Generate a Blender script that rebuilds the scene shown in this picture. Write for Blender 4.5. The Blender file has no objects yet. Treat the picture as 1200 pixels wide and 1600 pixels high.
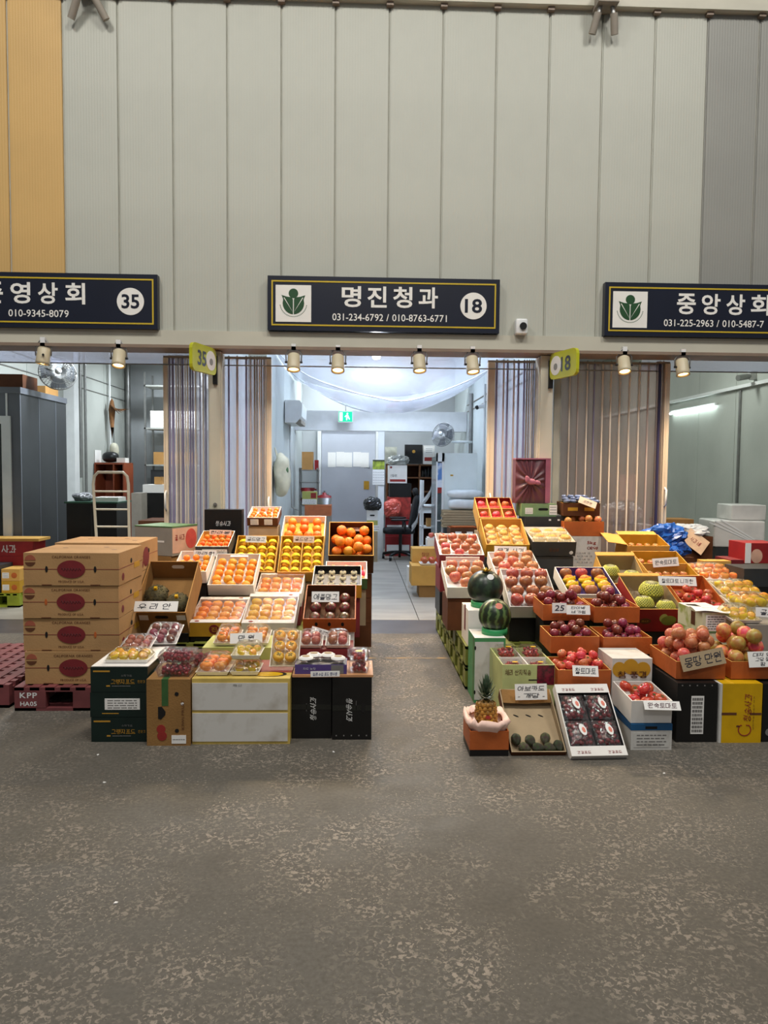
import bpy, math, random
from mathutils import Vector, Matrix, noise
from math import sin, cos, pi, radians, atan2, sqrt
scene = bpy.context.scene
COL = scene.collection
random.seed(7)
# ------------------------------------------------------------------ camera
F, CH = 1155.0, 1.5
PITCH, ROLL, YAW = radians(3.2), radians(0.5), radians(2.0)
_f = Vector((sin(YAW)*cos(PITCH), cos(YAW)*cos(PITCH), -sin(PITCH)))
_R0 = Vector((cos(YAW), -sin(YAW), 0)); _U0 = _R0.cross(_f)
_R = _R0*cos(ROLL) + _U0*sin(ROLL); _U = -_R0*sin(ROLL) + _U0*cos(ROLL)
CP = Vector((0, 0, CH))
cam = bpy.data.cameras.new('camera'); camo = bpy.data.objects.new('camera', cam); COL.objects.link(camo)
cam.sensor_fit = 'VERTICAL'; cam.sensor_height = 36.0; cam.lens = 36.0*F/1600.0
cam.clip_start = 0.05; cam.clip_end = 200
m3 = Matrix((_R, _U, -_f)).transposed().to_4x4(); m3.translation = CP
camo.matrix_world = m3
scene.camera = camo
def at(px, py, Y):
    d = _f + _R*((px-600)/F) + _U*((800-py)/F)
    return CP + d*(Y/d.y)
def gnd(px, py, z=0.0):
    d = _f + _R*((px-600)/F) + _U*((800-py)/F)
    return CP + d*((z-CH)/d.z)
def proj(P):
    d = Vector(P)-CP; z = d.dot(_f)
    return 600+F*d.dot(_R)/z, 800-F*d.dot(_U)/z
# ------------------------------------------------------------------ light
W = bpy.data.worlds.new('hall_air'); scene.world = W; W.use_nodes = True
W.node_tree.nodes['Background'].inputs[0].default_value = (0.93, 0.96, 1.0, 1)
W.node_tree.nodes['Background'].inputs[1].default_value = 0.17
scene.view_settings.view_transform = 'Standard'; scene.view_settings.look = 'None'
scene.view_settings.gamma = 1.0; scene.view_settings.use_curve_mapping = False
scene.view_settings.exposure = 0.0
def area(name, loc, sx, sy, power, col=(1, 1, 1), rot=(0, 0, 0)):
    l = bpy.data.lights.new(name, 'AREA'); l.shape = 'RECTANGLE'; l.size = sx; l.size_y = sy
    l.energy = power; l.color = col
    o = bpy.data.objects.new(name, l); o.location = loc; o.rotation_euler = rot; COL.objects.link(o); return o
HALL = (1.0, 0.965, 0.90); COOL = (0.86, 0.94, 1.0)
for i, (x, y) in enumerate([(-3.2, 2.2), (0.4, 1.8), (4.0, 2.2)]):
    area('high_bay_lamp', (x, y, 8.2), 1.1, 1.1, 205, HALL, (radians(14), 0, 0))
area('high_bay_lamp', (0.0, -3.5, 8.2), 2.5, 1.5, 160, HALL, (radians(8), 0, 0))
# shop tubes (the lamps of the three units, under their own ceilings); the rearmost is an added fill brightening the door
for x0, y0, p in [(0.4, 8.3, 100), (0.4, 11.4, 100), (-0.35, 13.45, 36), (-2.7, 9.2, 110), (-2.9, 12.6, 80), (3.2, 8.6, 40), (3.2, 12, 34)]:
    area('tube_and_fill_lamp', (x0, y0, 3.38), 1.2, 0.18, p, COOL if x0 < 3 else (0.93, 1.0, 0.93))
# ------------------------------------------------------------------ colours, materials
def S(r, g, b):
    f = lambda c: (c/255/12.92) if c/255 <= 0.04045 else ((c/255+0.055)/1.055)**2.4
    return (f(r), f(g), f(b), 1.0)
MATS = {}
def mat(name, col, rough=0.6, var=0.06, scale=14.0, bump=0.0, bscale=60.0, metal=0.0, spec=0.5, rand=0.0, col2=None, sss=0, coat=0.0, stretch=None, thr=None):
    """procedural surface: base colour mottled by noise (towards col2), fine relief, optional per-object shift"""
    if name in MATS: return MATS[name]
    m = bpy.data.materials.new(name); m.use_nodes = True; nt = m.node_tree; N = nt.nodes; L = nt.links
    b = N['Principled BSDF']; b.inputs['Roughness'].default_value = rough; b.inputs['Metallic'].default_value = metal
    b.inputs['Specular IOR Level'].default_value = spec
    if coat: b.inputs['Coat Weight'].default_value = coat; b.inputs['Coat Roughness'].default_value = 0.12
    tc = N.new('ShaderNodeTexCoord'); src = tc.outputs['Object']
    if stretch:
        mp = N.new('ShaderNodeMapping'); mp.inputs['Scale'].default_value = stretch; L.new(src, mp.inputs[0]); src = mp.outputs[0]
    n = N.new('ShaderNodeTexNoise'); n.inputs['Scale'].default_value = scale; n.inputs['Detail'].default_value = 4
    L.new(src, n.inputs['Vector'])
    mx = N.new('ShaderNodeMix'); mx.data_type = 'RGBA'
    c2 = col2 or tuple(max(0, c*(1-var*3.2)) for c in col[:3])+(1,)
    mx.inputs[6].default_value = col; mx.inputs[7].default_value = c2
    r = N.new('ShaderNodeMapRange'); lo, hi = thr or (0.38, 0.68)
    r.inputs[1].default_value = lo; r.inputs[2].default_value = hi
    L.new(n.outputs[0], r.inputs[0]); L.new(r.outputs[0], mx.inputs[0])
    out = mx.outputs[2]
    if rand:
        oi = N.new('ShaderNodeObjectInfo'); hs = N.new('ShaderNodeHueSaturation')
        h = N.new('ShaderNodeMapRange'); h.inputs[3].default_value = 0.5-0.022*rand; h.inputs[4].default_value = 0.5+0.022*rand
        v = N.new('ShaderNodeMapRange'); v.inputs[3].default_value = 1+0.18*rand; v.inputs[4].default_value = 1-0.22*rand
        L.new(oi.outputs['Random'], h.inputs[0]); L.new(oi.outputs['Random'], v.inputs[0])
        L.new(h.outputs[0], hs.inputs['Hue']); L.new(v.outputs[0], hs.inputs['Value']); L.new(out, hs.inputs['Color']); out = hs.outputs[0]
    L.new(out, b.inputs['Base Color'])
    if bump:
        n2 = N.new('ShaderNodeTexNoise'); n2.inputs['Scale'].default_value = bscale; n2.inputs['Detail'].default_value = 2
        L.new(src, n2.inputs['Vector']); bp = N.new('ShaderNodeBump'); bp.inputs['Strength'].default_value = bump
        bp.inputs['Distance'].default_value = 0.01; L.new(n2.outputs[0], bp.inputs['Height']); L.new(bp.outputs[0], b.inputs['Normal'])
    MATS[name] = m; return m
def glow(name, col, strength):
    if name in MATS: return MATS[name]
    m = bpy.data.materials.new(name); m.use_nodes = True; b = m.node_tree.nodes['Principled BSDF']
    b.inputs['Base Color'].default_value = col; b.inputs['Emission Color'].default_value = col; b.inputs['Emission Strength'].default_value = strength
    MATS[name] = m; return m
def clear(name, tint, gloss=0.12, diff=0.05, rough=0.08, bump=0.25, bscale=30.0, dcol=(1, 1, 1, 1), stretch=None):
    """thin clear plastic: see-through, a little milky, glossy highlights"""
    if name in MATS: return MATS[name]
    m = bpy.data.materials.new(name); m.use_nodes = True; nt = m.node_tree; N = nt.nodes; L = nt.links
    for n in list(N):
        if n.type != 'OUTPUT_MATERIAL': N.remove(n)
    out = [n for n in N if n.type == 'OUTPUT_MATERIAL'][0]
    tr = N.new('ShaderNodeBsdfTransparent'); tr.inputs[0].default_value = tint
    df = N.new('ShaderNodeBsdfTranslucent'); df.inputs[0].default_value = dcol
    dd = N.new('ShaderNodeBsdfDiffuse'); dd.inputs[0].default_value = dcol
    gl = N.new('ShaderNodeBsdfGlossy'); gl.inputs['Roughness'].default_value = rough
    lw = N.new('ShaderNodeLayerWeight'); lw.inputs[0].default_value = 0.25
    tc = N.new('ShaderNodeTexCoord'); src = tc.outputs['Object']
    if stretch:
        mp = N.new('ShaderNodeMapping'); mp.inputs['Scale'].default_value = stretch; L.new(src, mp.inputs[0]); src = mp.outputs[0]
    n2 = N.new('ShaderNodeTexNoise'); n2.inputs['Scale'].default_value = bscale; L.new(src, n2.inputs['Vector'])
    bp = N.new('ShaderNodeBump'); bp.inputs['Strength'].default_value = bump; bp.inputs['Distance'].default_value = 0.02
    L.new(n2.outputs[0], bp.inputs['Height'])
    for q in (gl, dd, df, lw): L.new(bp.outputs[0], q.inputs['Normal'])
    a = N.new('ShaderNodeMixShader'); a.inputs[0].default_value = 0.5; L.new(df.outputs[0], a.inputs[1]); L.new(dd.outputs[0], a.inputs[2])
    b = N.new('ShaderNodeMixShader'); b.inputs[0].default_value = diff; L.new(tr.outputs[0], b.inputs[1]); L.new(a.outputs[0], b.inputs[2])
    mul = N.new('ShaderNodeMath'); mul.operation = 'MULTIPLY_ADD'; mul.inputs[1].default_value = 0.6; mul.inputs[2].default_value = gloss
    mul.use_clamp = True; L.new(lw.outputs['Fresnel'], mul.inputs[0])
    c = N.new('ShaderNodeMixShader'); L.new(mul.outputs[0], c.inputs[0]); L.new(b.outputs[0], c.inputs[1]); L.new(gl.outputs[0], c.inputs[2])
    L.new(c.outputs[0], out.inputs[0]); MATS[name] = m; return m
# ------------------------------------------------------------------ mesh builder
class MB:
    def __init__(s): s.v = []; s.f = []; s.m = []; s.sm = []
    def add(s, vs, fs, M=None, mi=0, smooth=False):
        o = len(s.v)
        s.v += [tuple(M @ Vector(v)) if M else tuple(v) for v in vs]
        s.f += [tuple(i+o for i in f) for f in fs]; s.m += [mi]*len(fs); s.sm += [smooth]*len(fs); return s
    def box(s, x0, y0, z0, x1, y1, z1, mi=0, M=None):
        v = [(x0, y0, z0), (x1, y0, z0), (x1, y1, z0), (x0, y1, z0), (x0, y0, z1), (x1, y0, z1), (x1, y1, z1), (x0, y1, z1)]
        return s.add(v, [(0, 3, 2, 1), (4, 5, 6, 7), (0, 1, 5, 4), (1, 2, 6, 5), (2, 3, 7, 6), (3, 0, 4, 7)], M, mi)
    def tube(s, p, q, r, seg=8, r2=None, mi=0, cap=True):
        p = Vector(p); q = Vector(q); d = q-p; r2 = r if r2 is None else r2
        u = d.orthogonal().normalized(); w = d.normalized().cross(u)
        vs = []
        for c, rr in ((p, r), (q, r2)):
            for i in range(seg): a = 2*pi*i/seg; vs.append(c+u*cos(a)*rr+w*sin(a)*rr)
        fs = [(i, (i+1) % seg, seg+(i+1) % seg, seg+i) for i in range(seg)]
        s.add(vs, fs, None, mi, True)
        if cap: s.add(vs, [tuple(range(seg-1, -1, -1)), tuple(range(seg, 2*seg))], None, mi)
        return s
    def path(s, pts, r, seg=6, mi=0):
        pts = [Vector(p) for p in pts]; n = len(pts); vs = []; u = None
        for i, p in enumerate(pts):
            t = (pts[min(i+1, n-1)]-pts[max(i-1, 0)]).normalized()
            u = t.orthogonal().normalized() if u is None else (u-t*u.dot(t)).normalized()
            w = t.cross(u)
            for k in range(seg): a = 2*pi*k/seg; vs.append(p+u*cos(a)*r+w*sin(a)*r)
        fs = [(i*seg+k, i*seg+(k+1) % seg, (i+1)*seg+(k+1) % seg, (i+1)*seg+k) for i in range(n-1) for k in range(seg)]
        fs += [tuple(range(seg-1, -1, -1)), tuple(range((n-1)*seg, n*seg))]
        return s.add(vs, fs, None, mi, True)
    def lathe(s, prof, seg=16, M=None, mi=0, smooth=True):
        vs = []; rings = []
        for r, z in prof:
            if r < 1e-6: rings.append([len(vs)]); vs.append((0, 0, z))
            else:
                rings.append(list(range(len(vs), len(vs)+seg)))
                vs += [(r*cos(2*pi*i/seg), r*sin(2*pi*i/seg), z) for i in range(seg)]
        fs = []
        for a, b in zip(rings, rings[1:]):
            for i in range(seg):
                j = (i+1) % seg
                if len(a) == 1 and len(b) == 1: continue
                if len(a) == 1: fs.append((a[0], b[j], b[i])[::-1])
                elif len(b) == 1: fs.append((a[i], a[j], b[0]))
                else: fs.append((a[i], a[j], b[j], b[i]))
        return s.add(vs, fs, M, mi, smooth)
    def sup(s, c, a, b, h, e=0.5, e2=None, nu=20, nv=12, amp=0.0, fr=4.0, seed=0, M=None, mi=0, smooth=True):
        """rounded box / pillow / crumpled bag (superellipsoid)"""
        e2 = e if e2 is None else e2
        P = lambda v, k: math.copysign(abs(v)**k, v)
        prof = []
        vs = [(c[0], c[1], c[2]-h)]
        for j in range(1, nv):
            t = -pi/2+pi*j/nv
            for i in range(nu):
                u = 2*pi*i/nu
                p = Vector((a*P(cos(t), e)*P(cos(u), e2), b*P(cos(t), e)*P(sin(u), e2), h*P(sin(t), e)))
                if amp: p *= 1+amp*noise.noise(Vector((p.x*fr+seed, p.y*fr, p.z*fr)))*2
                vs.append((c[0]+p.x, c[1]+p.y, c[2]+p.z))
        vs.append((c[0], c[1], c[2]+h)); n = len(vs)
        fs = [(0, 1+(i+1) % nu, 1+i) for i in range(nu)]
        for j in range(nv-2):
            for i in range(nu): q = 1+j*nu; fs.append((q+i, q+(i+1) % nu, q+nu+(i+1) % nu, q+nu+i))
        q = 1+(nv-2)*nu; fs += [(q+i, q+(i+1) % nu, n-1) for i in range(nu)]
        return s.add(vs, fs, M, mi, smooth)
    def grid(s, fn, nu, nv, M=None, mi=0, smooth=True):
        vs = [fn(i/nu, j/nv) for j in range(nv+1) for i in range(nu+1)]
        fs = [(j*(nu+1)+i, j*(nu+1)+i+1, (j+1)*(nu+1)+i+1, (j+1)*(nu+1)+i) for j in range(nv) for i in range(nu)]
        return s.add(vs, fs, M, mi, smooth)
    def prism(s, pts, z0, z1, M=None, mi=0):
        n = len(pts); vs = [(x, y, z0) for x, y in pts]+[(x, y, z1) for x, y in pts]
        return s.add(vs, [tuple(range(n-1, -1, -1)), tuple(range(n, 2*n))]+[(i, (i+1) % n, n+(i+1) % n, n+i) for i in range(n)], M, mi)
    def mesh(s, name, mats):
        me = bpy.data.meshes.new(name); me.from_pydata(s.v, [], s.f)
        for m in mats: me.materials.append(m)
        me.polygons.foreach_set('material_index', s.m); me.polygons.foreach_set('use_smooth', s.sm); me.update(); return me
    def obj(s, name, mats, parent=None, M=None):
        return link(name, s.mesh(name, mats if isinstance(mats, (list, tuple)) else [mats]), parent, M)
def link(name, me, parent=None, M=None):
    o = bpy.data.objects.new(name, me); COL.objects.link(o)
    if parent: o.parent = parent
    if M is not None: o.matrix_local = M
    return o
def tag(o, label, cat, group=None, kind=None):
    o['label'] = label; o['category'] = cat
    if group: o['group'] = group
    if kind: o['kind'] = kind
    return o
def thing(name, label, cat, M=None, group=None):
    return tag(link(name, None, None, M if M is not None else Matrix()), label, cat, group)
def struct(o): o['kind'] = 'structure'; return o
def stuff(o): o['kind'] = 'stuff'; return o
def copy_tree(o, parent=None):
    c = o.copy(); COL.objects.link(c); c.parent = parent
    for ch in list(o.children):
        if ch.name in COL.objects: copy_tree(ch, c)
    return c
T = Matrix.Translation
def Rx(a): return Matrix.Rotation(radians(a), 4, 'X')
def Ry(a): return Matrix.Rotation(radians(a), 4, 'Y')
def Rz(a): return Matrix.Rotation(radians(a), 4, 'Z')
FRONT = Rx(90)      # local x right, local y up, local z towards the camera side (-Y)
# ------------------------------------------------------------------ lettering
SIGNFACE = '명진청과준영상회중앙'                       # the sign letters are set in Blender's own font
ASCII = '0123456789-/.KPHACLIFORNGESDUTWVkg'
_G = {}; _txt = {}
def glyphs(bold):
    if bold in _G: return _G[bold]
    GL = ASCII+(SIGNFACE if bold > .015 else '')
    c = bpy.data.curves.new('lettering', 'FONT'); c.body = '\n'.join(GL); c.size = 1; c.offset = bold; c.resolution_u = 3; c.space_line = 2.0
    o = bpy.data.objects.new('lettering', c); COL.objects.link(o)
    me = bpy.data.meshes.new_from_object(o.evaluated_get(bpy.context.evaluated_depsgraph_get())); bpy.data.objects.remove(o)
    vs = [(v.co.x, v.co.y) for v in me.vertices]; per = {}; out = {}
    for pl in me.polygons: per.setdefault(int(round((0.35-vs[pl.vertices[0]][1])/2)), []).append(tuple(pl.vertices))
    for k, ch in enumerate(GL):
        fs = per.get(k, []); idx = {}; pts = []
        for f in fs:
            for i in f:
                if i not in idx: idx[i] = len(pts); pts.append((vs[i][0], vs[i][1]+2*k))
        out[ch] = (pts, [tuple(idx[i] for i in f) for f in fs])
    bpy.data.meshes.remove(me); _G[bold] = out; return out
# hand lettering: strokes of the Hangul letters in a unit square, put together into syllables
RNG = [(0.5+0.5*cos(a*pi/6), 0.5+0.5*sin(a*pi/6)) for a in range(13)]
CONS = {'g': [[(0, 1), (1, 1), (.8, 0)]], 'n': [[(0, 1), (0, 0), (1, 0)]], 'd': [[(1, 1), (0, 1), (0, 0), (1, 0)]], 'r': [[(0, 1), (1, 1), (1, .5), (0, .5), (0, 0), (1, 0)]],
        'm': [[(0, 1), (1, 1), (1, 0), (0, 0), (0, 1)]], 'b': [[(0, 1), (0, 0), (1, 0), (1, 1)], [(0, .5), (1, .5)]], 's': [[(.5, 1), (.42, .55), (0, 0)], [(.46, .6), (1, 0)]], 'o': [RNG],
        'j': [[(0, 1), (1, 1)], [(.5, 1), (.42, .55), (0, 0)], [(.46, .55), (1, 0)]], 'c': [[(.3, 1.08), (.7, 1.08)], [(0, .78), (1, .78)], [(.5, .78), (.42, .45), (0, 0)], [(.46, .45), (1, 0)]],
        'k': [[(0, 1), (1, 1), (.8, 0)], [(0, .55), (.9, .55)]], 't': [[(1, 1), (0, 1), (0, 0), (1, 0)], [(0, .5), (1, .5)]], 'p': [[(0, 1), (1, 1)], [(.3, 1), (.3, 0)], [(.7, 1), (.7, 0)], [(0, 0), (1, 0)]],
        'h': [[(.3, 1.1), (.7, 1.1)], [(0, .85), (1, .85)], [(x*.8+.1, y*.65) for x, y in RNG]]}
INI = ['g', 'gg', 'n', 'd', 'dd', 'r', 'm', 'b', 'bb', 's', 'ss', 'o', 'j', 'jj', 'c', 'k', 't', 'p', 'h']
FIN = ['', 'g', 'gg', 'gs', 'n', 'nj', 'nh', 'd', 'r', 'rg', 'rm', 'rb', 'rs', 'rt', 'rp', 'rh', 'm', 'b', 'bs', 's', 'ss', 'o', 'j', 'c', 'k', 't', 'p', 'h']
# vowels: strokes standing at the right (box of its own) and strokes lying below
VR = {0: 'a', 1: 'ai', 2: 'A', 3: 'Ai', 4: 'e', 5: 'ei', 6: 'E', 7: 'Ei', 9: 'a', 10: 'ai', 11: 'i', 14: 'e', 15: 'ei', 16: 'i', 19: 'i', 20: 'i'}
VB = {8: 'u', 9: 'u', 10: 'u', 11: 'u', 12: 'U', 13: 'd', 14: 'd', 15: 'd', 16: 'd', 17: 'D', 18: '-', 19: '-'}
def syllable(ch):
    n = ord(ch)-0xAC00; ini, v, fin = INI[n//588], (n % 588)//28, FIN[n % 28]
    S_ = []; right, below = VR.get(v), VB.get(v); y0 = .34 if fin else 0.0
    x1 = .58 if right else .92; yb = y0+(.30 if below else 0.03)*(.8 if fin else 1)
    def place(name, X0, Y0, X1, Y1):
        k = len(name)
        for i, c in enumerate(name):
            a = X0+(X1-X0)*i/k; b = X0+(X1-X0)*(i+1)/k-(.06 if k > 1 else 0)
            for st in CONS[c]: S_.append([(a+(b-a)*x, Y0+(Y1-Y0)*y) for x, y in st])
    m = .16 if not right else .04
    place(ini, m, yb+.05, x1-m*.6, .92)
    if below:
        e = x1+.02; c_ = (m*.3+e)/2; yl = y0+(.10 if below in 'dD' and not fin else .04)
        if below in 'dD': yl = y0+(.17 if fin else .22)
        S_.append([(0.02, yl), (e, yl)]); h = .15 if fin or below in 'uU' else .22
        if below == 'u': S_.append([(c_, yl), (c_, yl+h)])
        if below == 'U': S_ += [[(c_-.13, yl), (c_-.13, yl+h)], [(c_+.13, yl), (c_+.13, yl+h)]]
        if below == 'd': S_.append([(c_, yl), (c_, yl-h)])
        if below == 'D': S_ += [[(c_-.13, yl), (c_-.13, yl-h)], [(c_+.13, yl), (c_+.13, yl-h)]]
    if right:
        lo = y0 if fin else -.04; q = right[0]; xv = .74 if len(right) == 1 else .70; mid = (lo+.95)/2
        S_.append([(xv, lo+.02), (xv, 1.0)])
        if q == 'a': S_.append([(xv, mid), (xv+(.18 if len(right) == 1 else .16), mid)])
        if q == 'A': S_ += [[(xv, mid+.1), (xv+.17, mid+.1)], [(xv, mid-.1), (xv+.17, mid-.1)]]
        if q == 'e': S_.append([(xv-.17, mid), (xv, mid)])
        if q == 'E': S_ += [[(xv-.17, mid+.1), (xv, mid+.1)], [(xv-.17, mid-.1), (xv, mid-.1)]]
        if len(right) == 2: S_.append([(xv+.18, lo), (xv+.18, 1.03)])
    if fin: place(fin, .2, -.04, .82, .24)
    return S_
def strokes(ch, wd):
    V = []; Fc = []; rnd = random.Random(ord(ch)); k = (ord(ch) % 7)*.004
    for st in syllable(ch):
        st = [(x+rnd.uniform(-.012, .012), y+rnd.uniform(-.012, .012)) for x, y in st]
        for (x0, y0), (x1, y1) in zip(st, st[1:]):
            d = sqrt((x1-x0)**2+(y1-y0)**2)+1e-6; ux, uy = (x1-x0)/d*wd, (y1-y0)/d*wd; o = len(V)
            V += [(x0-ux*.8, y0-uy*.8), (x0-uy, y0+ux), (x1-uy, y1+ux), (x1+ux*.8, y1+uy*.8), (x1+uy, y1-ux), (x0+uy, y0-ux)]; Fc.append((o+5, o+4, o+3, o+2, o+1, o))
    return V, Fc
def text_mesh(s, bold=0.0, shear=0.0, depth=0.0):
    sign_ = bold >= .018 and all(ch in SIGNFACE+ASCII+' ' for ch in s)
    k = (s, bold, shear)
    if k not in _txt:
        G = glyphs(.022 if sign_ else .008); x = 0; V = []; Fc = []
        for ch in s:
            if ch == ' ': x += .32; continue
            if ch in G and G[ch][0]: pts, fs = G[ch]; a = min(q[0] for q in pts); b = max(q[0] for q in pts); adv = max(a, .03)+b
            elif ch >= '가': pts, fs = strokes(ch, .044+bold*.6); adv = 1.04
            else: continue
            o = len(V); V += [(px+x+py*shear, py, 0) for px, py in pts]; Fc += [tuple(i+o for i in f) for f in fs]; x += adv
        me = bpy.data.meshes.new('lettering'); me.from_pydata(V, [], Fc); me.update()
        xs = [v[0] for v in V]; ys = [v[1] for v in V]
        _txt[k] = (me, min(xs), max(xs), min(ys), max(ys))
    return _txt[k]
def lettering(s, parent, M, w, h, m, bold=0.012, shear=0.0, name='lettering', keep=False):
    """flat lettering w x h metres, centred on M (x right, y up, z out of the surface)"""
    me, x0, x1, y0, y1 = text_mesh(s, bold, shear)
    me = me.copy(); me.materials.clear(); me.materials.append(m)
    sx = w/(x1-x0); sy = h/(y1-y0)
    if keep: sx = sy = min(sx, sy)
    o = link(name, me, parent, M @ T((0, 0, 0.0012)) @ Matrix.Diagonal((sx, sy, 1, 1)) @ T((-(x0+x1)/2, -(y0+y1)/2, 0)))
    return o
# ------------------------------------------------------------------ shared materials
kraft = mat('kraft_cardboard', S(186, 140, 84), 0.85, 0.05, 6, 0.15, 90, spec=0.2)
kraftd = mat('dull_brown_cardboard', S(150, 112, 66), 0.85, 0.06, 6, 0.15, 90, spec=0.2)
kraft_or = mat('orange_carton_cardboard', S(176, 138, 94), 0.85, 0.05, 5, 0.12, 90, spec=0.2)
tan = mat('tan_cardboard', S(208, 160, 84), 0.8, 0.05, 6, 0.1, 90, spec=0.2)
beige = mat('grey_beige_cardboard', S(170, 150, 120), 0.85, 0.06, 6, 0.1, 90, spec=0.2)
brownred = mat('orange_brown_carton', S(190, 98, 44), 0.5, 0.07, 7, 0.1, 50, spec=0.4)
darkbrown = mat('dark_brown_carton', S(92, 52, 26), 0.7, 0.08, 7, spec=0.3)
white_c = mat('white_carton', S(232, 228, 222), 0.6, 0.03, 5, spec=0.3)
dirty_w = mat('scuffed_white_board', S(205, 203, 198), 0.6, 0.1, 9, spec=0.3, col2=S(178, 172, 162), thr=(0.5, 0.78))
grey_c = mat('grey_carton', S(150, 142, 130), 0.7, 0.05, 6)
black_c = mat('black_carton', S(20, 19, 18), 0.45, 0.1, 9, spec=0.4)
char_c = mat('charcoal_carton', S(46, 48, 50), 0.5, 0.08, 9)
dkgreen = mat('dark_green_carton', S(17, 36, 31), 0.4, 0.1, 8, spec=0.4)
midgreen = mat('green_carton', S(84, 120, 72), 0.6, 0.08, 8)
olive = mat('olive_printed_carton', S(176, 178, 96), 0.6, 0.06, 8)
yellow_c = mat('yellow_carton', S(214, 168, 10), 0.5, 0.06, 7, spec=0.3)
ochre = mat('ochre_carton', S(196, 148, 34), 0.6, 0.06, 7)
red_c = mat('red_carton', S(150, 28, 30), 0.5, 0.08, 8)
maroon = mat('maroon_print', S(118, 28, 34), 0.6, 0.08, 9)
blue_c = mat('blue_band', S(20, 84, 132), 0.5, 0.05, 8)
purple_c = mat('purple_carton', S(84, 66, 128), 0.5, 0.05, 8)
foamw = mat('white_foam', S(238, 236, 232), 0.55, 0.03, 10)
pinkpaper = mat('pale_pink_foam_sheet', S(244, 206, 190), 0.6, 0.05, 9, 0.2, 30)
white_p = mat('white_paper', S(236, 234, 230), 0.7, 0.02, 5)
ink = mat('black_marker_ink', S(34, 36, 52), 0.6, 0.05, 9)
ink_r = mat('red_print', S(150, 40, 34), 0.6, 0.05, 9)
ink_br = mat('brown_print', S(96, 54, 26), 0.6, 0.05, 9)
ink_y = mat('gold_print', S(190, 140, 44), 0.5, 0.05, 9)
ink_w = mat('white_print', S(222, 222, 220), 0.5, 0.05, 9)
ink_g = mat('grey_print', S(120, 118, 116), 0.6, 0.05, 9)
hole_m = mat('dark_hole', S(12, 8, 6), 0.9)
green_pl = mat('lime_green_plastic', S(150, 164, 42), 0.5, 0.1, 6)
olive_pl = mat('olive_green_plastic', S(126, 132, 54), 0.55, 0.1, 6)
red_pl = mat('faded_red_plastic', S(122, 62, 64), 0.6, 0.12, 6)
steel = mat('brushed_grey_metal', S(150, 150, 148), 0.35, 0.05, 9, metal=0.7)
cream_m = mat('cream_painted_metal', S(214, 206, 186), 0.4, 0.03, 8)
white_m = mat('white_plastic', S(226, 228, 228), 0.35, 0.02, 8)
black_pl = mat('black_plastic', S(16, 16, 18), 0.4, 0.08, 8)
black_fb = mat('black_fabric', S(14, 14, 17), 0.85, 0.1, 30, 0.2, 200)
film = clear('clear_film', (0.98, 0.98, 0.98, 1), 0.05, 0.02, 0.08, 0.9, 26)
tub = clear('clear_tub_plastic', (0.97, 0.95, 0.95, 1), 0.06, 0.03, 0.08, 0.5, 40)
# ================================================================== STRUCTURE
YW = 6.74                                     # front plane of the shop wall
panel_w = mat('pale_grey_green_panel', S(183, 184, 173), 0.5, 0.03, 1.2, 0.0, spec=0.4)
panel_y = mat('ochre_wall_panel', S(206, 168, 106), 0.5, 0.03, 1.5, spec=0.4)
panel_g = mat('grey_wall_panel', S(146, 146, 140), 0.5, 0.03, 1.5, spec=0.4)
seam_m = mat('panel_seam', S(176, 175, 163), 0.7, 0.05, 6)
beam_m = mat('cream_beam_paint', S(196, 192, 176), 0.55, 0.04, 2)
track_m = mat('brown_grey_track', S(138, 120, 104), 0.5, 0.05, 5)
for m in (panel_w, panel_y, panel_g):         # fine vertical ribs of the sandwich panels
    nt = m.node_tree; N = nt.nodes; L = nt.links; b = N['Principled BSDF']
    tc = N.new('ShaderNodeTexCoord'); wv = N.new('ShaderNodeTexWave'); wv.bands_direction = 'X'; wv.inputs['Scale'].default_value = 13
    n2 = N.new('ShaderNodeTexNoise'); n2.inputs['Scale'].default_value = 90; ad = N.new('ShaderNodeMath')
    L.new(tc.outputs['Object'], wv.inputs[0]); L.new(tc.outputs['Object'], n2.inputs['Vector'])
    L.new(wv.outputs['Fac'], ad.inputs[0]); L.new(n2.outputs[0], ad.inputs[1])
    bp = N.new('ShaderNodeBump'); bp.inputs['Strength'].default_value = 0.18; bp.inputs['Distance'].default_value = 0.004
    L.new(ad.outputs[0], bp.inputs['Height']); L.new(bp.outputs[0], b.inputs['Normal'])
ZB, ZT = 2.735, 5.60
wf = struct(MB().box(-7.0, YW+0.02, ZB, 8.0, YW+0.10, 7.0).obj('wall_front', seam_m))
step = 0.4747; xs = [-2.598+step*k for k in range(-9, 22)]
for k, (a, b) in enumerate(zip(xs, xs[1:])):
    c = (a+b)/2; m = panel_y if c < -2.598 else panel_g if c > 2.98 else panel_w
    w = step-0.024
    mb = MB(); mb.box(-w/2, 0, 0, w/2, 0.016, ZT-ZB)
    mb.box(-w/2-0.010, 0.009, 0, -w/2, 0.016, ZT-ZB)
    p = mb.obj('wall_panel', m, wf, T((c, YW+0.004, ZB)))
rl = struct(MB().box(-7, YW-0.07, ZT, 8, YW+0.05, ZT+0.055).box(-7, YW-0.02, ZT+0.055, 8, YW+0.05, ZT+1.4).obj('trim_1', beam_m)); 
for k in range(-9, 21):
    if abs(xs[0]) > 0: MB().box(-0.03, -0.02, -0.03, 0.03, 0.03, 0).obj('panel_clip', track_m, rl, T((xs[0]+step*(k+9), YW-0.02, ZT)))
struct(MB().box(-7, YW-0.03, 2.592, 8, YW+0.05, ZB-0.006).obj('trim_2', beam_m))
struct(MB().box(-7, YW-0.10, 2.565, 8, YW+0.22, 2.592).obj('trim_3', track_m))
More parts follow.
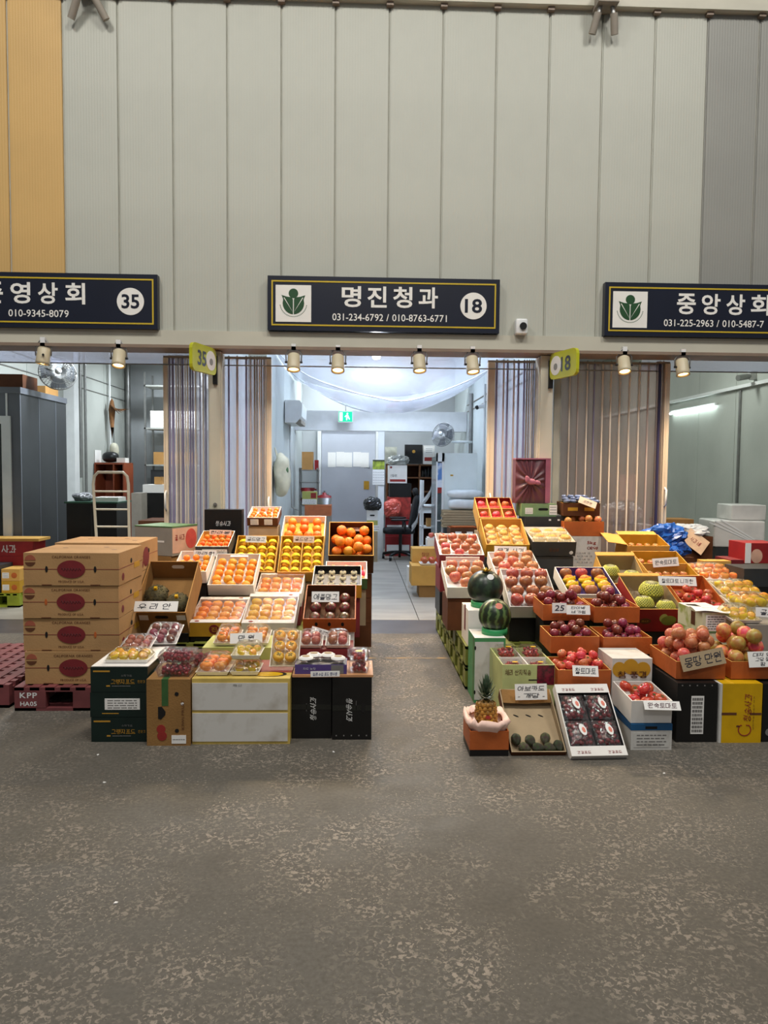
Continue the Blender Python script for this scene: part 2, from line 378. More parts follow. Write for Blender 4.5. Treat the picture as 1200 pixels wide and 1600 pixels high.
# columns between the units
for i, (a, b) in enumerate([(-1.345, -1.245), (1.655, 1.765)]):
    o = struct(MB().box(a, YW, 0, b, YW+0.22, 2.555).box(a-0.012, YW+0.03, 0, a, YW+0.07, 2.55).box(b, YW+0.03, 0, b+0.012, YW+0.07, 2.55).obj('trim_%d' % (4+i), beam_m))
    MB().tube((0, 0, 0), (0, -0.012, 0), 0.018, 12).tube((0, -0.012, 0), (0, -0.02, 0), 0.008, 8).obj('keyhole_plate', steel, o, T(((a+b)/2, YW, 1.18)))
# floors
fl_m = bpy.data.materials.new('worn_grey_floor'); fl_m.use_nodes = True
def floor_material(m):
    nt = m.node_tree; N = nt.nodes; L = nt.links; b = N['Principled BSDF']
    tc = N.new('ShaderNodeTexCoord')
    def nz(scale, det=4, rough=0.5, dist=0.0, out=0):
        n = N.new('ShaderNodeTexNoise'); n.inputs['Scale'].default_value = scale; n.inputs['Detail'].default_value = det
        n.inputs['Roughness'].default_value = rough; n.inputs['Distortion'].default_value = dist
        L.new(tc.outputs['Object'], n.inputs['Vector']); return n.outputs[0]
    def rng(s, a, c, lo=0.0, hi=1.0):
        r = N.new('ShaderNodeMapRange'); r.inputs[1].default_value = a; r.inputs[2].default_value = c
        r.inputs[3].default_value = lo; r.inputs[4].default_value = hi; L.new(s, r.inputs[0]); return r.outputs[0]
    def mix(f, a, c):
        x = N.new('ShaderNodeMix'); x.data_type = 'RGBA'; L.new(f, x.inputs[0])
        for i, q in ((6, a), (7, c)):
            if isinstance(q, tuple): x.inputs[i].default_value = q
            else: L.new(q, x.inputs[i])
        return x.outputs[2]
    def mul(a, c):
        x = N.new('ShaderNodeMath'); x.operation = 'MULTIPLY'; L.new(a, x.inputs[0]); L.new(c, x.inputs[1]); return x.outputs[0]
    base = mix(rng(nz(0.8, 3), 0.38, 0.62), S(92, 86, 78), S(96, 92, 86))
    base = mix(rng(nz(60, 3), 0.3, 0.7), base, S(80, 77, 70))
    flakes = rng(nz(52, 3, 0.6, 0.7), 0.53, 0.57)
    zone = rng(nz(1.3, 4, 0.65), 0.42, 0.56)
    zone2 = rng(nz(7, 3, 0.6), 0.36, 0.58)
    sx = N.new('ShaderNodeSeparateXYZ'); L.new(tc.outputs['Object'], sx.inputs[0])
    ab = N.new('ShaderNodeMath'); ab.operation = 'ADD'; ab.inputs[1].default_value = -0.15; L.new(sx.outputs[0], ab.inputs[0])
    a2 = N.new('ShaderNodeMath'); a2.operation = 'ABSOLUTE'; L.new(ab.outputs[0], a2.inputs[0])
    path = rng(a2.outputs[0], 0.3, 1.9, 1.0, 0.45)               # worn most where people walk, in the middle
    f = mul(mul(mul(flakes, zone), zone2), path)
    f2 = mul(rng(nz(90, 2, 0.5, 0.5), 0.62, 0.68), rng(nz(2.5, 3), 0.4, 0.65))
    c = mix(rng(f, 0, 1, 0, 0.75), base, S(160, 148, 134)); c = mix(rng(f2, 0, 1, 0, 0.8), c, S(160, 148, 132))
    c = mix(rng(nz(2.2, 5, 0.7), 0.66, 0.8, 0, 0.5), c, S(62, 58, 52))
    L.new(c, b.inputs['Base Color'])
    L.new(rng(nz(7, 4), 0.3, 0.7, 0.55, 0.7), b.inputs['Roughness']); b.inputs['Specular IOR Level'].default_value = 0.25
    bp = N.new('ShaderNodeBump'); bp.inputs['Strength'].default_value = 0.3; bp.inputs['Distance'].default_value = 0.003
    L.new(nz(30, 4, 0.6, 0.9), bp.inputs['Height']); L.new(bp.outputs[0], b.inputs['Normal'])
floor_material(fl_m)
fl = struct(MB().box(-9, -6, -0.2, 9, YW, 0).obj('floor', fl_m))
conc = mat('light_smooth_concrete', S(158, 152, 142), 0.45, 0.07, 1.6, 0.1, 30, col2=S(134, 129, 120), stretch=(1, 3, 1))
plate = mat('threshold_steel', S(94, 92, 96), 0.35, 0.07, 4, metal=0.4)
fb = struct(MB().box(-7, YW, -0.2, 8, 14.4, -0.014).obj('floor_inner', hole_m))
struct(MB().box(-7, YW, -0.014, 8, 7.36, 0.0).obj('trim_6', plate))
ys = [7.366, 8.6, 9.7, 11.0, 12.4, 14.2]
xs2 = [-4.35, -2.7, -1.25, 0.62, 1.7, 3.1, 4.6]
for a, b in zip(xs2, xs2[1:]):
    for c, d in zip(ys, ys[1:]): MB().box(a+0.004, c+0.003, -0.014, b-0.004, d-0.003, 0.0).obj('slab', conc, fb)
MB().box(-9, 5.83, 0, 9, 5.87, 0.0006).obj('paint_line', mat('worn_yellow_floor_line', S(150, 122, 78), 0.7, 0.3, 7, col2=S(96, 90, 80), thr=(0.42, 0.55)), fl)
# inner walls and ceilings
inw = mat('inner_wall_panel', S(198, 206, 204), 0.45, 0.03, 1.5, 0.1, 50)
inw2 = mat('inner_wall_greyer', S(176, 180, 174), 0.5, 0.04, 1.5, 0.1, 50)
ceil_m = mat('inner_ceiling', S(210, 212, 214), 0.6, 0.03, 2)
def side_wall(name, x, t, m, sgn, y0=YW+0.22, y1=14.2, z=3.6):
    w = struct(MB().box(min(x, x+t), y0, 0, max(x, x+t), y1, z).obj(name, seam_m))
    y = y0+0.01
    while y < y1-0.05:
        e = min(y+0.98, y1)
        xa = x-0.006*sgn if t*sgn > 0 else x
        MB().box(min(x, x-0.006*sgn), y, 0.0, max(x, x-0.006*sgn), e-0.008, z-0.01).obj('wall_panel', m, w); y = e
    return w
side_wall('wall_center_left', -1.29, -0.02, inw, -1, y1=8.72)
side_wall('wall_center_left_rear', -1.08, -0.22, inw, -1, y0=8.74)
side_wall('wall_center_right', 1.84, 0.06, inw, 1)
WL = -4.35
side_wall('wall_left_unit_left', WL, -0.08, inw2, -1)
side_wall('wall_right_unit_right', 4.6, 0.08, inw2, 1)
MB().box(-1.335, YW+0.23, 0, -1.330, 14.2, 3.6).obj('wall_left_unit_right', inw2)['kind'] = 'structure'
MB().box(1.902, YW+0.22, 0, 1.907, 14.2, 3.6).obj('wall_right_unit_left', inw2)['kind'] = 'structure'
bw = struct(MB().box(-4.5, 14.2, 0, 4.8, 14.3, 3.6).obj('wall_back', mat('back_wall_grey', S(176, 180, 182), 0.55, 0.04, 2)))
struct(MB().box(-7, YW+0.22, 3.6, 8, 14.3, 3.7).obj('ceiling', ceil_m))
# back beam, post, cold-room door of the middle unit
struct(MB().box(-1.075, 12.55, 2.17, 1.83, 12.75, 2.50).obj('trim_7', white_m))
p = at(595.5, 730, 12.6)
struct(MB().box(p.x-0.05, 12.56, 0, p.x+0.05, 12.66, 2.17).obj('trim_8', white_m))
door_m = mat('pale_steel_door', S(186, 190, 200), 0.4, 0.03, 2)
d0, d1 = at(502, 700, 14.1), at(587, 700, 14.1)
fr = struct(MB().box(d0.x-0.07, 14.08, 0, d0.x, 14.2, 2.32).box(d1.x, 14.08, 0, d1.x+0.07, 14.2, 2.32).box(d0.x-0.07, 14.08, 2.26, d1.x+0.07, 14.2, 2.33).obj('trim_9', white_m))
dr = struct(MB().box(d0.x+0.005, 14.12, 0.01, d1.x-0.005, 14.19, 2.255).obj('door_1', door_m))
MB().box(0, -0.05, -0.06, 0.03, 0, 0.06).box(0.0, -0.07, -0.02, 0.1, -0.05, 0.0).obj('door_handle', steel, dr, T((d0.x+0.05, 14.12, 1.05)))
for i, x in enumerate([0.20, 0.36, 0.51, 0.68, 0.83]):
    MB().box(-0.075, -0.004, -0.14, 0.075, 0, 0.14).obj('paper_sheet', white_p, dr, T((d0.x+x*1.0, 14.12, 1.70+0.01*(i % 2))))
MB().box(-0.05, -0.006, -0.08, 0.05, 0, 0.08).obj('notice_card', ochre, dr, T((d1.x-0.17, 14.12, 1.22)))
lettering('2 특실', dr, T((d1.x-0.16, 14.119, 1.56)) @ FRONT, 0.1, 0.05, ink)
# rail (horizontal wire) under the beam
struct(MB().tube((-4.35, 7.02, 2.47), (4.6, 7.02, 2.47), 0.006, 6).obj('trim_10', steel))
# clear valance strip over the side openings
for i, (a, b) in enumerate([(-4.0, -1.4), (2.7, 4.5)]):
    struct(MB().box(a, 7.05, 2.47, b, 7.052, 2.60).obj('trim_%d' % (11+i), clear('lavender_film', (0.8, 0.82, 0.95, 1), 0.05, 0.35, 0.2)))
# ------------------------------------------------------------------ strip curtains
pvc = clear('clear_pvc_strip', (0.90, 0.90, 0.97, 1), 0.04, 0.48, 0.14, 0.08, 3, (0.90, 0.88, 0.97, 1), (2, 2, 0.4))
pvc_d = clear('smoky_pvc_strip', (0.66, 0.57, 0.56, 1), 0.08, 0.36, 0.16, 0.12, 4, (0.56, 0.43, 0.38, 1), (2, 2, 0.4))
seam_l = mat('white_curtain_bar', S(232, 218, 202), 0.4, 0.04, 4, spec=0.5)
seam_v = mat('violet_grey_curtain_bar', S(138, 130, 162), 0.4, 0.05, 4)
seam_b = mat('taupe_curtain_bar', S(152, 138, 126), 0.4, 0.05, 4)
seam_t = mat('dusky_curtain_bar', S(196, 178, 172), 0.4, 0.05, 4)
def curtain(label, x0, x1, bars, strip, Y, post=None, ztop=2.535, handle=None):
    c = thing('strip_curtain', label, 'curtain', T((at(x0, 700, Y).x, Y, 0)))
    X0 = at(x0, 700, Y).x; X = lambda px: at(px, 700, Y).x-X0
    MB().box(X(x0), -0.02, ztop, X(x1), 0.02, ztop+0.02).obj('top_rail', track_m, c)
    edges = [x0]+[b[0] for b in bars]+[x1]
    for i, (a, b) in enumerate(zip(edges, edges[1:])):
        if b-a < 2.2: continue
        w = X(b)-X(a); off = 0.02*(-1)**i
        MB().grid(lambda u, v: (X(a)+w*u, off*sin(pi*u)*1.0, ztop*(1-v)+0.02*v), 6, 1).obj('strip', strip, c)
    for px, hw, m in bars:
        w = hw/1155*Y
        MB().box(X(px)-w, -0.012, 0.02, X(px)+w, 0.012, ztop).obj('curtain_bar', m, c)
        MB().path([(X(px)-0.02, 0, ztop+0.0), (X(px), 0.0, ztop+0.03), (X(px)+0.02, 0, ztop)], 0.006, 5).obj('hanger', steel, c)
    if post:
        a, b = X(post[0]), X(post[1])
        q = MB().box(a, -0.03, 0.0, b, 0.03, ztop).box(a+0.3*(b-a), -0.036, 0.0, a+0.36*(b-a), -0.03, ztop).obj('end_post', mat('warm_silver_post', S(222, 206, 184), 0.3, 0.03, 3), c)
        if handle:
            MB().path([((a+b)/2, -0.03, handle-0.09), ((a+b)/2, -0.07, handle-0.07), ((a+b)/2, -0.07, handle+0.07), ((a+b)/2, -0.03, handle+0.09)], 0.01, 6).obj('pull_handle', white_m, q)
    return c
L_, V_, B_, D_ = seam_l, seam_v, seam_b, seam_t
YC = 7.06
curtain('bunched strip curtain with violet bars left of the post under the 35 tag', 257, 329,
        [(266, .9, V_), (271, 1.6, V_), (276, .8, L_), (279.5, .6, B_), (282.5, .6, L_), (286, 1.4, V_), (290, .6, L_), (294, .9, L_), (298, 1.1, V_), (302, .8, V_), (306, .8, L_), (313, .5, V_), (318, .6, L_), (322, .6, V_)],
        pvc, YC, (257, 264), handle=1.2)
curtain('open clear strip curtain at the left of the middle shop entrance', 346, 424,
        [(358, 1.2, V_), (371, 1.5, D_), (385, 1.2, V_), (392, 1.0, D_), (398, 1.2, B_), (402, .9, B_), (405.5, .9, L_), (409, .9, B_), (412.5, .9, B_), (415, .7, L_)],
        pvc, YC, (417, 424.5), handle=1.15)
curtain('pale lilac strip curtain at the right of the middle shop entrance', 760, 843,
        [(774, 1.4, V_), (785, 1.2, D_), (791, 1.2, V_), (801, 1.2, D_), (808, 1.2, V_), (817, 1.2, V_), (821, 1.0, B_), (824.5, .9, B_), (828, .9, L_), (831, .9, B_), (834, .8, V_), (841, .9, V_)],
        pvc, YC, (760, 771), handle=1.2)
curtain('wide drawn smoky strip curtain right of the post under the 18 tag', 863, 1028,
        [(873, .7, D_), (888, .9, L_), (901, .6, D_), (915, .9, L_), (926, .7, V_), (939, .9, L_), (952, .9, L_), (966, .9, L_), (981, 1., L_), (996, .9, L_), (1010, .9, D_)],
        pvc_d, YC)
curtain('folded end of the smoky curtain beside the right shop opening', 1022, 1042,
        [(1028, 2.0, mat('navy_curtain_bar', S(52, 50, 84), 0.4, 0.05, 4)), (1033, .9, B_)], pvc_d, YC-0.06, (1034.5, 1042), handle=1.27)
# ------------------------------------------------------------------ shop name signs
navy = mat('navy_sign_face', S(18, 24, 42), 0.35, 0.05, 3, spec=0.5)
sgold = mat('sign_yellow_line', S(196, 168, 36), 0.5, 0.03, 5)
swhite = mat('sign_white', S(236, 234, 228), 0.5, 0.02, 5)
sgreen = mat('emblem_green', S(22, 72, 34), 0.5, 0.05, 5)
def flat(parent, pts, M, m, z0=0.0, z1=0.002, name='shape'):
    return MB().prism(pts, z0, z1).obj(name, m, parent, M)
def disc(cx, cy, r, n=32, ry=None): ry = ry or r; return [(cx+r*cos(2*pi*i/n), cy+ry*sin(2*pi*i/n)) for i in range(n)]
def sign(label, xl, w, texts, logo, num, zc=2.975):
    h = 0.475; s = thing('shop_sign', label, 'sign', T((xl+w/2, YW-0.075, zc)))
    MB().box(-w/2, 0, -h/2, w/2, 0.07, h/2).obj('sign_box', navy, s)
    M = T((0, -0.001, 0)) @ FRONT; g = 0.026; t = 0.013
    f = MB(); a, b = w/2-g-0.008, h/2-g-0.014
    f.box(-a, b-t, 0, a, b, .003).box(-a, -b, 0, a, -b+t, .003).box(-a, -b+t, 0, -a+t, b-t, .003).box(a-t, -b+t, 0, a, b-t, .003)
    f.obj('yellow_border', sgold, s, M)
    if logo:
        lx = -w/2+0.073+0.155; e = MB().prism([(-.157, -.165), (.157, -.165), (.157, .157), (-.157, .157)], 0, .003).obj('emblem_plate', swhite, s, M @ T((lx, 0, 0)))
        E = T((lx, -0.001, 0.003)); e_ = MB()
        def body(sg):
            q = [(0.004, -0.095), (0.004, 0.03), (0.012, 0.045), (0.03, 0.052), (0.06, 0.056), (0.105, 0.07), (0.094, 0.045)]
            q += [(0.095*cos(radians(t)), -0.0+0.098*sin(radians(t))-0.0) for t in (18, 0, -15, -30, -45, -60, -75, -86)]
            q = [(sg*x, y) for x, y in q]; return q if sg > 0 else q[::-1]
        e_.prism(disc(0, 0.085, 0.042, 24), 0, .002).prism(body(1)[::-1], 0, .002).prism(body(-1)[::-1], 0, .002)
        e_.obj('leaf_emblem', sgreen, s, M @ E)
        v = MB()
        for sg in (1, -1):
            q = [(0, -0.088), (0.006*sg, -0.078), (0.086*sg, 0.046), (0.08*sg, 0.05)]
            v.prism(q if sg > 0 else q[::-1], 0.002, .0032)
        v.obj('white_vein', swhite, s, M @ E)
        lt = MB()
        for k in range(26):
            an = radians(190+160*k/25); R = 0.118
            lt.box(-.0035, -.004, 0, .0035, .004, .001, M=T((R*cos(an), R*sin(an)+0.0, 0)) @ Rz(math.degrees(an)+90))
        stuff(lt.obj('tiny_ring_lettering', sgreen, s, M @ E))
    for tx, cx, cy, tw, th, bd in texts:
        if bd < .02: lettering(tx, s, M @ T((cx, cy, 0)), tw, th, swhite, bd); continue
        q = tx.split(' '); n = len(q); cw = th*.98          # the big letters are single raised pieces
        for i, ch in enumerate(q): lettering(ch, s, M @ T((cx-tw/2+cw/2+(tw-cw)*i/(n-1), cy, 0)), cw*.95, th, swhite, bd, name='sign_letter')
    if num:
        cx = w/2-0.235; n = flat(s, disc(cx, 0.0, 0.118, 40), M, swhite, 0, .003, 'number_disc')
        lettering(num, s, M @ T((cx, 0, 0.0032)), 0.155, 0.125, navy, 0.03)
    return s
sign('navy shop sign of the middle unit reading 18 with green leaf emblem', at(418, 480, YW-.08).x, 2.065,
     [('명 진 청 과', 0.05-0.0, 0.065, 0.865, 0.185, 0.022), ('031-234-6792 / 010-8763-6771', 0.05, -0.115, 1.02, 0.062, 0.008)], True, '18')
xr = at(246, 480, YW-.08).x
sign('navy shop sign at the left edge with the number 35', xr-2.0, 2.0,
     [('준 영 상 회', -0.068, 0.06, 0.89, 0.185, 0.022), ('010-9345-8079', -0.032, -0.115, 0.52, 0.062, 0.008)], False, '35', 2.965)
xl = at(945.5, 480, YW-.08).x
sign('navy shop sign at the right edge with a green leaf emblem', xl, 2.06,
     [('중 앙 상 회', -1.03+0.66+0.42, 0.055, 0.86, 0.185, 0.022), ('031-225-2963 / 010-5487-7', -1.03+0.53+0.47, -0.115, 0.92, 0.062, 0.008)], True, None, 2.97)
# small projecting number tags
lime = mat('lime_tag_plate', S(188, 190, 30), 0.45, 0.04, 5)
for lab, px, num, sg in (('lime green projecting tag with number 35 on the left post', 336, '35', -1), ('lime green projecting tag with number 18 on the right post', 861, '18', 1)):
    p = at(px, 570, YW-0.02)
    s = thing('number_tag', lab, 'sign', T((p.x, YW, 2.47)))
    MB().box(-0.02, -0.03, -0.21, 0.02, 0.0, 0.04).obj('wall_bracket', black_pl, s)
    M = T((0.01*sg, -0.03, 0.03)) @ Rz(-58*sg if sg > 0 else 58) @ Rx(90)
    M = T((0, -0.03, -0.02)) @ Rz(73 if sg < 0 else -73) @ Rx(90)
    w, h = 0.42, 0.235; x0, x1 = (-w, 0) if sg < 0 else (0, w)
    r = 0.05; pts = []
    for cx, cy, a0 in ((x1-r, h/2-r, 0), (x0+r, h/2-r, 90), (x0+r, -h/2+r, 180), (x1-r, -h/2+r, 270)):
        pts += [(cx+r*cos(radians(a0+a)), cy+r*sin(radians(a0+a))) for a in (0, 30, 60, 90)]
    MB().prism(pts, -0.015, 0.015).obj('tag_plate', lime, s, M)
    lettering(num, s, M @ T(((x0+x1)/2+0.05*sg, 0, 0.016)), 0.15, 0.13, black_pl, 0.05)
    flat(s, disc(x1-0.1 if sg < 0 else x0+0.1, 0, 0.085, 24), M, swhite, 0.015, 0.018, 'round_emblem')
    flat(s, disc((x1-0.1 if sg < 0 else x0+0.1), -.01, 0.03, 14), M, panel_g, 0.018, 0.020, 'green_print')
# camera on the beam
s = thing('security_camera', 'small white security camera box on the beam right of the middle sign', 'camera', T((at(812, 505, YW).x, YW-0.0, 2.80)))
MB().sup((0, -0.05, 0), 0.055, 0.05, 0.07, 0.25, nu=16, nv=10).obj('housing', white_m, s)
MB().tube((0.01, -0.095, 0.0), (0.01, -0.115, 0.0), 0.032, 16).obj('lens', black_pl, s)
# ------------------------------------------------------------------ spot lamps on the track
lampw = mat('cream_lamp_enamel', S(206, 194, 164), 0.4, 0.03, 6)
warm = glow('warm_lamp_glow', (1.0, 0.60, 0.22, 1), 7)
def spot(label, px, py, Y, tilt, head, power=36, zt=2.565):
    z = at(px, py, Y).z; x = at(px, py, Y).x
    s = thing('spotlight', label, 'lamp', T((x, Y, z)), 'track spotlights over the shop fronts')
    MB().box(-0.02, -0.02, 0.16, 0.02, 0.02, zt-z).obj('track_mount', white_m, s)
    y = MB().path([(-0.066, 0, 0.0), (-0.07, 0, 0.07), (-0.03, 0, 0.13), (0, 0, 0.16), (0.03, 0, 0.13), (0.07, 0, 0.07), (0.066, 0, 0.0)], 0.006, 6).obj('yoke', steel, s)
    H = Rz(head) @ Rx(-tilt)
    c = MB().lathe([(0.0, 0.075), (0.045, 0.075), (0.056, 0.06), (0.058, -0.05), (0.06, -0.075), (0.05, -0.075), (0.046, -0.03), (0, -0.03)], 24).obj('lamp_can', lampw, s, H)
    MB().lathe([(0, -0.045), (0.045, -0.058), (0.045, -0.062), (0, -0.075)], 20).obj('bulb', warm, c)
    for sg in (-1, 1): MB().tube((0.056*sg, 0, 0), (0.078*sg, 0, 0), 0.01, 8).obj('knob', black_pl, c)
    l = bpy.data.lights.new('spot_light', 'SPOT'); l.energy = power; l.color = (1.0, 0.74, 0.45); l.spot_size = radians(128); l.spot_blend = 1.0; l.shadow_soft_size = 0.05
    o = bpy.data.objects.new('spot_light', l); COL.objects.link(o); o.parent = c; o.matrix_local = T((0, 0, -0.085))
    return s
SP = [('leftmost spotlight tilted left above the grey cabin', 68, 556, 6.66, 8, -70, 26), ('spotlight glowing orange above the left shop opening', 186, 560, 6.66, 18, 0, 78),
      ('first spotlight from the left over the middle entrance', 459, 566, 6.66, 16, 0, 97), ('second spotlight from the left over the middle entrance', 528, 568, 6.66, 22, 0, 117),
      ('third spotlight from the left over the middle entrance', 655, 568, 6.66, 16, 10, 97), ('fourth spotlight over the middle entrance beside the lilac curtain', 738, 570, 6.66, 18, 15, 117),
      ('spotlight glowing orange in front of the smoky curtain', 975, 570, 6.66, 22, 0, 123), ('spotlight right of the smoky curtain', 1066, 574, 6.66, 16, 8, 104)]
for a in SP: spot(*a)
# rail junction boxes; grey solids below imitate cast shadows of unseen twin floodlights
for lab, px in (('junction box on the high rail at top left with floodlight shadows built in grey', 122), ('junction box on the high rail at top right with floodlight shadows built in grey', 958)):
    p = at(px, 0, YW-0.3); s = thing('floodlight_shadow_pair', lab, 'lamp', T((p.x, YW-0.02, ZT+0.02)))
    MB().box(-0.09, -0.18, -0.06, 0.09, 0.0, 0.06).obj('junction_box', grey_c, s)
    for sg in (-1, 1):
        MB().tube((0.05*sg, -0.1, -0.05), (0.07*sg, -0.1, -0.13), 0.02, 8).obj('arm_shadow', steel, s)
        MB().tube((0.07*sg, -0.1, -0.11), (0.10*sg if px > 500 else 0.15*sg, -0.04, -0.26), 0.032, 12).obj('lamp_head_shadow', grey_c, s)
# ================================================================== FRUIT
def sphere_prof(n=10, oz=1.0, dt=0.0, db=0.0, dw=0.35):
    out = []
    for i in range(n+1):
        t = -pi/2+pi*i/n; r = cos(t); z = sin(t)*oz
        if z > 0 and dt: z -= dt*max(0, 1-r/dw)**1.0 if r < dw else 0
        if z < 0 and db: z += db*max(0, 1-r/dw)**1.0 if r < dw else 0
        out.append((max(r, 0), z))
    out[0] = (0, out[0][1]); out[-1] = (0, out[-1][1]); return out
def fmat(name, c1, c2, rough=0.4, thr=(0.4, 0.62), scale=3, bump=0.1, bscale=40, rand=0.8, stretch=None, coat=0.0):
    return mat(name, S(*c1), rough, 0.05, scale, bump, bscale, rand=rand, col2=S(*c2), stretch=stretch, thr=thr, coat=coat)
m_orange = fmat('orange_peel', (244, 138, 24), (232, 116, 14), 0.42, bump=0.35, bscale=34)
m_tang = fmat('tangerine_peel', (246, 132, 30), (236, 112, 22), 0.4, bump=0.25, bscale=30)
m_gold = fmat('golden_orange_peel', (242, 160, 30), (232, 142, 22), 0.4, bump=0.25, bscale=30)
m_apple = fmat('apple_skin', (180, 98, 68), (200, 138, 88), 0.4, (0.42, 0.66), 2.0, 0.05, 20, 1.2, (3, 3, 1))
m_appled = fmat('crimson_apple_skin', (160, 74, 58), (188, 114, 78), 0.35, (0.42, 0.68), 2.0, 0.05, 20, 1.2, (3, 3, 1))
m_pear = fmat('pear_skin', (216, 156, 72), (198, 138, 60), 0.55, (0.4, 0.6), 3, 0.15, 60, 0.6)
m_persim = fmat('persimmon_skin', (238, 152, 40), (228, 130, 32), 0.3, (0.4, 0.6), 2, 0, 40, 0.7)
m_kaki = fmat('small_persimmon_skin', (196, 130, 74), (176, 108, 60), 0.4, (0.4, 0.6), 2, 0, 40, 0.8)
m_plum = fmat('plum_skin', (138, 46, 46), (108, 34, 40), 0.3, (0.4, 0.64), 2.2, 0.05, 20, 1.4)
m_tomato = fmat('tomato_skin', (186, 66, 48), (198, 90, 60), 0.22, (0.4, 0.64), 2, 0, 20, 0.8)
m_peach = fmat('orange_red_skin', (214, 108, 70), (196, 76, 56), 0.4, (0.4, 0.6), 2.2, 0.05, 20, 1.2)
m_redp = fmat('salmon_red_skin', (192, 94, 66), (206, 124, 86), 0.4, (0.4, 0.6), 2.2, 0.05, 20, 1.0)
m_mixed = fmat('blushed_mango_skin', (206, 156, 84), (198, 112, 70), 0.4, (0.42, 0.56), 1.6, 0.05, 20, 2.2)
m_mango = fmat('dark_mango_skin', (84, 62, 38), (132, 50, 40), 0.3, (0.45, 0.62), 1.6, 0.05, 20, 1.5)
m_avo = fmat('avocado_skin', (68, 82, 46), (66, 52, 46), 0.4, (0.4, 0.6), 2.0, 0.5, 40, 1.5)
m_ymango = fmat('yellow_mango_skin', (236, 184, 60), (226, 160, 50), 0.4, (0.4, 0.6), 2, 0, 30, 0.6)
m_ynet = mat('yellow_foam_net', S(250, 216, 16), 0.6, 0.04, 8, 0.5, 16, stretch=(1, 1, 3))
m_wnet = mat('cream_foam_net', S(238, 224, 186), 0.6, 0.04, 8)
m_stem = mat('brown_stem', S(84, 66, 36), 0.8, 0.1, 9)
m_calyx = mat('dry_green_calyx', S(120, 112, 60), 0.7, 0.1, 9)
m_grape = fmat('dark_red_grape_skin', (142, 36, 46), (96, 24, 36), 0.22, (0.4, 0.6), 3, 0, 20, 0)
m_cherry = fmat('cherry_tomato_skin', (190, 60, 44), (150, 34, 40), 0.25, (0.4, 0.6), 12, 0, 20, 0)
PROTO = {}
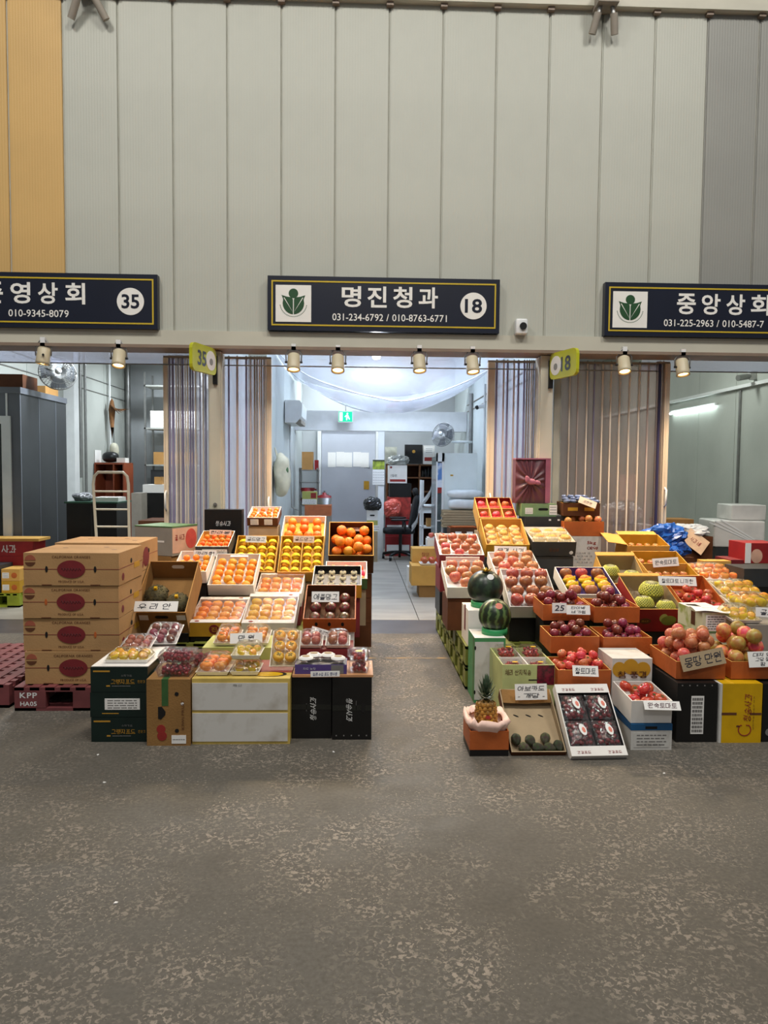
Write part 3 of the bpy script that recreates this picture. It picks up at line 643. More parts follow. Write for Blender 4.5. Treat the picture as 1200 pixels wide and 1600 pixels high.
def fruit_meshes(kind, m):
    """unit-radius meshes: body plus list of (part name, mesh)"""
    key = (kind, m.name)
    if key in PROTO: return PROTO[key]
    parts = []
    if kind == 'orange':
        b = MB().lathe(sphere_prof(9, 0.95, 0.10, 0.03, 0.4), 14); parts.append(('stem_button', MB().lathe([(0.09, 0.80), (0.07, 0.87), (0, 0.88)], 6).mesh('stem_button', [m_calyx])))
    elif kind == 'apple':
        b = MB().lathe([(0, -0.72), (0.18, -0.84), (0.45, -0.86), (0.78, -0.60), (0.97, -0.12), (1.0, 0.25), (0.86, 0.62), (0.55, 0.84), (0.25, 0.84), (0.08, 0.66), (0, 0.6)], 14)
        parts.append(('stem', MB().tube((0, 0, 0.6), (0.08, 0.04, 0.98), 0.035, 5).mesh('stem', [m_stem])))
    elif kind == 'pear':
        b = MB().lathe([(0, -0.66), (0.3, -0.80), (0.7, -0.66), (0.98, -0.1), (0.97, 0.28), (0.7, 0.68), (0.3, 0.80), (0.1, 0.68), (0, 0.64)], 14)
        parts.append(('stem', MB().tube((0, 0, 0.62), (0.04, 0.02, 0.86), 0.05, 5).mesh('stem', [m_stem])))
    elif kind == 'pear_net':
        b = MB().lathe([(0, -0.66), (0.3, -0.80), (0.7, -0.66), (0.98, -0.1), (0.97, 0.28), (0.7, 0.68), (0.3, 0.80), (0.1, 0.68), (0, 0.64)], 14)
        n = MB(); N_ = 28
        vs = [((1.06 if i % 2 else 0.99)*r*cos(2*pi*i/N_), (1.06 if i % 2 else 0.99)*r*sin(2*pi*i/N_), z) for r, z in ((0.62, -0.76), (1.0, -0.35), (1.08, 0.1), (0.98, 0.42)) for i in range(N_)]
        n.add(vs, [(j*N_+i, j*N_+(i+1) % N_, (j+1)*N_+(i+1) % N_, (j+1)*N_+i) for j in range(3) for i in range(N_)])
        parts.append(('foam_net', n.mesh('foam_net', [m_wnet])))
    elif kind == 'ynet':     # fruit half wrapped in a yellow foam net
        b = MB().lathe(sphere_prof(9, 0.9), 14)
        N_ = 20; n = MB(); prof = [(0.5, -0.82), (0.94, -0.5), (1.09, 0.0), (1.06, 0.3), (0.98, 0.42)]
        vs = [(((1.05 if i % 2 else 1.0))*r*cos(2*pi*i/N_), ((1.05 if i % 2 else 1.0))*r*sin(2*pi*i/N_), z+0.22*cos(2*pi*i/N_)*(z+0.82)) for r, z in prof for i in range(N_)]
        n.add(vs, [(j*N_+i, j*N_+(i+1) % N_, (j+1)*N_+(i+1) % N_, (j+1)*N_+i) for j in range(4) for i in range(N_)], smooth=True)
        parts.append(('foam_net', n.mesh('foam_net', [m_ynet])))
    elif kind == 'persimmon':
        b = MB().lathe([(0, -0.62), (0.4, -0.66), (0.85, -0.42), (1.0, 0.0), (0.9, 0.42), (0.55, 0.62), (0.2, 0.60), (0, 0.56)], 14)
        q = MB()
        for k in range(4): q.add([(0, 0, .60), (.28, .16, .66), (.46, 0, .68), (.28, -.16, .66)], [(0, 3, 2, 1)], Rz(90*k))
        parts.append(('calyx', q.mesh('calyx', [m_calyx])))
    elif kind == 'plum': b = MB().lathe(sphere_prof(8, 1.0, 0.12, 0.0, 0.35), 12)
    elif kind == 'tomato':
        b = MB().lathe([(0, -0.78), (0.45, -0.74), (0.9, -0.35), (1.0, 0.05), (0.86, 0.52), (0.45, 0.74), (0.14, 0.68), (0, 0.64)], 12)
        q = MB()
        for k in range(5): q.add([(0, 0, .68), (.14, .08, .76), (.42, 0, .80), (.14, -.08, .76)], [(0, 3, 2, 1)], Rz(72*k))
        parts.append(('calyx', q.mesh('calyx', [mat('green_calyx', S(70, 96, 44), 0.7)])))
    elif kind == 'mango': b = MB().sup((0, 0, 0), 1.25, 0.9, 0.82, 0.9, 0.95, 14, 9, 0.05, 1.2, 3)
    elif kind == 'avocado': b = MB().lathe([(0, -1.0), (0.5, -0.88), (0.86, -0.45), (0.93, 0), (0.78, 0.5), (0.5, 0.95), (0.22, 1.22), (0, 1.27)], 14)
    me = b.mesh(kind, [m]); PROTO[key] = (me, parts); return PROTO[key]
ORD = ['first', 'second', 'third', 'fourth', 'fifth', 'sixth', 'seventh', 'eighth', 'ninth', 'tenth', 'eleventh', 'twelfth']
def put(kind, name, m, r, M, label, cat, group, rot=None, parts=True):
    me, ps = fruit_meshes(kind, m)
    R = (rot if rot is not None else Rz(random.uniform(0, 360)) @ Rx(random.uniform(-30, 30)) @ Ry(random.uniform(-30, 30)))
    o = link(name, me, None, M @ R @ Matrix.Diagonal((r, r, r, 1))); tag(o, label, cat, group)
    if parts:
        for n, pm in ps: link(n, pm, o)
    return o
def drop(n, w, L, r, seed, z0=0.0, jit=0.06, shrink=0.0):
    """pile of n balls (radius r) in a w x L bin, floor at z0: each lands at the lowest free place of some tries"""
    rnd = random.Random(seed); P = []; rr2 = 2*r; r4 = 4*r*r
    for k in range(n):
        best = None
        for t in range(70):
            m = shrink*min(1, max(0, (k/n-0.5)*2))
            x = rnd.uniform(-w/2+r+m*w*0.3, w/2-r-m*w*0.3); y = rnd.uniform(r+m*L*0.2, L-r-m*L*0.2); z = z0+r
            for (a, b, c, q) in P:
                dx = a-x
                if -rr2 < dx < rr2:
                    d2 = dx*dx+(b-y)*(b-y)
                    if d2 < r4: z = max(z, c+sqrt(1.005*r4-d2))
            if best is None or z+0.05*abs(x) < best[2]+0.05*abs(best[0]): best = (x, y, z, r)
        P.append(best)
    return [(a, b, c) for a, b, c, _ in P]
def rows_label(P, r, adj, where):
    """name each visible fruit by its row from the front and its place in it; those hidden below share one label"""
    vis = [i for i, p in enumerate(P) if not any(q[2] > p[2]+0.5*r and (q[0]-p[0])**2+(q[1]-p[1])**2 < (1.3*r)**2 for q in P)]
    if not vis: return {}
    ys = sorted(vis, key=lambda i: P[i][1]); rows = []; cur = []; y0 = None
    for i in ys:
        if y0 is None or P[i][1]-y0 < 1.5*r:
            cur.append(i); y0 = P[i][1] if y0 is None else y0
        else: rows.append(cur); cur = [i]; y0 = P[i][1]
    rows.append(cur); out = {}
    for ri, row in enumerate(rows):
        row.sort(key=lambda i: P[i][0])
        for ci, i in enumerate(row):
            pl = 'only' if len(row) == 1 else 'leftmost' if ci == 0 else 'rightmost' if ci == len(row)-1 else ORD[min(ci, 11)]+' from left'
            rw = 'front row' if ri == 0 else 'back row' if ri == len(rows)-1 else ORD[min(ri, 11)]+' row'
            out[i] = f"{adj}, {pl}, {rw}, {where.removeprefix('the ')}"
    return out
def fill(F_, P, kind, name, m, r, adj, where, cat, group, rot=None, parts=True):
    dm = min([sqrt(sum((a-b)**2 for a, b in zip(p, q))) for i, p in enumerate(P) for q in P[:i]] or [1])
    if dm/2 < r*.97: r2 = dm/2/.985; P = [(a, b, c-(r-r2)*.5) for a, b, c in P]; r = r2
    if min(p[2] for p in P) > 0:
        lift = r*(1.12 if kind in ('ynet', 'pear_net') else 1.0)+.003-min(p[2] for p in P)
        if lift > 0: P = [(a, b, c+lift) for a, b, c in P]
    lab = rows_label(P, r, adj, where)
    for i, p in enumerate(P):
        put(kind, name, m, r*0.985, F_ @ T(p), lab.get(i, f'{adj} under the others in {where}'), cat, group, rot(i) if rot else None, parts)
# ================================================================== CARTONS
def open_carton(name, w, L, H, d, mo, mi, mr, t=0.006, parent=None, M=None, front=None, back=0.0):
    """open box; local origin = middle of the front rim edge, x right, y to the back, z up; cavity d deep. front: lowered front wall height from floor"""
    b = MB(); fh = 0.0 if front is None else -(d-front)
    A = [(-w/2, 0), (w/2, 0), (w/2, L), (-w/2, L)]; I = [(-w/2+t, t), (w/2-t, t), (w/2-t, L-t), (-w/2+t, L-t)]
    zo = [fh, fh, back, back]
    v = [(x, y, -H) for x, y in A]+[(x, y, z) for (x, y), z in zip(A, zo)]+[(x, y, z) for (x, y), z in zip(I, zo)]+[(x, y, -d) for x, y in I]
    b.add(v, [(0, 3, 2, 1)]+[(i, (i+1) % 4, 4+(i+1) % 4, 4+i) for i in range(4)], None, 0)
    b.add(v, [(4+i, 4+(i+1) % 4, 8+(i+1) % 4, 8+i) for i in range(4)], None, 2)
    b.add(v, [(8+i, 8+(i+1) % 4, 12+(i+1) % 4, 12+i) for i in range(4)]+[(12, 13, 14, 15)], None, 1)
    return b.obj(name, [mo, mi, mr], parent, M)
def solve_tilt(P0, yaw, L, by, lo=-25, hi=75):
    best = None
    for k in range(201):
        a = lo+(hi-lo)*k/200
        q = P0+Vector((-sin(radians(yaw))*cos(radians(a)), cos(radians(yaw))*cos(radians(a)), sin(radians(a))))*L
        e = abs(proj(q)[1]-by)
        if best is None or e < best[0]: best = (e, a)
    return best[1]
TR = {}
def tray(key, label, x0, x1, yf, Y, yb, L, H, d, mo, mi=None, mr=None, yaw=0.0, name='open_carton', front=None, back=0.0, base=0.3, sup='auto', supm=None, tilt=None, suplab=None, cat='box', t=0.006, group=None):
    P0 = at((x0+x1)/2, yf, Y); w = abs(at(x1, yf, Y).x-at(x0, yf, Y).x)/cos(radians(yaw))
    a = solve_tilt(P0, yaw, L, yb) if tilt is None else tilt
    Fm = T(P0) @ Rz(yaw) @ Rx(a)
    o = open_carton(name, w, L, H, d, mo, mi or mo, mr or mi or mo, t, None, Fm, front, back); tag(o, label, cat, group)
    TR[key] = dict(o=o, F=Fm, w=w, L=L, H=H, d=d, tilt=a, yaw=yaw, P=P0, t=t)
    zb = (Fm @ Vector((0, 0, -H))); Lh = L*cos(radians(a))
    if sup == 'auto':
        zt = zb.z-0.004 if a >= 0 else (Fm @ Vector((0, L, -H))).z-0.004
        G = T((zb.x, zb.y, 0)) @ Rz(yaw)
        base = ground_under(zb.x, zb.y, w*.94, .015, .015+Lh-.06)
        if zt-base > 0.03:
            n = max(1, round((zt-base)/0.24)); h = (zt-base)/n; ww = w*0.94
            ms = supm or [black_c, grey_c, maroon, beige, dkgreen]
            for k in range(n):
                m = ms[(k+len(TR)) % len(ms)]
                closed_carton(T((zb.x, zb.y, base+k*h)) @ Rz(yaw), ww, Lh-0.06, h-0.003, m, f"closed {m.name.replace('_', ' ').replace(' carton', '')} carton, {'the only one' if n == 1 else ORD[k]+' from the bottom'}, stacked under the {suplab or key}", y0=0.015)
        if a > 4:
            dy = 0.62*Lh; zz = zb.z+dy*math.tan(radians(a))-0.012
            hh = zz-zt
            if hh > 0.015:
                closed_carton(G @ T((0, 0, zt+0.0)), w*0.8, 0.2*Lh, hh, kraftd, f'low cardboard prop tilting the {suplab or key}', y0=dy, name='cardboard_prop')
    return TR[key]
PALLET_TOPS = [(-1.26, -0.09, 5.08, 6.18, 0.302), (0.745, 1.945, 5.0, 6.94, 0.302)]      # x0, x1, y0, y1, top
def ground_under(x, y, w, y0, y1):
    for a, b, c, d, z in PALLET_TOPS:
        if x+w/2 > a-.005 and x-w/2 < b+.005 and y+y1 > c-.005 and y+y0 < d+.005: return z
    return 0.0
def closed_carton(M, w, L, h, m, label, y0=0.0, name='carton', group=None, tape=None, lidlines=False):
    t = M.translation
    if t.z < .29:
        g = ground_under(t.x, t.y, w, y0, y0+L)
        if g > t.z:
            h = t.z+h-g; M = T((0, 0, g-t.z)) @ M
            if h < .01: return None
    o = MB().box(-w/2, y0, 0, w/2, y0+L, h).obj(name, [m], None, M); tag(o, label, 'box', group)
    if tape:
        MB().box(-0.025, y0-0.0012, 0, 0.025, y0+L+0.0012, h+0.0012).obj('packing_tape', tape, o)
    return o
def hand_hole(parent, x, z, w=0.08, h=0.022, M=None, m=None):
    pts = [(-w/2+h/2+h/2*cos(radians(a)), h/2*sin(radians(a))) for a in range(90, 271, 30)]+[(w/2-h/2+h/2*cos(radians(a)), h/2*sin(radians(a))) for a in range(-90, 91, 30)]
    return MB().prism(pts, -0.001, 0.0012).obj('hand_hole', m or hole_m, parent, (M or Matrix()) @ T((x, 0, z)) @ FRONT)
def sticker(parent, x, z, w, h, m=white_p, M=None, lines=3, lm=None, name='paper_label'):
    o = MB().box(-w/2, -0.0015, -h/2, w/2, 0.0, h/2).obj(name, m, parent, (M or Matrix()) @ T((x, 0, z)))
    if lines:
        b = MB(); rnd = random.Random(int(abs(x*1000))+lines)
        for k in range(lines):
            z_ = h/2-h*(k+0.8)/(lines+0.6)
            x_ = -w*0.42
            while x_ < w*0.38:
                q = rnd.uniform(0.06, 0.2)*w; b.box(x_, -0.0022, z_-h*0.035, min(x_+q, w*0.42), -0.0016, z_+h*0.035); x_ += q+0.03*w
        stuff(b.obj('fine_print', lm or ink_g, o))
    return o
def card(label, x0, x1, yc, Y, text, hpx=None, roll=0.0, lean=14, yaw=0.0, lines=None, m=None, im=None, tw=0.86, th=0.6, bold=0.012):
    """hand-written price card"""
    P = at((x0+x1)/2, yc, Y); w = (x1-x0)/1155*Y; h = (hpx or (x1-x0)*0.32)/1155*Y
    M = T(P) @ Rz(yaw) @ Rx(-lean) @ Ry(roll)
    o = MB().box(-w/2, -0.001, -h/2, w/2, 0.001, h/2).obj('price_card', m or white_p, None, M); tag(o, label, 'sign')
    ls = lines or [text]
    for i, s in enumerate(ls):
        n = len(ls); hh = h*th/n if n > 1 else h*th
        lettering(s, o, T((0, -0.001, h*(0.5-(i+0.5)/n)*0.9)) @ FRONT, w*tw*(1 if i == 0 or n < 3 else 0.8 if i < n-1 else .3), hh*0.72 if n > 1 else hh, im or ink, bold, 0.15)
    return o
def Pgrid(rows, w, L, z, y0=0.0, jit=0.004, seed=1):
    """rows: list of counts from front to back"""
    rnd = random.Random(seed); out = []
    for j, n in enumerate(rows):
        y = y0+(L-2*y0)*(j+0.5)/len(rows)
        for i in range(n): out.append((-w/2+w*(i+0.5)/n+rnd.uniform(-jit, jit), y+rnd.uniform(-jit, jit), z+rnd.uniform(-jit, jit)))
    return out
def film_sheet(tr, zf=0.004, bulge=0.02, name='film_cover', seed=0, m=None, inset=0.0):
    w, L = tr['w']-2*inset, tr['L']-2*inset
    def f(u, v):
        x = -w/2+w*u; y = inset+L*v; e = min(u, 1-u, v, 1-v)
        z = zf+bulge*(1-(2*u-1)**4)*(1-(2*v-1)**4)+(0.006*noise.noise(Vector((x*22+seed, y*22, 1))) if e > 0.02 else 0)
        return (x, y, z)
    return MB().grid(f, 18, 18).obj(name, m or film, tr['o'])
def liner(tr, z, m=foamw, rows=None, r=0.03, name='foam_liner'):
    """thin pressed foam liner inside a tray"""
    z = -tr['d']+.006
    w, L, t = tr['w']-2*tr['t']-0.004, tr['L']-2*tr['t']-0.004, tr['t']+0.002
    return MB().grid(lambda u, v: (-w/2+w*u, t+L*v, z+0.004*sin(u*40)*sin(v*44)), 24, 24).obj(name, m, tr['o'])
# ================================================================== LEFT STALL
def pallet(label, x, y, w, L, h, z, m, nblk=3, yaw=0, deckbars=9, name='plastic_pallet'):
    s = thing(name, label, 'pallet', T((x, y, z)) @ Rz(yaw))
    b = MB(); n = deckbars
    for i in range(n): x0 = w*i/n; b.box(x0, 0, h-0.022, x0+w/n*0.62, L, h)
    for j in range(n): y0 = (L-0.05)*j/(n-1); b.box(0, y0, h-0.03, w, y0+0.05, h-0.004)
    b.obj('deck', m, s)
    bw = 0.13
    for i in range(nblk):
        for j in range(nblk):
            x0 = (w-bw)*i/(nblk-1); y0 = (L-bw)*j/(nblk-1)
            MB().box(x0, y0, 0.02, x0+bw, y0+bw, h-0.03).obj('block', m, s)
    for i in range(nblk):
        x0 = (w-bw)*i/(nblk-1); MB().box(x0, 0, 0, x0+bw, L, 0.02).obj('runner', m, s)
        y0 = (L-bw)*i/(nblk-1); MB().box(0, y0, 0.0, w, y0+bw, 0.018).obj('runner', m, s)
    return s
# --- red pallets and citrus cartons at the far left
pl = pallet('faded red plastic pallet under the brown citrus cartons', gnd(20, 1113).x, 4.56, .84, 1.1, 0.15, 0, red_pl)
lettering('KPP', pl, T((0.085, -0.0005, 0.098)) @ FRONT, 0.105, 0.034, ink_w, 0.03)
lettering('HA05', pl, T((0.085, -0.0005, 0.045)) @ FRONT, 0.10, 0.028, ink_w, 0.02)
MB().box(-0.0, -0.001, 0.02, 0.19, 0.05, 0.125).obj('corner_block', red_pl, pl)
pallet('empty faded red plastic pallet lying left of the citrus cartons', gnd(20, 1113).x-1.24, 4.62, 1.18, 1.1, 0.15, 0, red_pl, deckbars=13)
def citrus(M, w, L, h, label, group, seed=0, rings=True):
    o = MB().box(-w/2, 0, 0, w/2, L, h-0.004).obj('citrus_carton', kraft_or, None, M); tag(o, label, 'box', group)
    ph = h/2-0.002
    MB().box(-w/2-0.0012, -0.0012, ph-0.0015, w/2+0.0012, L+.001, ph+0.0015).obj('printed_line', maroon, o)
    flat(o, disc(0.0, 0, w*0.147, 36, h*0.27), T((-0.0, -0.001, ph)) @ FRONT, maroon, 0.0005, .0022, 'oval_print')
    lettering('CALIFORNIA ORANGES', o, T((0, -0.0005, h*0.86)) @ FRONT, w*0.40, h*0.075, ink_br, 0.0)
    lettering('PRODUCE OF U.S.A.', o, T((0, -0.0005, h*0.12)) @ FRONT, w*0.27, h*0.065, ink_br, 0.0)
    MB().path([(-w*.1+w*.2*i/22, -.003, ph+h*.05*sin(i*1.9)) for i in range(23)], .0022, 4).obj('script_lettering', mat('dark_maroon_print', S(74, 16, 22), .6), o)
    for sx in (-0.26, 0.25):
        flat(o, disc(0, 0, 0.008, 12, 0.02), T((w*sx, -0.0005, ph)) @ FRONT, hole_m if (seed+int(sx*10)) % 3 else brownred, 0, .0018, 'vent_hole')
    e = T((-w*0.43, -0.0005, h*0.76)) @ FRONT
    up = [(0.033*cos(radians(a)), 0.033*sin(radians(a))) for a in range(0, 181, 15)]; dn = [(0.033*cos(radians(a)), 0.033*sin(radians(a))-0.004) for a in range(195, 346, 15)]
    flat(o, up, e, mat('faded_red_print', S(158, 84, 60), 0.7), 0, .0015, 'round_emblem'); flat(o, dn, e, ink_br, 0, .0015, 'round_emblem')
    for sx in (-0.26, 0.25): MB().box(w*sx-0.03, -0.001, 0, w*sx+0.03, 0.003, 0.006).obj('tab_slot', ink_br, o)
    # right-hand end
    R_ = T((w/2, 0, 0)) @ Rz(90)
    flat(o, disc(0, 0, 0.016, 16, 0.016), R_ @ T((L*0.5, -.0005, h*0.62)) @ FRONT, hole_m, 0, .0018, 'vent_hole')
    flat(o, disc(0, 0, 0.022, 16, 0.024), R_ @ T((0.08, -.0005, h*0.22)) @ FRONT, maroon, 0, .0015, 'round_emblem')
    if rings: flat(o, disc(0, 0, 0.075, 24, 0.07), R_ @ T((L*0.36, -.0005, h*0.30+0.03)) @ FRONT, maroon, 0, .0012, 'round_emblem') if seed > 5 else MB().box(L*0.62, -.0015, h*0.34, L*0.86, 0, h*0.52).obj('paper_label', ochre, o, R_)
    for tx, ty in ((-0.15, 0.3), (0.1, 0.35), (0.2, 0.2)):
        flat(o, disc(0, 0, 0.018, 12, 0.008), T((tx, ty, h-0.0038)), ink_br, 0, .001, 'vent_hole')
    return o
xc = (at(37, 970, 4.63).x+at(188, 970, 4.63).x)/2; wC = at(188, 970, 4.63).x-at(37, 970, 4.63).x
for k in range(4):
    dx = [0.008, -0.006, -0.004, 0.004][k]
    citrus(T((xc+dx, 4.62+[0.0, .012, .006, 0][k], 0.152+0.2065*k)) @ Rz([0.4, -0.3, .2, 0][k]), wC-0.004*k, 0.5, 0.2065, f"brown citrus carton with red oval, {['lowest', 'second from the bottom', 'third from the bottom', 'topmost'][k]} in the front stack", 'citrus cartons in the front stack', k)
for k in range(4):
    citrus(T((xc-0.03, 5.17, 0.152+0.2085*k)), wC-0.02, 0.48, 0.2085, f"brown citrus carton, {['lowest', 'second from the bottom', 'third from the bottom', 'topmost'][k]} in the stack behind the front citrus stack", 'citrus cartons in the rear stack', 6+k)
# --- far left lime pallet with cartons and the red box
xr_ = at(37, 940, 8.1).x
pallet('lime green plastic pallet at the left edge carrying small cartons', xr_-.62, 8.0, .62, .7, .15, 0, green_pl)
for i in range(2):
    o = closed_carton(T((xr_-0.10, 8.02, 0.152+.13*i)), 0.19, 0.3, 0.128, [ochre, tan][i], ['yellow printed carton at the bottom beside the citrus stack on the lime pallet', 'orange printed carton on the yellow one on the lime pallet'][i])
    flat(o, disc(0, 0, 0.03), T((0.04, 0, 0.06)) @ FRONT, brownred, 0, .002, 'fruit_print'); sticker(o, -0.05, 0.06, 0.07, 0.06)
for i in range(2):
    o = closed_carton(T((xr_-0.37, 8.01, 0.152+i*0.15)), 0.33, 0.3, 0.148, char_c, f"dark carton with white label at the left edge, {['lower', 'upper'][i]} of two on the lime pallet")
    sticker(o, 0.05, 0.07, 0.16, 0.06)
o = closed_carton(T((xr_-0.26, 8.34, 0.152)), 0.5, 0.34, 0.36, red_c, 'tall red carton with white lettering behind the lime pallet cartons')
o2 = closed_carton(T((xr_-0.26, 8.34, 0.514)), 0.52, 0.34, 0.16, red_c, 'red carton with white calligraphy on top of the tall red carton')
lettering('사과', o2, T((-0.0, 0, 0.08)) @ FRONT, 0.16, 0.09, ink_w, 0.03)
closed_carton(T((xr_-0.24, 8.36, 0.676)), 0.6, 0.32, 0.03, tan, 'flat tan cardboard lid lying on the red carton at the left edge')
# --- green pallets under the left display
pallet('olive green plastic pallet under the left display, lower of two', -1.26, 5.08, 1.17, 1.1, 0.15, 0, olive_pl)
pallet('olive green plastic pallet under the left display, upper of two', -1.26, 5.08, 1.17, 1.1, 0.15, 0.15, olive_pl)
# --- front row
Yg = 4.03; xg = (at(142, 1100, Yg).x+at(231, 1100, Yg).x)/2; wg = at(231, 1100, Yg).x-at(142, 1100, Yg).x
def grapebox(k, z, h, label):
    o = closed_carton(T((xg+[0, -0.004, 0][k], Yg, z)), wg, 0.42, h-0.002, dkgreen, label)
    if k != 1:
        lettering('고랭지포도', o, T((0.02, -0.0005, h*0.42)) @ FRONT, 0.13, 0.028, ink_y, 0.02); lettering('친환경', o, T((0.12, -0.0005, h*0.42)) @ FRONT, 0.04, 0.016, ink_y, 0.01)
        MB().box(-0.14, -.001, h*0.8, -0.05, 0, h*0.86).obj('printed_line', ink_y, o)
        MB().box(-0.07, -.001, h*0.22, -0.05, 0, h*0.27).obj('printed_line', ink_y, o); MB().box(-0.04, -.001, h*0.23, 0.06, 0, h*0.25).obj('printed_line', ink_g, o)
        lettering('수확기쁨', o, T((0.04, -0.0005, h*0.66)) @ FRONT, 0.06, 0.012, ink_g, 0.0)
    else:
        sticker(o, 0.02, h*0.52, 0.19, 0.062, lines=4); MB().box(-0.09, -.001, h*0.13, 0.0, 0, h*0.16).obj('printed_line', ink_y, o)
    return o
hg = (gnd(186, 1160).y and 0.417)/3
for k in range(3): grapebox(k, hg*k, hg, f"dark green grape carton at the floor front left, {['lowest', 'middle one', 'topmost'][k]} of three")
tag(MB().box(-wg/2, 0.003, 0, wg/2, 0.45, 0.004).obj('cardboard_sheet', white_c, None, T((xg+0.004, Yg, 0.4172))), 'white cardboard sheet covering the top dark green grape carton', 'sheet')
def foam_tray(M, w, L, label, cat='tray', h=0.022, m=foamw, name='foam_tray', group=None):
    s = MB(); t = 0.012
    s.add([(-w/2+t, t, 0), (w/2-t, t, 0), (w/2-t, L-t, 0), (-w/2+t, L-t, 0), (-w/2, 0, h), (w/2, 0, h), (w/2, L, h), (-w/2, L, h), (-w/2+.006, .006, h), (w/2-.006, .006, h), (w/2-.006, L-.006, h), (-w/2+.006, L-.006, h), (-w/2+t, t, 0.004), (w/2-t, t, .004), (w/2-t, L-t, .004), (-w/2+t, L-t, .004)],
          [(0, 3, 2, 1), (0, 1, 5, 4), (1, 2, 6, 5), (2, 3, 7, 6), (3, 0, 4, 7), (4, 5, 9, 8), (5, 6, 10, 9), (6, 7, 11, 10), (7, 4, 8, 11), (8, 9, 13, 12), (9, 10, 14, 13), (10, 11, 15, 14), (11, 8, 12, 15), (12, 13, 14, 15)])
    o = s.obj(name, m, None, M); tag(o, label, cat, group); return o
def wrap(o, w, L, h, z0=0.02, seed=0, m=None, up=1.0):
    """stretched film hood over a foam tray"""
    def f(u, v):
        x = -w/2+w*u; y = L*v; q = (1-abs(2*u-1)**5)*(1-abs(2*v-1)**5)
        return (x, y, z0+h*q**0.6+0.004*noise.noise(Vector((x*30+seed, y*30, 2)))*(1 if 0 < q else 0))
    return MB().grid(f, 16, 16).obj('film_wrap', m or film, o)
def fruit_tray(label, x0, x1, yf, Y, L, kind, m, r, rows, adj, where, cat, group, tilt=0, yaw=0, z=None, wraph=None, fm=None, rot=None, parts=True, zoff=0.0):
    P0 = at((x0+x1)/2, yf, Y); w = (x1-x0)/1155*Y
    if z is not None: P0.z = z
    M = T(P0) @ Rz(yaw) @ Rx(tilt)
    o = foam_tray(M, w, L, label)
    P = Pgrid(rows, w-0.028, L-0.03, 0.005+r*0.93+zoff, 0.0, 0.002, int(x0)); P = [(a, b+0.015, c) for a, b, c in P]
    fill(M, P, kind, kind_name(kind, m), m, r, adj, where, cat, group, rot, parts)
    wrap(o, w-0.004, L-0.004, wraph or r*1.95, 0.018, x0, fm)
    return o, M, w
def kind_name(kind, m):
    return {m_plum.name: 'plum', m_persim.name: 'persimmon', m_appled.name: 'apple', m_apple.name: 'apple', m_ymango.name: 'yellow_mango', m_mango.name: 'mango', m_kaki.name: 'persimmon', m_redp.name: 'plum', m_peach.name: 'nectarine', m_mixed.name: 'mango',
            m_orange.name: 'orange', m_tang.name: 'tangerine', m_gold.name: 'golden_orange', m_pear.name: 'pear', m_tomato.name: 'tomato', m_avo.name: 'avocado'}.get(m.name, kind)
zt = 0.4215
yfilm = clear('golden_film', (0.99, 0.97, 0.86, 1), 0.05, 0.02, 0.09, 1.0, 28)
def Q(i): return Rz(random.uniform(0, 360)) @ Rx(random.uniform(-14, 14))
fruit_tray('white foam tray of yellow netted fruit on the dark green cartons', 163, 231, 1036, 4.08, 0.17, 'ynet', m_ymango, 0.028, [4, 3], 'small yellow netted mango', 'the foam tray on the dark green cartons', 'mango', 'netted fruit on the grape cartons', z=zt, wraph=0.05, fm=yfilm)
fruit_tray('film wrapped tray of red plums behind the yellow fruit tray', 183, 232, 1012, 4.28, 0.20, 'plum', m_appled, 0.024, [3, 3, 3], 'red plum', 'the left wrapped plum tray', 'plum', 'plums in the left wrapped tray', z=zt, tilt=12)
closed_carton(T((at(255, 1000, 4.3).x, 4.42, 0)), 0.3, 0.13, 0.40, black_c, 'black carton standing behind the dark green stack under the dark plum tray')
fruit_tray('film wrapped tray of dark plums leaning behind the cherry tubs', 222, 276, 1008, 4.5, 0.22, 'plum', m_plum, 0.027, [3, 3, 3], 'dark plum', 'the right wrapped plum tray', 'plum', 'plums in the right wrapped tray', tilt=20, z=0.415)
# kiwi carton and cherry tubs
Yk = 3.97; xk = (at(229, 1100, Yk).x+at(297, 1100, Yk).x)/2; wk = at(297, 1100, Yk).x-at(229, 1100, Yk).x
kc = closed_carton(T((xk, Yk, 0)), wk, 0.36, 0.365, kraftd, 'narrow brown fruit carton with green tape between the green and white cartons')
MB().box(-0.035, -0.0012, 0.22, -0.0, 0.36, 0.3662).obj('packing_tape', mat('green_tape', S(58, 98, 52), 0.4), kc)
flat(kc, [(-.02, -.03), (-.005, -.035), (.018, -.01), (.02, .008), (.0, .035), (-.02, .035)], T((-0.035, 0, 0.18)) @ FRONT, hole_m, 0, .0015, 'hand_hole')
for x, z in ((0.045, 0.285), (0.045, 0.083)): flat(kc, disc(0, 0, .011, 16), T((x, 0, z)) @ FRONT, hole_m, 0, .0015, 'vent_hole')
flat(kc, disc(0, 0, .008, 12), T((0.075, 0, 0.232)) @ FRONT, white_p, 0, .0015, 'vent_hole')
flat(kc, disc(0, 0.022, .024, 20)+[], T((-0.04, 0, 0.07)) @ FRONT, ink_r, 0, .0012, 'oval_print'); flat(kc, disc(0, -0.016, .026, 20), T((-0.035, 0, 0.07)) @ FRONT, ink_r, 0, .0013, 'oval_print')
sticker(kc, 0.055, 0.035, 0.078, 0.046, lines=1)
lettering('KIWI FRUIT', kc, T((0.078, -0.0005, 0.17)) @ FRONT @ Rz(90), 0.16, 0.014, ink_br, 0.0)
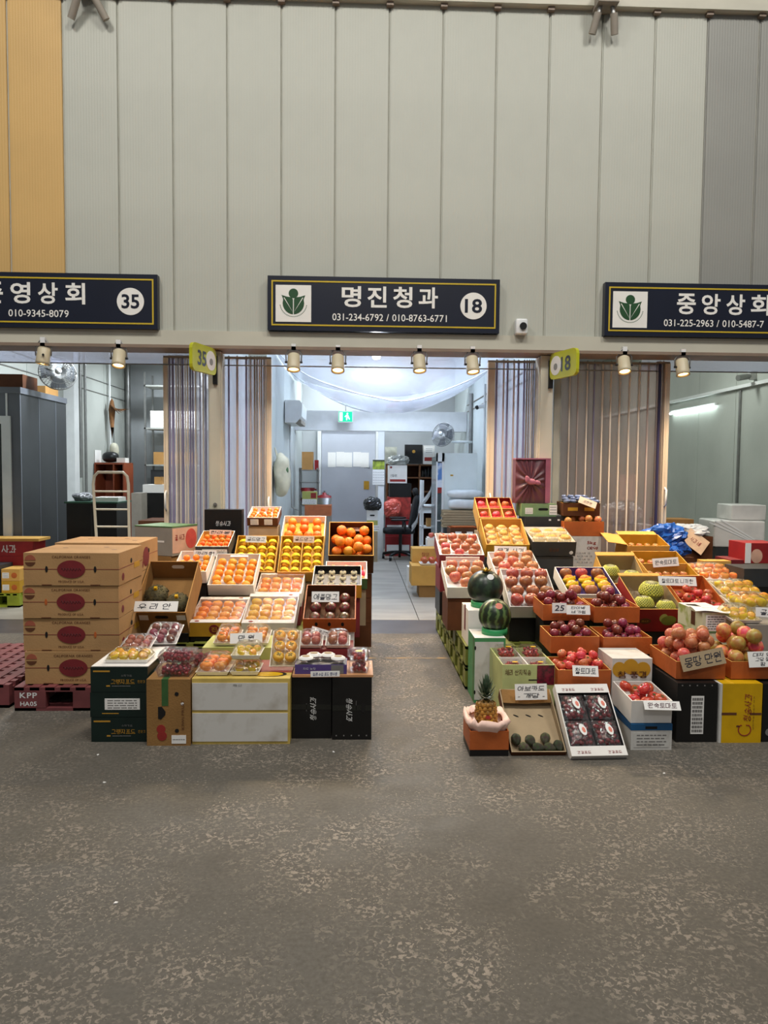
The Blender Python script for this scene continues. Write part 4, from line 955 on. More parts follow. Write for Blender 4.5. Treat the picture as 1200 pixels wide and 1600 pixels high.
def clamshell(M, w, L, h, label, fm, r, n, group=None, stk=None, seed=1, cat='tub'):
    s = thing('clear_tub', label, cat, M, group)
    b = MB(); t = 0.012
    b.add([(-w/2+t, t, 0), (w/2-t, t, 0), (w/2-t, L-t, 0), (-w/2+t, L-t, 0), (-w/2, 0, h*.62), (w/2, 0, h*.62), (w/2, L, h*.62), (-w/2, L, h*.62)], [(0, 3, 2, 1), (0, 1, 5, 4), (1, 2, 6, 5), (2, 3, 7, 6), (3, 0, 4, 7)])
    b.obj('tub_base', tub, s)
    c = MB(); z1 = h*.64; e = .008
    c.add([(-w/2-e, -e, z1), (w/2+e, -e, z1), (w/2+e, L+e, z1), (-w/2-e, L+e, z1), (-w/2, 0, z1), (w/2, 0, z1), (w/2, L, z1), (-w/2, L, z1), (-w/2+.01, .01, h), (w/2-.01, .01, h), (w/2-.01, L-.01, h), (-w/2+.01, L-.01, h)],
          [(0, 1, 5, 4), (1, 2, 6, 5), (2, 3, 7, 6), (3, 0, 4, 7), (4, 5, 9, 8), (5, 6, 10, 9), (6, 7, 11, 10), (7, 4, 8, 11), (8, 9, 10, 11)])
    c.obj('tub_lid', tub, s)
    P = drop(n, w-0.03, L-0.03, r, seed, 0.003); q = MB()
    for x, y, z in P:
        if z < h-r-.002: q.lathe([(0, -r), (r*.7, -r*.7), (r, 0), (r*.7, r*.7), (0, r)], 7, T((x, y+.015, z)) @ Rx(random.uniform(0, 90)))
    stuff(q.obj('loose_fruit', fm, s))
    if stk:
        fx = stk; flat(s, disc(0, 0, 0.02*fx[0], 18, 0.016*fx[0]), T((fx[1], fx[2], h)), fx[3], 0, .0012, 'round_sticker')
    return s
zk = 0.3665
clamshell(T((xk+0.02, 4.0, zk+.002)) @ Rz(2), 0.19, 0.15, 0.062, 'lower clear tub of red cherries on the narrow brown carton', m_grape, 0.011, 75, seed=3)
clamshell(T((xk+0.02, 4.03, zk+.07)) @ Rz(-3), 0.19, 0.15, 0.062, 'upper clear tub of red cherries on the narrow brown carton', m_grape, 0.011, 75, seed=4)
clamshell(T((xk+0.12, 4.19, zk+.002)) @ Rz(8), 0.13, 0.12, 0.085, 'clear tub of red grapes behind the cherry tubs', m_grape, 0.013, 50, seed=5)
# white board crates
Yw = 3.99; xw = (at(300, 1100, Yw).x+at(453, 1100, Yw).x)/2; ww = at(453, 1100, Yw).x-at(300, 1100, Yw).x
ytrim = mat('dull_yellow_edge', S(206, 178, 92), 0.6, 0.08, 9); reddish = mat('brick_red_print', S(140, 58, 46), 0.6, 0.08, 9)
for k in range(2):
    o = closed_carton(T((xw, Yw, 0.182*k)), ww, 0.40, 0.1815, ytrim, f"wide fruit carton showing scuffed white base, {['lower', 'upper'][k]} of two at the front")
    MB().box(-ww/2+0.002, -0.003, 0.016 if k == 0 else 0.008, ww/2-0.012, 0.0, 0.173 if k == 0 else 0.158).obj('white_panel', dirty_w, o)
    if k: lettering('특선', o, T((-0.02, -0.0032, 0.145)) @ FRONT, 0.05, 0.012, ink_g, 0.0)
    if k:
        MB().box(-ww/2, 0.12, 0.1815, ww/2, 0.399, 0.1822).obj('red_lid_print', reddish, o)
        flat(o, disc(0, 0, 0.095, 32, 0.05), T((0.145, 0.085, 0.1822)), hole_m, 0, .0008, 'oval_print'); flat(o, disc(0, 0, 0.085, 32, 0.043), T((0.135, 0.083, 0.183)), yellow_c, 0, .0008, 'oval_print')
zw = 0.3652
rr = 0.036
fruit_tray('film wrapped foam tray of six persimmons on the white cartons', 305, 357, 1051, 4.03, 0.26, 'persimmon', m_persim, 0.040, [2, 2, 2], 'glossy persimmon', 'the left wrapped tray on the white cartons', 'persimmon', 'persimmons in the left wrapped tray', z=zw+.002, fm=yfilm, rot=Q)
fruit_tray('lower golden film tray in the stack of two on the white cartons', 359, 405, 1055, 4.03, 0.19, 'ynet', m_ymango, 0.030, [2, 3], 'yellow netted fruit', 'the lower stacked tray', 'mango', 'fruit in the lower stacked tray', z=zw+.003, wraph=0.062, fm=yfilm)
fruit_tray('upper golden film tray in the stack of two on the white cartons', 360, 407, 1030, 4.04, 0.19, 'ynet', m_ymango, 0.030, [2, 3], 'yellow netted fruit', 'the upper stacked tray', 'mango', 'fruit in the upper stacked tray', z=zw+.091, wraph=0.062, fm=yfilm)
ptop = 0.365
bk = closed_carton(T((at(372, 1000, 4.5).x, 4.46, 0)), 0.42, 0.34, 0.42, olive, 'green printed carton behind the white cartons under the persimmon trays')
fruit_tray('film wrapped persimmon tray behind the stacked golden trays at left', 333, 372, 1008, 4.48, 0.22, 'persimmon', m_persim, 0.036, [2, 2, 2], 'glossy persimmon', 'the rear left wrapped tray', 'persimmon', 'persimmons in the rear left tray', z=0.424, tilt=9, fm=yfilm, rot=Q)
fruit_tray('film wrapped persimmon tray behind the 만원 price card', 377, 419, 1008, 4.48, 0.22, 'persimmon', m_persim, 0.036, [2, 2, 2], 'glossy persimmon', 'the tray behind the price card', 'persimmon', 'persimmons in the tray behind the card', z=0.424, tilt=9, fm=yfilm, rot=Q)
fruit_tray('upright wrapped tray of four big yellow persimmons beside the apples', 421, 467, 1036, 4.16, 0.26, 'persimmon', m_ymango, 0.042, [2, 2, 2], 'big golden persimmon', 'the leaning tray beside the apples', 'persimmon', 'persimmons in the leaning tray', z=zw+.006, tilt=38, fm=yfilm, rot=Q, zoff=0.0)
card('price card reading 만원 above the stacked golden trays', 359.5, 410, 997, 4.22, '만 원', 16, roll=-2, lean=20, th=0.62, tw=0.5)
# two black calligraphy cartons
Yb = 4.07
blk = []
for k, (a, b, fl_) in enumerate([(455, 518, 1), (519, 581, 0)]):
    xa, xb = at(a, 1100, Yb).x, at(b, 1100, Yb).x; w = xb-xa
    o = closed_carton(T(((xa+xb)/2, Yb-(0.02 if k else 0), 0)), w-0.003, 0.32, 0.352, black_c, ['black carton with white calligraphy running up, left of the front pair', 'black carton with white calligraphy running down, right of the front pair'][k])
    lettering('청송사과', o, T((0.01 if k == 0 else -0.015, -0.0005, 0.17)) @ FRONT @ Rz(90 if k == 0 else -90), 0.13, 0.036, ink_w, 0.035, 0.3)
    MB().box(-0.028 if k == 0 else 0.022, -.001, 0.155 if k == 0 else 0.17, -0.026 if k == 0 else 0.024, 0, 0.2 if k == 0 else 0.22).obj('printed_line', ink_g, o)
    MB().box(-w/2+.002, -.001, 0.165, w/2-.002, 0, 0.195).obj('packing_tape', mat('clear_tape_on_black', S(30, 32, 29), 0.25), o)
    if k:
        hand_hole(o, 0.06, 0.18, 0.05, 0.02, T((0, 0, 0))).matrix_local = T((0.062, -.001, 0.178)) @ FRONT @ Rz(90)
        for q in range(5): MB().box(-0.09+q*0.042, -.001, 0.02, -0.083+q*0.042, 0, 0.027).obj('staple', ink_g, o)
tb = tag(MB().box(0, 0, 0, at(583, 1050, Yb).x-at(457, 1050, Yb).x, 0.31, 0.013).obj('board', mat('pale_wood_board', S(206, 150, 104), 0.5, 0.08, 9, stretch=(1, 8, 8)), None, T((at(457, 1050, Yb).x, Yb-0.018, 0.353))), 'thin pale wooden board lying on the two black cartons', 'board')
zb_ = 0.3665
# purple carton with four cups
xp = (at(461, 1040, 4.07).x+at(537, 1040, 4.07).x)/2; wp = at(542, 1040, 4.07).x-at(461, 1040, 4.07).x
pc = MB().box(-wp/2, 0, 0, wp/2, 0.15, 0.052).obj('purple_carton', [purple_c], None, T((xp+.008, 4.065, zb_+.001))); tag(pc, 'flat purple carton with silver label on the wooden board', 'box')
MB().box(-wp/2+.004, 0.004, 0.052, wp/2-.004, 0.146, 0.0526).obj('dark_inset', char_c, pc); MB().box(wp*0.2, -.001, 0.002, wp*0.44, 0, 0.05).obj('silver_label', ink_g, pc); lettering('자두 농장', pc, T((-wp*0.22, -.0005, 0.03)) @ FRONT, 0.07, 0.013, ink_w, 0)
for i, (dx, dy) in enumerate([(-0.085, 0.045), (0.095, 0.045), (-0.045, 0.118), (0.035, 0.118)]):
    s = thing('lidded_cup', f"small white lidded cup, {['front left', 'front right', 'back left', 'back right'][i]} on the purple carton", 'cup', T((xp+.008+dx, 4.065+dy, zb_+.054)))
    MB().lathe([(0, 0), (.028, 0), (.034, .022), (0, .022)], 20).obj('cup_body', tub, s); MB().lathe([(0, .0225), (.04, .0225), (.041, .029), (.032, .031), (.030, .036), (0, .036)], 24).obj('lid', white_p, s)
    flat(s, disc(0, 0, .022, 16), T((0, 0, .0365)), beige, 0, .0006, 'round_sticker')
s = thing('small_bottle', 'tiny clear bottle with white cap between the lidded cups', 'bottle', T((xp+.0, 4.065+.06, zb_+.053)))
MB().lathe([(0, 0), (.016, 0), (.018, .02), (.008, .032), (0, .032)], 14).obj('bottle_body', tub, s); MB().lathe([(0, .0325), (.009, .0325), (.009, .045), (0, .045)], 12).obj('cap', white_p, s)
card('long price card hanging on the front edge of the purple carton board', 485, 531, 1053, 4.035, '칠레 수입 포도 행사중', 9, roll=-1, lean=5, th=0.6, tw=0.84, im=mat('blue_marker_ink', S(50, 60, 120), 0.6))
cl1 = clamshell(T((at(561, 1040, 4.1).x, 4.07, zb_+.001)), 0.115, 0.16, 0.06, 'lower clear tub of dark fruit at the right end of the board', m_grape, 0.012, 45, stk=None, seed=8)
cl2 = clamshell(T((at(561, 1020, 4.1).x, 4.08, zb_+.063)), 0.115, 0.16, 0.052, 'upper clear tub with yellow sticker at the right end of the board', m_cherry, 0.012, 45, stk=(1, 0, .05, yellow_c), seed=9)
# apples trays behind cups
closed_carton(T((at(505, 1000, 4.4).x, 4.42, 0)), 0.36, 0.24, 0.42, maroon, 'maroon carton behind the black cartons under the wrapped apples')
fruit_tray('left film wrapped tray of red apples behind the lidded cups', 466, 504, 1014, 4.42, 0.16, 'apple', m_appled, 0.034, [2, 2], 'red apple', 'the left wrapped apple tray', 'apple', 'apples in the left wrapped tray', z=0.424, tilt=10)
fruit_tray('right film wrapped tray of red apples behind the lidded cups', 508, 547, 1014, 4.42, 0.16, 'apple', m_appled, 0.034, [2, 2], 'red apple', 'the right wrapped apple tray', 'apple', 'apples in the right wrapped tray', z=0.424, tilt=10)
card('tilted white price card in front of the orange brown mango crate', 486, 519, 987, 4.57, '두 팩 만원', 9, roll=16, lean=15, tw=0.6)
# --- H1 mango crate and the ones behind it
t = tray('mango crate', 'orange brown crate of dark mangoes with three oval holes in front', 473, 556, 964, 4.72, 914, 0.42, 0.115, 0.09, brownred, darkbrown, brownred, front=0.075, base=0.0, supm=[ochre, white_c])
for x in (-0.085, 0.0, 0.085): flat(t['o'], disc(0, 0, .010, 14, .015), T((x, 0, -0.055)) @ FRONT, hole_m, 0, .0015, 'vent_hole')
fill(t['F'] @ T((0, 0, -t['d'])), Pgrid([3, 3, 3], t['w']-.05, t['L']-.05, 0.046, seed=3, jit=.002), 'mango', 'mango', m_mango, 0.041, 'dark red mango', 'the orange brown crate', 'mango', 'mangoes in the orange brown crate', rot=lambda i: Rz(90+random.uniform(-15, 15)))
card('price card reading 애플망고 on the dark mango crate', 487, 530, 932.5, 4.84, '애플망고', 16.5, lean=18, th=0.6, tw=0.86)
t = tray('foam cup fruit carton', 'yellow sided carton with black liner holding eight foam capped fruits', 487, 565, 914, 5.22, 884, 0.36, 0.10, 0.045, ochre, black_c, white_c, base=0.0)
fill(t['F'] @ T((0, 0, -t['d'])), Pgrid([4, 4, 4], t['w']-.03, t['L']-.04, 0.028, jit=.002), 'pear_net', 'mangosteen', mat('dark_purple_rind', S(52, 26, 30), 0.5), 0.022, 'dark round fruit with white foam collar', 'the black lined carton', 'fruit', 'foam collared fruits in the black lined carton', rot=lambda i: Rx(180))
t = tray('mixed fruit tray', 'white rimmed carton of oranges and a pink fruit behind the foam capped fruits', 507, 574, 904, 5.62, 877, 0.30, 0.09, 0.07, midgreen, white_c, white_c, base=0.0)
P = Pgrid([4, 4, 3], t['w']-.02, t['L']-.02, .038, jit=.002)
for i, p in enumerate(P):
    pk = i == 7
    put('orange', 'pink_fruit' if pk else 'orange', mat('pink_fruit_skin', S(224, 60, 100), 0.4) if pk else m_tang, 0.034, t['F'] @ T((p[0], p[1], p[2]-t['d'])), 'pink round fruit among oranges in the white rimmed carton' if pk else f"orange, {'first second third fourth first second third last first second third'.split()[i]} from left in {['front', 'middle', 'back'][i//4]} row beside the pink fruit", 'fruit' if pk else 'orange', 'fruit in the white rimmed carton')
t = tray('big orange carton', 'dark brown carton of large oranges with a pale price card on its back', 513, 584, 868, 6.06, 822, 0.34, 0.22, 0.115, darkbrown, darkbrown, tan, base=0.0, back=0.05, supm=[darkbrown])
fill(t['F'] @ T((0, 0, -t['d'])), drop(19, t['w']-.02, t['L']-.02, 0.044, 11, 0.0), 'orange', 'orange', m_orange, 0.044, 'large orange', 'the dark brown carton', 'orange', 'large oranges in the dark brown carton')
card('pale pink price card at the back of the dark brown orange carton', 528.5, 574.5, 823.5, 6.32, '네이블 오렌지', 12.5, roll=1.5, lean=10, th=0.45, tw=0.82, m=mat('pale_pink_card', S(246, 218, 196), 0.7))
# --- A row: film covered boxes
film_lab = [('A1', 293, 375, 973, 933, ochre, 'yellow fronted carton of golden fruit under film on the green pallet', 'the film covered yellow carton'),
            ('A2', 377, 460, 974, 928, white_c, 'white carton of golden fruit under film beside the yellow one', 'the film covered white carton')]
for key, x0, x1, yf, yb, mo, lab, wh in film_lab:
    t = tray(wh[4:], lab, x0, x1, yf, 5.1, yb, 0.46, 0.105, 0.05, mo, white_c, white_c, base=0.3, suplab=wh[4:])
    Pm = Pgrid([4, 4, 4, 4], t['w']-.03, t['L']-.09, 0.028, jit=.003); Pm = [(a, b+.045, c-t['d']) for a, b, c in Pm]
    fill(t['F'], Pm, 'mango', 'golden_fruit', m_persim if key == 'A1' else m_ymango, 0.034, 'golden fruit under film', wh, 'fruit', 'golden fruit in '+wh, rot=lambda i: Rz(random.uniform(-20, 20)) @ Rx(random.uniform(-10, 10)))
    for y0, y1 in ((0.0, 0.05), (t['L']-.045, t['L'])): MB().box(-t['w']/2, y0, -.002, t['w']/2, y1, 0.003).obj('white_flap', white_c, t['o'])
    film_sheet(t, 0.005, 0.022, seed=x0, m=film)
    for x in (-0.12, 0.12): flat(t['o'], disc(0, 0, .016, 16, .011), T((x, .02 if x < 0 else t['L']-.02, .0032)), ink_r, 0, .001, 'oval_print')
    if key == 'A1':
        flat(t['o'], disc(0, 0, .035, 24), T((-0.0, 0, -.05)) @ FRONT, maroon, 0, .0015, 'round_emblem'); lettering('진', t['o'], T((0, -.0016, -.05)) @ FRONT, .04, .036, ink_y, .02)
    else:
        flat(t['o'], disc(0, 0, .035, 24), T((-.115, 0, -.055)) @ FRONT, maroon, 0, .0015, 'round_emblem')
t = tray('rear film covered white carton', 'white film covered carton of pale orange fruit behind the front two', 398, 471, 928, 5.62, 896, 0.40, 0.105, 0.05, white_c, white_c, white_c, base=0.3)
Pm = [(a, b+.03, c-t['d']) for a, b, c in Pgrid([4, 4, 4], t['w']-.03, t['L']-.07, .028)]
fill(t['F'], Pm, 'mango', 'golden_fruit', m_persim, 0.034, 'pale orange fruit under film', 'the rear film covered white carton', 'fruit', 'golden fruit in the rear film covered carton', rot=lambda i: Rz(random.uniform(-20, 20)))
film_sheet(t, .005, .022, seed=4)
for y0, y1 in ((0.0, 0.03), (t['L']-.03, t['L'])): MB().box(-t['w']/2, y0, -.002, t['w']/2, y1, 0.003).obj('white_flap', white_c, t['o'])
t = tray('white golden orange tray', 'white open carton of golden oranges behind the yellow film covered box', 324, 396, 914, 5.6, 865, 0.44, 0.095, 0.07, white_c, white_c, white_c, base=0.3)
fill(t['F'] @ T((0, 0, -t['d'])), Pgrid([3, 4, 4, 4, 4], t['w']-.02, t['L']-.05, .040, jit=.004), 'orange', 'golden_orange', m_gold, 0.036, 'golden orange', 'the white open carton', 'orange', 'golden oranges in the white open carton')
MB().box(-0.06, t['L']-.05, -.03, 0.08, t['L']-.03, .004).obj('paper_slip', white_p, t['o'])
# E1: big brown carton
t = tray('tall brown carton', 'deep brown carton with hand holes holding two spiky fruits behind the cherry tubs', 207, 290, 957, 4.98, 877, 0.52, 0.20, 0.16, kraftd, kraftd, kraft, base=0.0, supm=[black_c])
hand_hole(t['o'], 0.01, -0.045, 0.09, 0.026, T((0, 0, 0))); hand_hole(t['o'], 0.02, -.05, 0.09, 0.03, T((0, t['L']-.0065, 0)), white_p)
for x in (-.11, .14): sticker(t['o'], x, -.05, .06, .045, M=Matrix(), lines=0)
flat(t['o'], disc(0, 0, .012, 14, .03), T((t['w']/2-.0062, .33, -.05)) @ Rz(-90) @ FRONT, hole_m, 0, .0015, 'hand_hole')
durian_m = mat('spiky_brown_rind', S(84, 76, 44), 0.8, 0.2, 30, 0.6, 60)
for i, (x, y) in enumerate([(-0.082, .25), (0.078, .17)]):
    s = thing('spiky_fruit', f"spiky brown fruit with a yellow tag, {['left', 'right'][i]} one in the deep brown carton", 'fruit', t['F'] @ T((x, y, -t['d']+.076)), 'spiky fruits in the deep brown carton')
    b = MB(); b.sup((0, 0, 0), .078, .085, .06, .9, nu=16, nv=10)
    for k in range(90):
        d = Vector((random.gauss(0, 1), random.gauss(0, 1), abs(random.gauss(0, 1)))).normalized(); p = Vector((d.x*.076, d.y*.083, d.z*.058)); b.tube(p, p*1.16, .006, 4, .0005)
    b.obj('rind', durian_m, s); MB().box(-.008, -.01, .05, .012, .01, .08).obj('yellow_tag', yellow_c, s)
card('price card reading 우리 안 at the front of the deep brown carton', 205, 277.5, 947.5, 4.95, '우 리 안', 17, roll=0, lean=32, tw=0.72)
# D5, D4
t = tray('yellow orange carton', 'white carton of yellow oranges behind the deep brown carton', 268, 322, 893, 5.62, 861, 0.34, 0.10, 0.07, white_c, white_c, white_c, base=0.0)
fill(t['F'] @ T((0, 0, -t['d'])), Pgrid([4, 4, 4, 3], t['w']-.02, t['L']-.02, .038), 'orange', 'golden_orange', m_gold, .030, 'yellow orange', 'the white carton behind the deep brown one', 'orange', 'yellow oranges behind the deep brown carton')
card('price card reading 카라향 over the yellow oranges', 303, 338, 864.5, 5.9, '카라향', 9, roll=1, lean=12)
t = tray('hallabong carton', 'pale wooden rimmed carton of bright tangerines under the 한라봉 card', 305, 357, 854, 6.0, 829, 0.34, 0.10, 0.06, char_c, tan, white_c, base=0.0)
fill(t['F'] @ T((0, 0, -t['d'])), Pgrid([5, 5, 5, 4], t['w']-.02, t['L']-.04, .036), 'orange', 'tangerine', m_tang, .025, 'bright tangerine', 'the pale rimmed carton', 'tangerine', 'tangerines in the pale rimmed carton')
sticker(t['o'], .02, -.05, .2, .05)
card('price card reading 한라봉 on the back rim of the tangerine carton', 327.5, 361.5, 832, 6.28, '한라봉', 8, roll=1, lean=12, m=MATS.get('pale_pink_card'))
# C1, C2 yellow mango cartons
for key, x0, x1, yf, xb, lab, crd, cx0, cx1 in [('left golden mango carton', 361, 429, 893, 0, 'tan carton of yellow netted mangoes, the left one', '골드망고', 384, 416), ('right golden mango carton', 433, 504, 894, 0, 'tan carton of yellow netted mangoes with a centre divider, the right one', '골드망고', 458.5, 491)]:
    t = tray(key, lab, x0, x1, yf, 6.0 if 'left' in key else 5.97, 837, 0.44, 0.11, 0.07, tan, ochre, tan, base=0.0)
    if 'right' in key: MB().box(-.003, .008, -t['d'], .003, t['L']-.008, -.004).obj('divider', tan, t['o'])
    Pm = [(a+(.004 if a > 0 else -.004), b, .036) for a, b, c in Pgrid([4, 4, 4, 4, 4], t['w']-.03, t['L']-.02, 0, jit=.001)]
    fill(t['F'] @ T((0, 0, -t['d'])), Pm, 'ynet', 'yellow_mango', m_ymango, .034, 'yellow netted mango', 'the '+key, 'mango', 'mangoes in the '+key, rot=lambda i: Rx(84) @ Ry(random.uniform(-12, 12)) @ Rz(90))
    card('price card reading 골드망고 at the back of the '+key, cx0, cx1, 842.5, 6.25, crd, 10.5, roll=1.5, lean=14, th=.55, m=MATS.get('pale_pink_card') if 'right' in key else None, im=ink_br if 'right' in key else None)
# D1, D2, D3
t = tray('topmost tangerine carton', 'white rimmed carton of big tangerines behind the golden mangoes', 439, 507, 838, 6.42, 806, 0.34, 0.13, 0.07, tan, white_c, white_c, base=0.0)
liner(t, -0.055, ochre)
fill(t['F'] @ T((0, 0, -t['d'])), Pgrid([4, 3, 3], t['w']-.04, t['L']-.02, .048), 'orange', 'tangerine', m_tang, .042, 'big tangerine', 'the topmost white rimmed carton', 'tangerine', 'tangerines in the topmost white rimmed carton')
t = tray('rear tangerine carton', 'white rimmed carton of tangerines with paper labels standing highest at the back', 386, 434, 809, 6.45, 791.5, 0.32, 0.075, 0.05, darkbrown, white_c, white_c, base=0.0, supm=[beige, darkbrown, midgreen])
for x in (-.07, .05): sticker(t['o'], x, -.04, .07, .05)
fill(t['F'] @ T((0, 0, -t['d'])), Pgrid([5, 5, 4, 4], t['w']-.02, t['L']-.02, .034), 'orange', 'tangerine', m_tang, .024, 'tangerine', 'the highest carton at the back', 'tangerine', 'tangerines in the highest carton at the back')
x0, x1 = at(321, 810, 6.5).x, at(379, 810, 6.5).x; zt_ = at(350, 796, 6.5).z
o = closed_carton(T(((x0+x1)/2, 6.46, zt_-.36)), x1-x0, 0.12, .36, black_c, 'upright black carton with white calligraphy below the left curtain')
lettering('청송사과', o, T((0.0, -.0005, .36-.12)) @ FRONT, .13, .045, ink_w, .03, .2)
n = 3; hh = (zt_-.361)/n
for k in range(n): closed_carton(T(((x0+x1)/2, 6.42, k*hh)), x1-x0-.02, .24, hh-.002, [grey_c, maroon, black_c][k], f"closed carton, {ORD[k]} from the floor under the upright black calligraphy carton")
# E2 angled gift box
gp = at(275, 850, 6.25); zt2 = at(275, 822, 6.25).z
o = MB().box(-.38, 0, 0, 0, .34, .24).obj('gift_carton', [grey_c], None, T((gp.x, 6.12, zt2-.24)) @ Rz(-24)); tag(o, 'grey carton with pink fruit print on its side behind the tall brown carton', 'box')
MB().box(-.382, -.002, .235, .002, .342, .245).obj('green_lid_edge', midgreen, o)
R_ = Rz(90); MB().box(.004, -.002, .02, .336, 0, .225).obj('side_print', mat('peach_print', S(224, 176, 150), 0.6, 0.1, 5), o, R_)
flat(o, disc(0, 0, .075, 24, .085), R_ @ T((.25, -.002, .13)) @ FRONT, mat('coral_red_print', S(208, 84, 76), 0.5), 0, .0012, 'fruit_print'); lettering('꿀 사과', o, R_ @ T((.1, -.002, .15)) @ FRONT, .13, .05, ink_r, .03)
MB().box(-.28, -.001, .11, -.08, 0, .125).obj('printed_line', white_c, o)
for k in range(3):
    hh = (zt2-.241)/3; closed_carton(T((gp.x, 6.12, k*hh)) @ Rz(-24) @ T((-.19, 0, 0)), .36, .32, hh-.002, [beige, char_c, kraftd][k], f"closed carton, {ORD[k]} from the floor under the grey gift carton")
# ================================================================== RIGHT STALL
for j in range(2):
    for i in range(2):
        pallet(f"olive green plastic pallet under the right display, {['front', 'rear'][j]} one of the {['lower', 'upper'][i]} layer", 0.745, 5.0+.98*j, 1.2, .96, 0.15, 0.15*i, olive_pl, nblk=4)
# pineapple crate
Y = 3.8; xa, xb = at(734, 1160, Y).x, at(795, 1160, Y).x; cx, w = (xa+xb)/2, xb-xa
o = open_carton('pineapple_crate', w, .24, .10, .07, brownred, brownred, brownred, M=T((cx, Y, .135))); tag(o, 'orange brown crate with pink foam paper holding the pineapple', 'box')
MB().box(-w/2+.001, .001, -.135, w/2-.001, .239, -.1005).obj('black_base', black_c, o)
b = MB(); n = 40; rings = []
for j, (k, z) in enumerate([(.80, -.05), (1.0, .006), (1.14, .035), (1.06, .058), (.86, .03)]):
    for i in range(n):
        a = 2*pi*i/n; q = 1+.10*noise.noise(Vector((cos(a)*3+j, sin(a)*3, j*1.3)))*(1 if j > 0 else 0)
        P = lambda v: math.copysign(abs(v)**.5, v)
        rings.append((w/2*k*q*P(cos(a)), .12+.12*k*q*P(sin(a)), z+.028*noise.noise(Vector((a*4, j*.3, 5)))))
b.add(rings, [(j*n+i, j*n+(i+1) % n, (j+1)*n+(i+1) % n, (j+1)*n+i) for j in range(4) for i in range(n)], smooth=True)
b.obj('foam_paper', pinkpaper, o)
s = thing('pineapple', 'pineapple with green crown standing in the pink papered crate', 'pineapple', T((at(760, 1100, 3.9).x, 3.9, .075)) @ Rx(-4))
pa = mat('pineapple_rind', S(148, 104, 36), 0.6, 0.15, 14, .3, 30, col2=S(92, 72, 26))
b = MB(); R_, Hh = .060, .20; b.lathe([(0, .0), (.035, .003), (.052, .03), (.058, .09), (.055, .14), (.042, .18), (.02, .195), (0, .197)], 20)
b.obj('rind', pa, s); b = MB()
for j in range(9):
    for i in range(12):
        a = 2*pi*(i+.5*(j % 2))/12; z = .02+.019*j; r = .0575*sqrt(max(.1, 1-((z-.095)/.15)**2)); M = T((r*cos(a), r*sin(a), z)) @ Rz(math.degrees(a)) @ Ry(90)
        b.lathe([(.0145, -.002), (.010, .004), (0, .0075)], 5, M, 0, False)
b.obj('eyes', mat('pineapple_eye', S(176, 124, 44), 0.5, .2, 30), s)
b = MB(); rnd = random.Random(4)
for j in range(7):
    for i in range(9):
        a = 2*pi*(i/9+j*.07); tilt = 78-j*11+rnd.uniform(-6, 6); Ln = min(.05+.012*j, .085); z = .185+.011*j
        M = T((0, 0, z)) @ Rz(math.degrees(a)) @ Ry(tilt); w_ = .012
        b.add([(0, -w_, .0), (0, w_, 0), (.002, w_*.8, Ln*.5), (.002, -w_*.8, Ln*.5), (-.006, 0, Ln)], [(0, 1, 2, 3), (3, 2, 4)], M)
stuff(b.obj('leaf_crown', mat('blue_green_leaf', S(92, 116, 88), .5, .2, 20), s))
flat(s, disc(0, 0, .014, 16, .010), T((.0, -.0635, .115)) @ FRONT, ink_r, 0, .002, 'oval_sticker'); MB().box(-.028, -.065, .085, .024, -.062, .098).obj('yellow_label', yellow_c, s); MB().box(-.03, -.064, .055, .024, -.061, .085).obj('green_label', dkgreen, s); MB().box(-.02, -.064, .035, .005, -.060, .052).obj('white_label', white_p, s)
# watermelon boxes
Y = 4.70; xa, xb = at(741, 1050, Y).x, at(789, 1050, Y).x; w = xb-xa; gfr = mat('green_frame_print', S(74, 146, 92), .5, .05, 8)
o = closed_carton(T(((xa+xb)/2, Y, 0)), w, .27, .425, gfr, 'tall green edged white carton under the striped watermelon'); MB().box(-w/2+.002, -.0015, .02, w/2-.012, 0, .40).obj('white_panel', dirty_w, o)
MB().box(-w/2-.0012, .012, .0, -w/2, .06, .425).obj('green_band', midgreen, o); MB().box(-w/2, .001, .425, w/2, .269, .4265).obj('white_lid', white_c, o)
flat(o, disc(0, 0, .006, 10, .014), T((-w/2+.004, -.001, .36)) @ FRONT, hole_m, 0, .0015, 'hand_hole'); flat(o, disc(0, 0, .006, 10, .014), T((-w/2+.004, -.001, .07)) @ FRONT, hole_m, 0, .0015, 'hand_hole')
xa2, xb2 = at(731, 960, 5.02).x, at(779, 960, 5.02).x; w2 = xb2-xa2
o = closed_carton(T(((xa2+xb2)/2, 5.0, .303)), w2, .31, .245, white_c, 'white carton under the rear dark watermelon'); MB().box(-w2/2-.0012, .12, .08, -w2/2, .18, .26).obj('red_print', maroon, o)
wm = bpy.data.materials.new('striped_watermelon'); wm.use_nodes = True
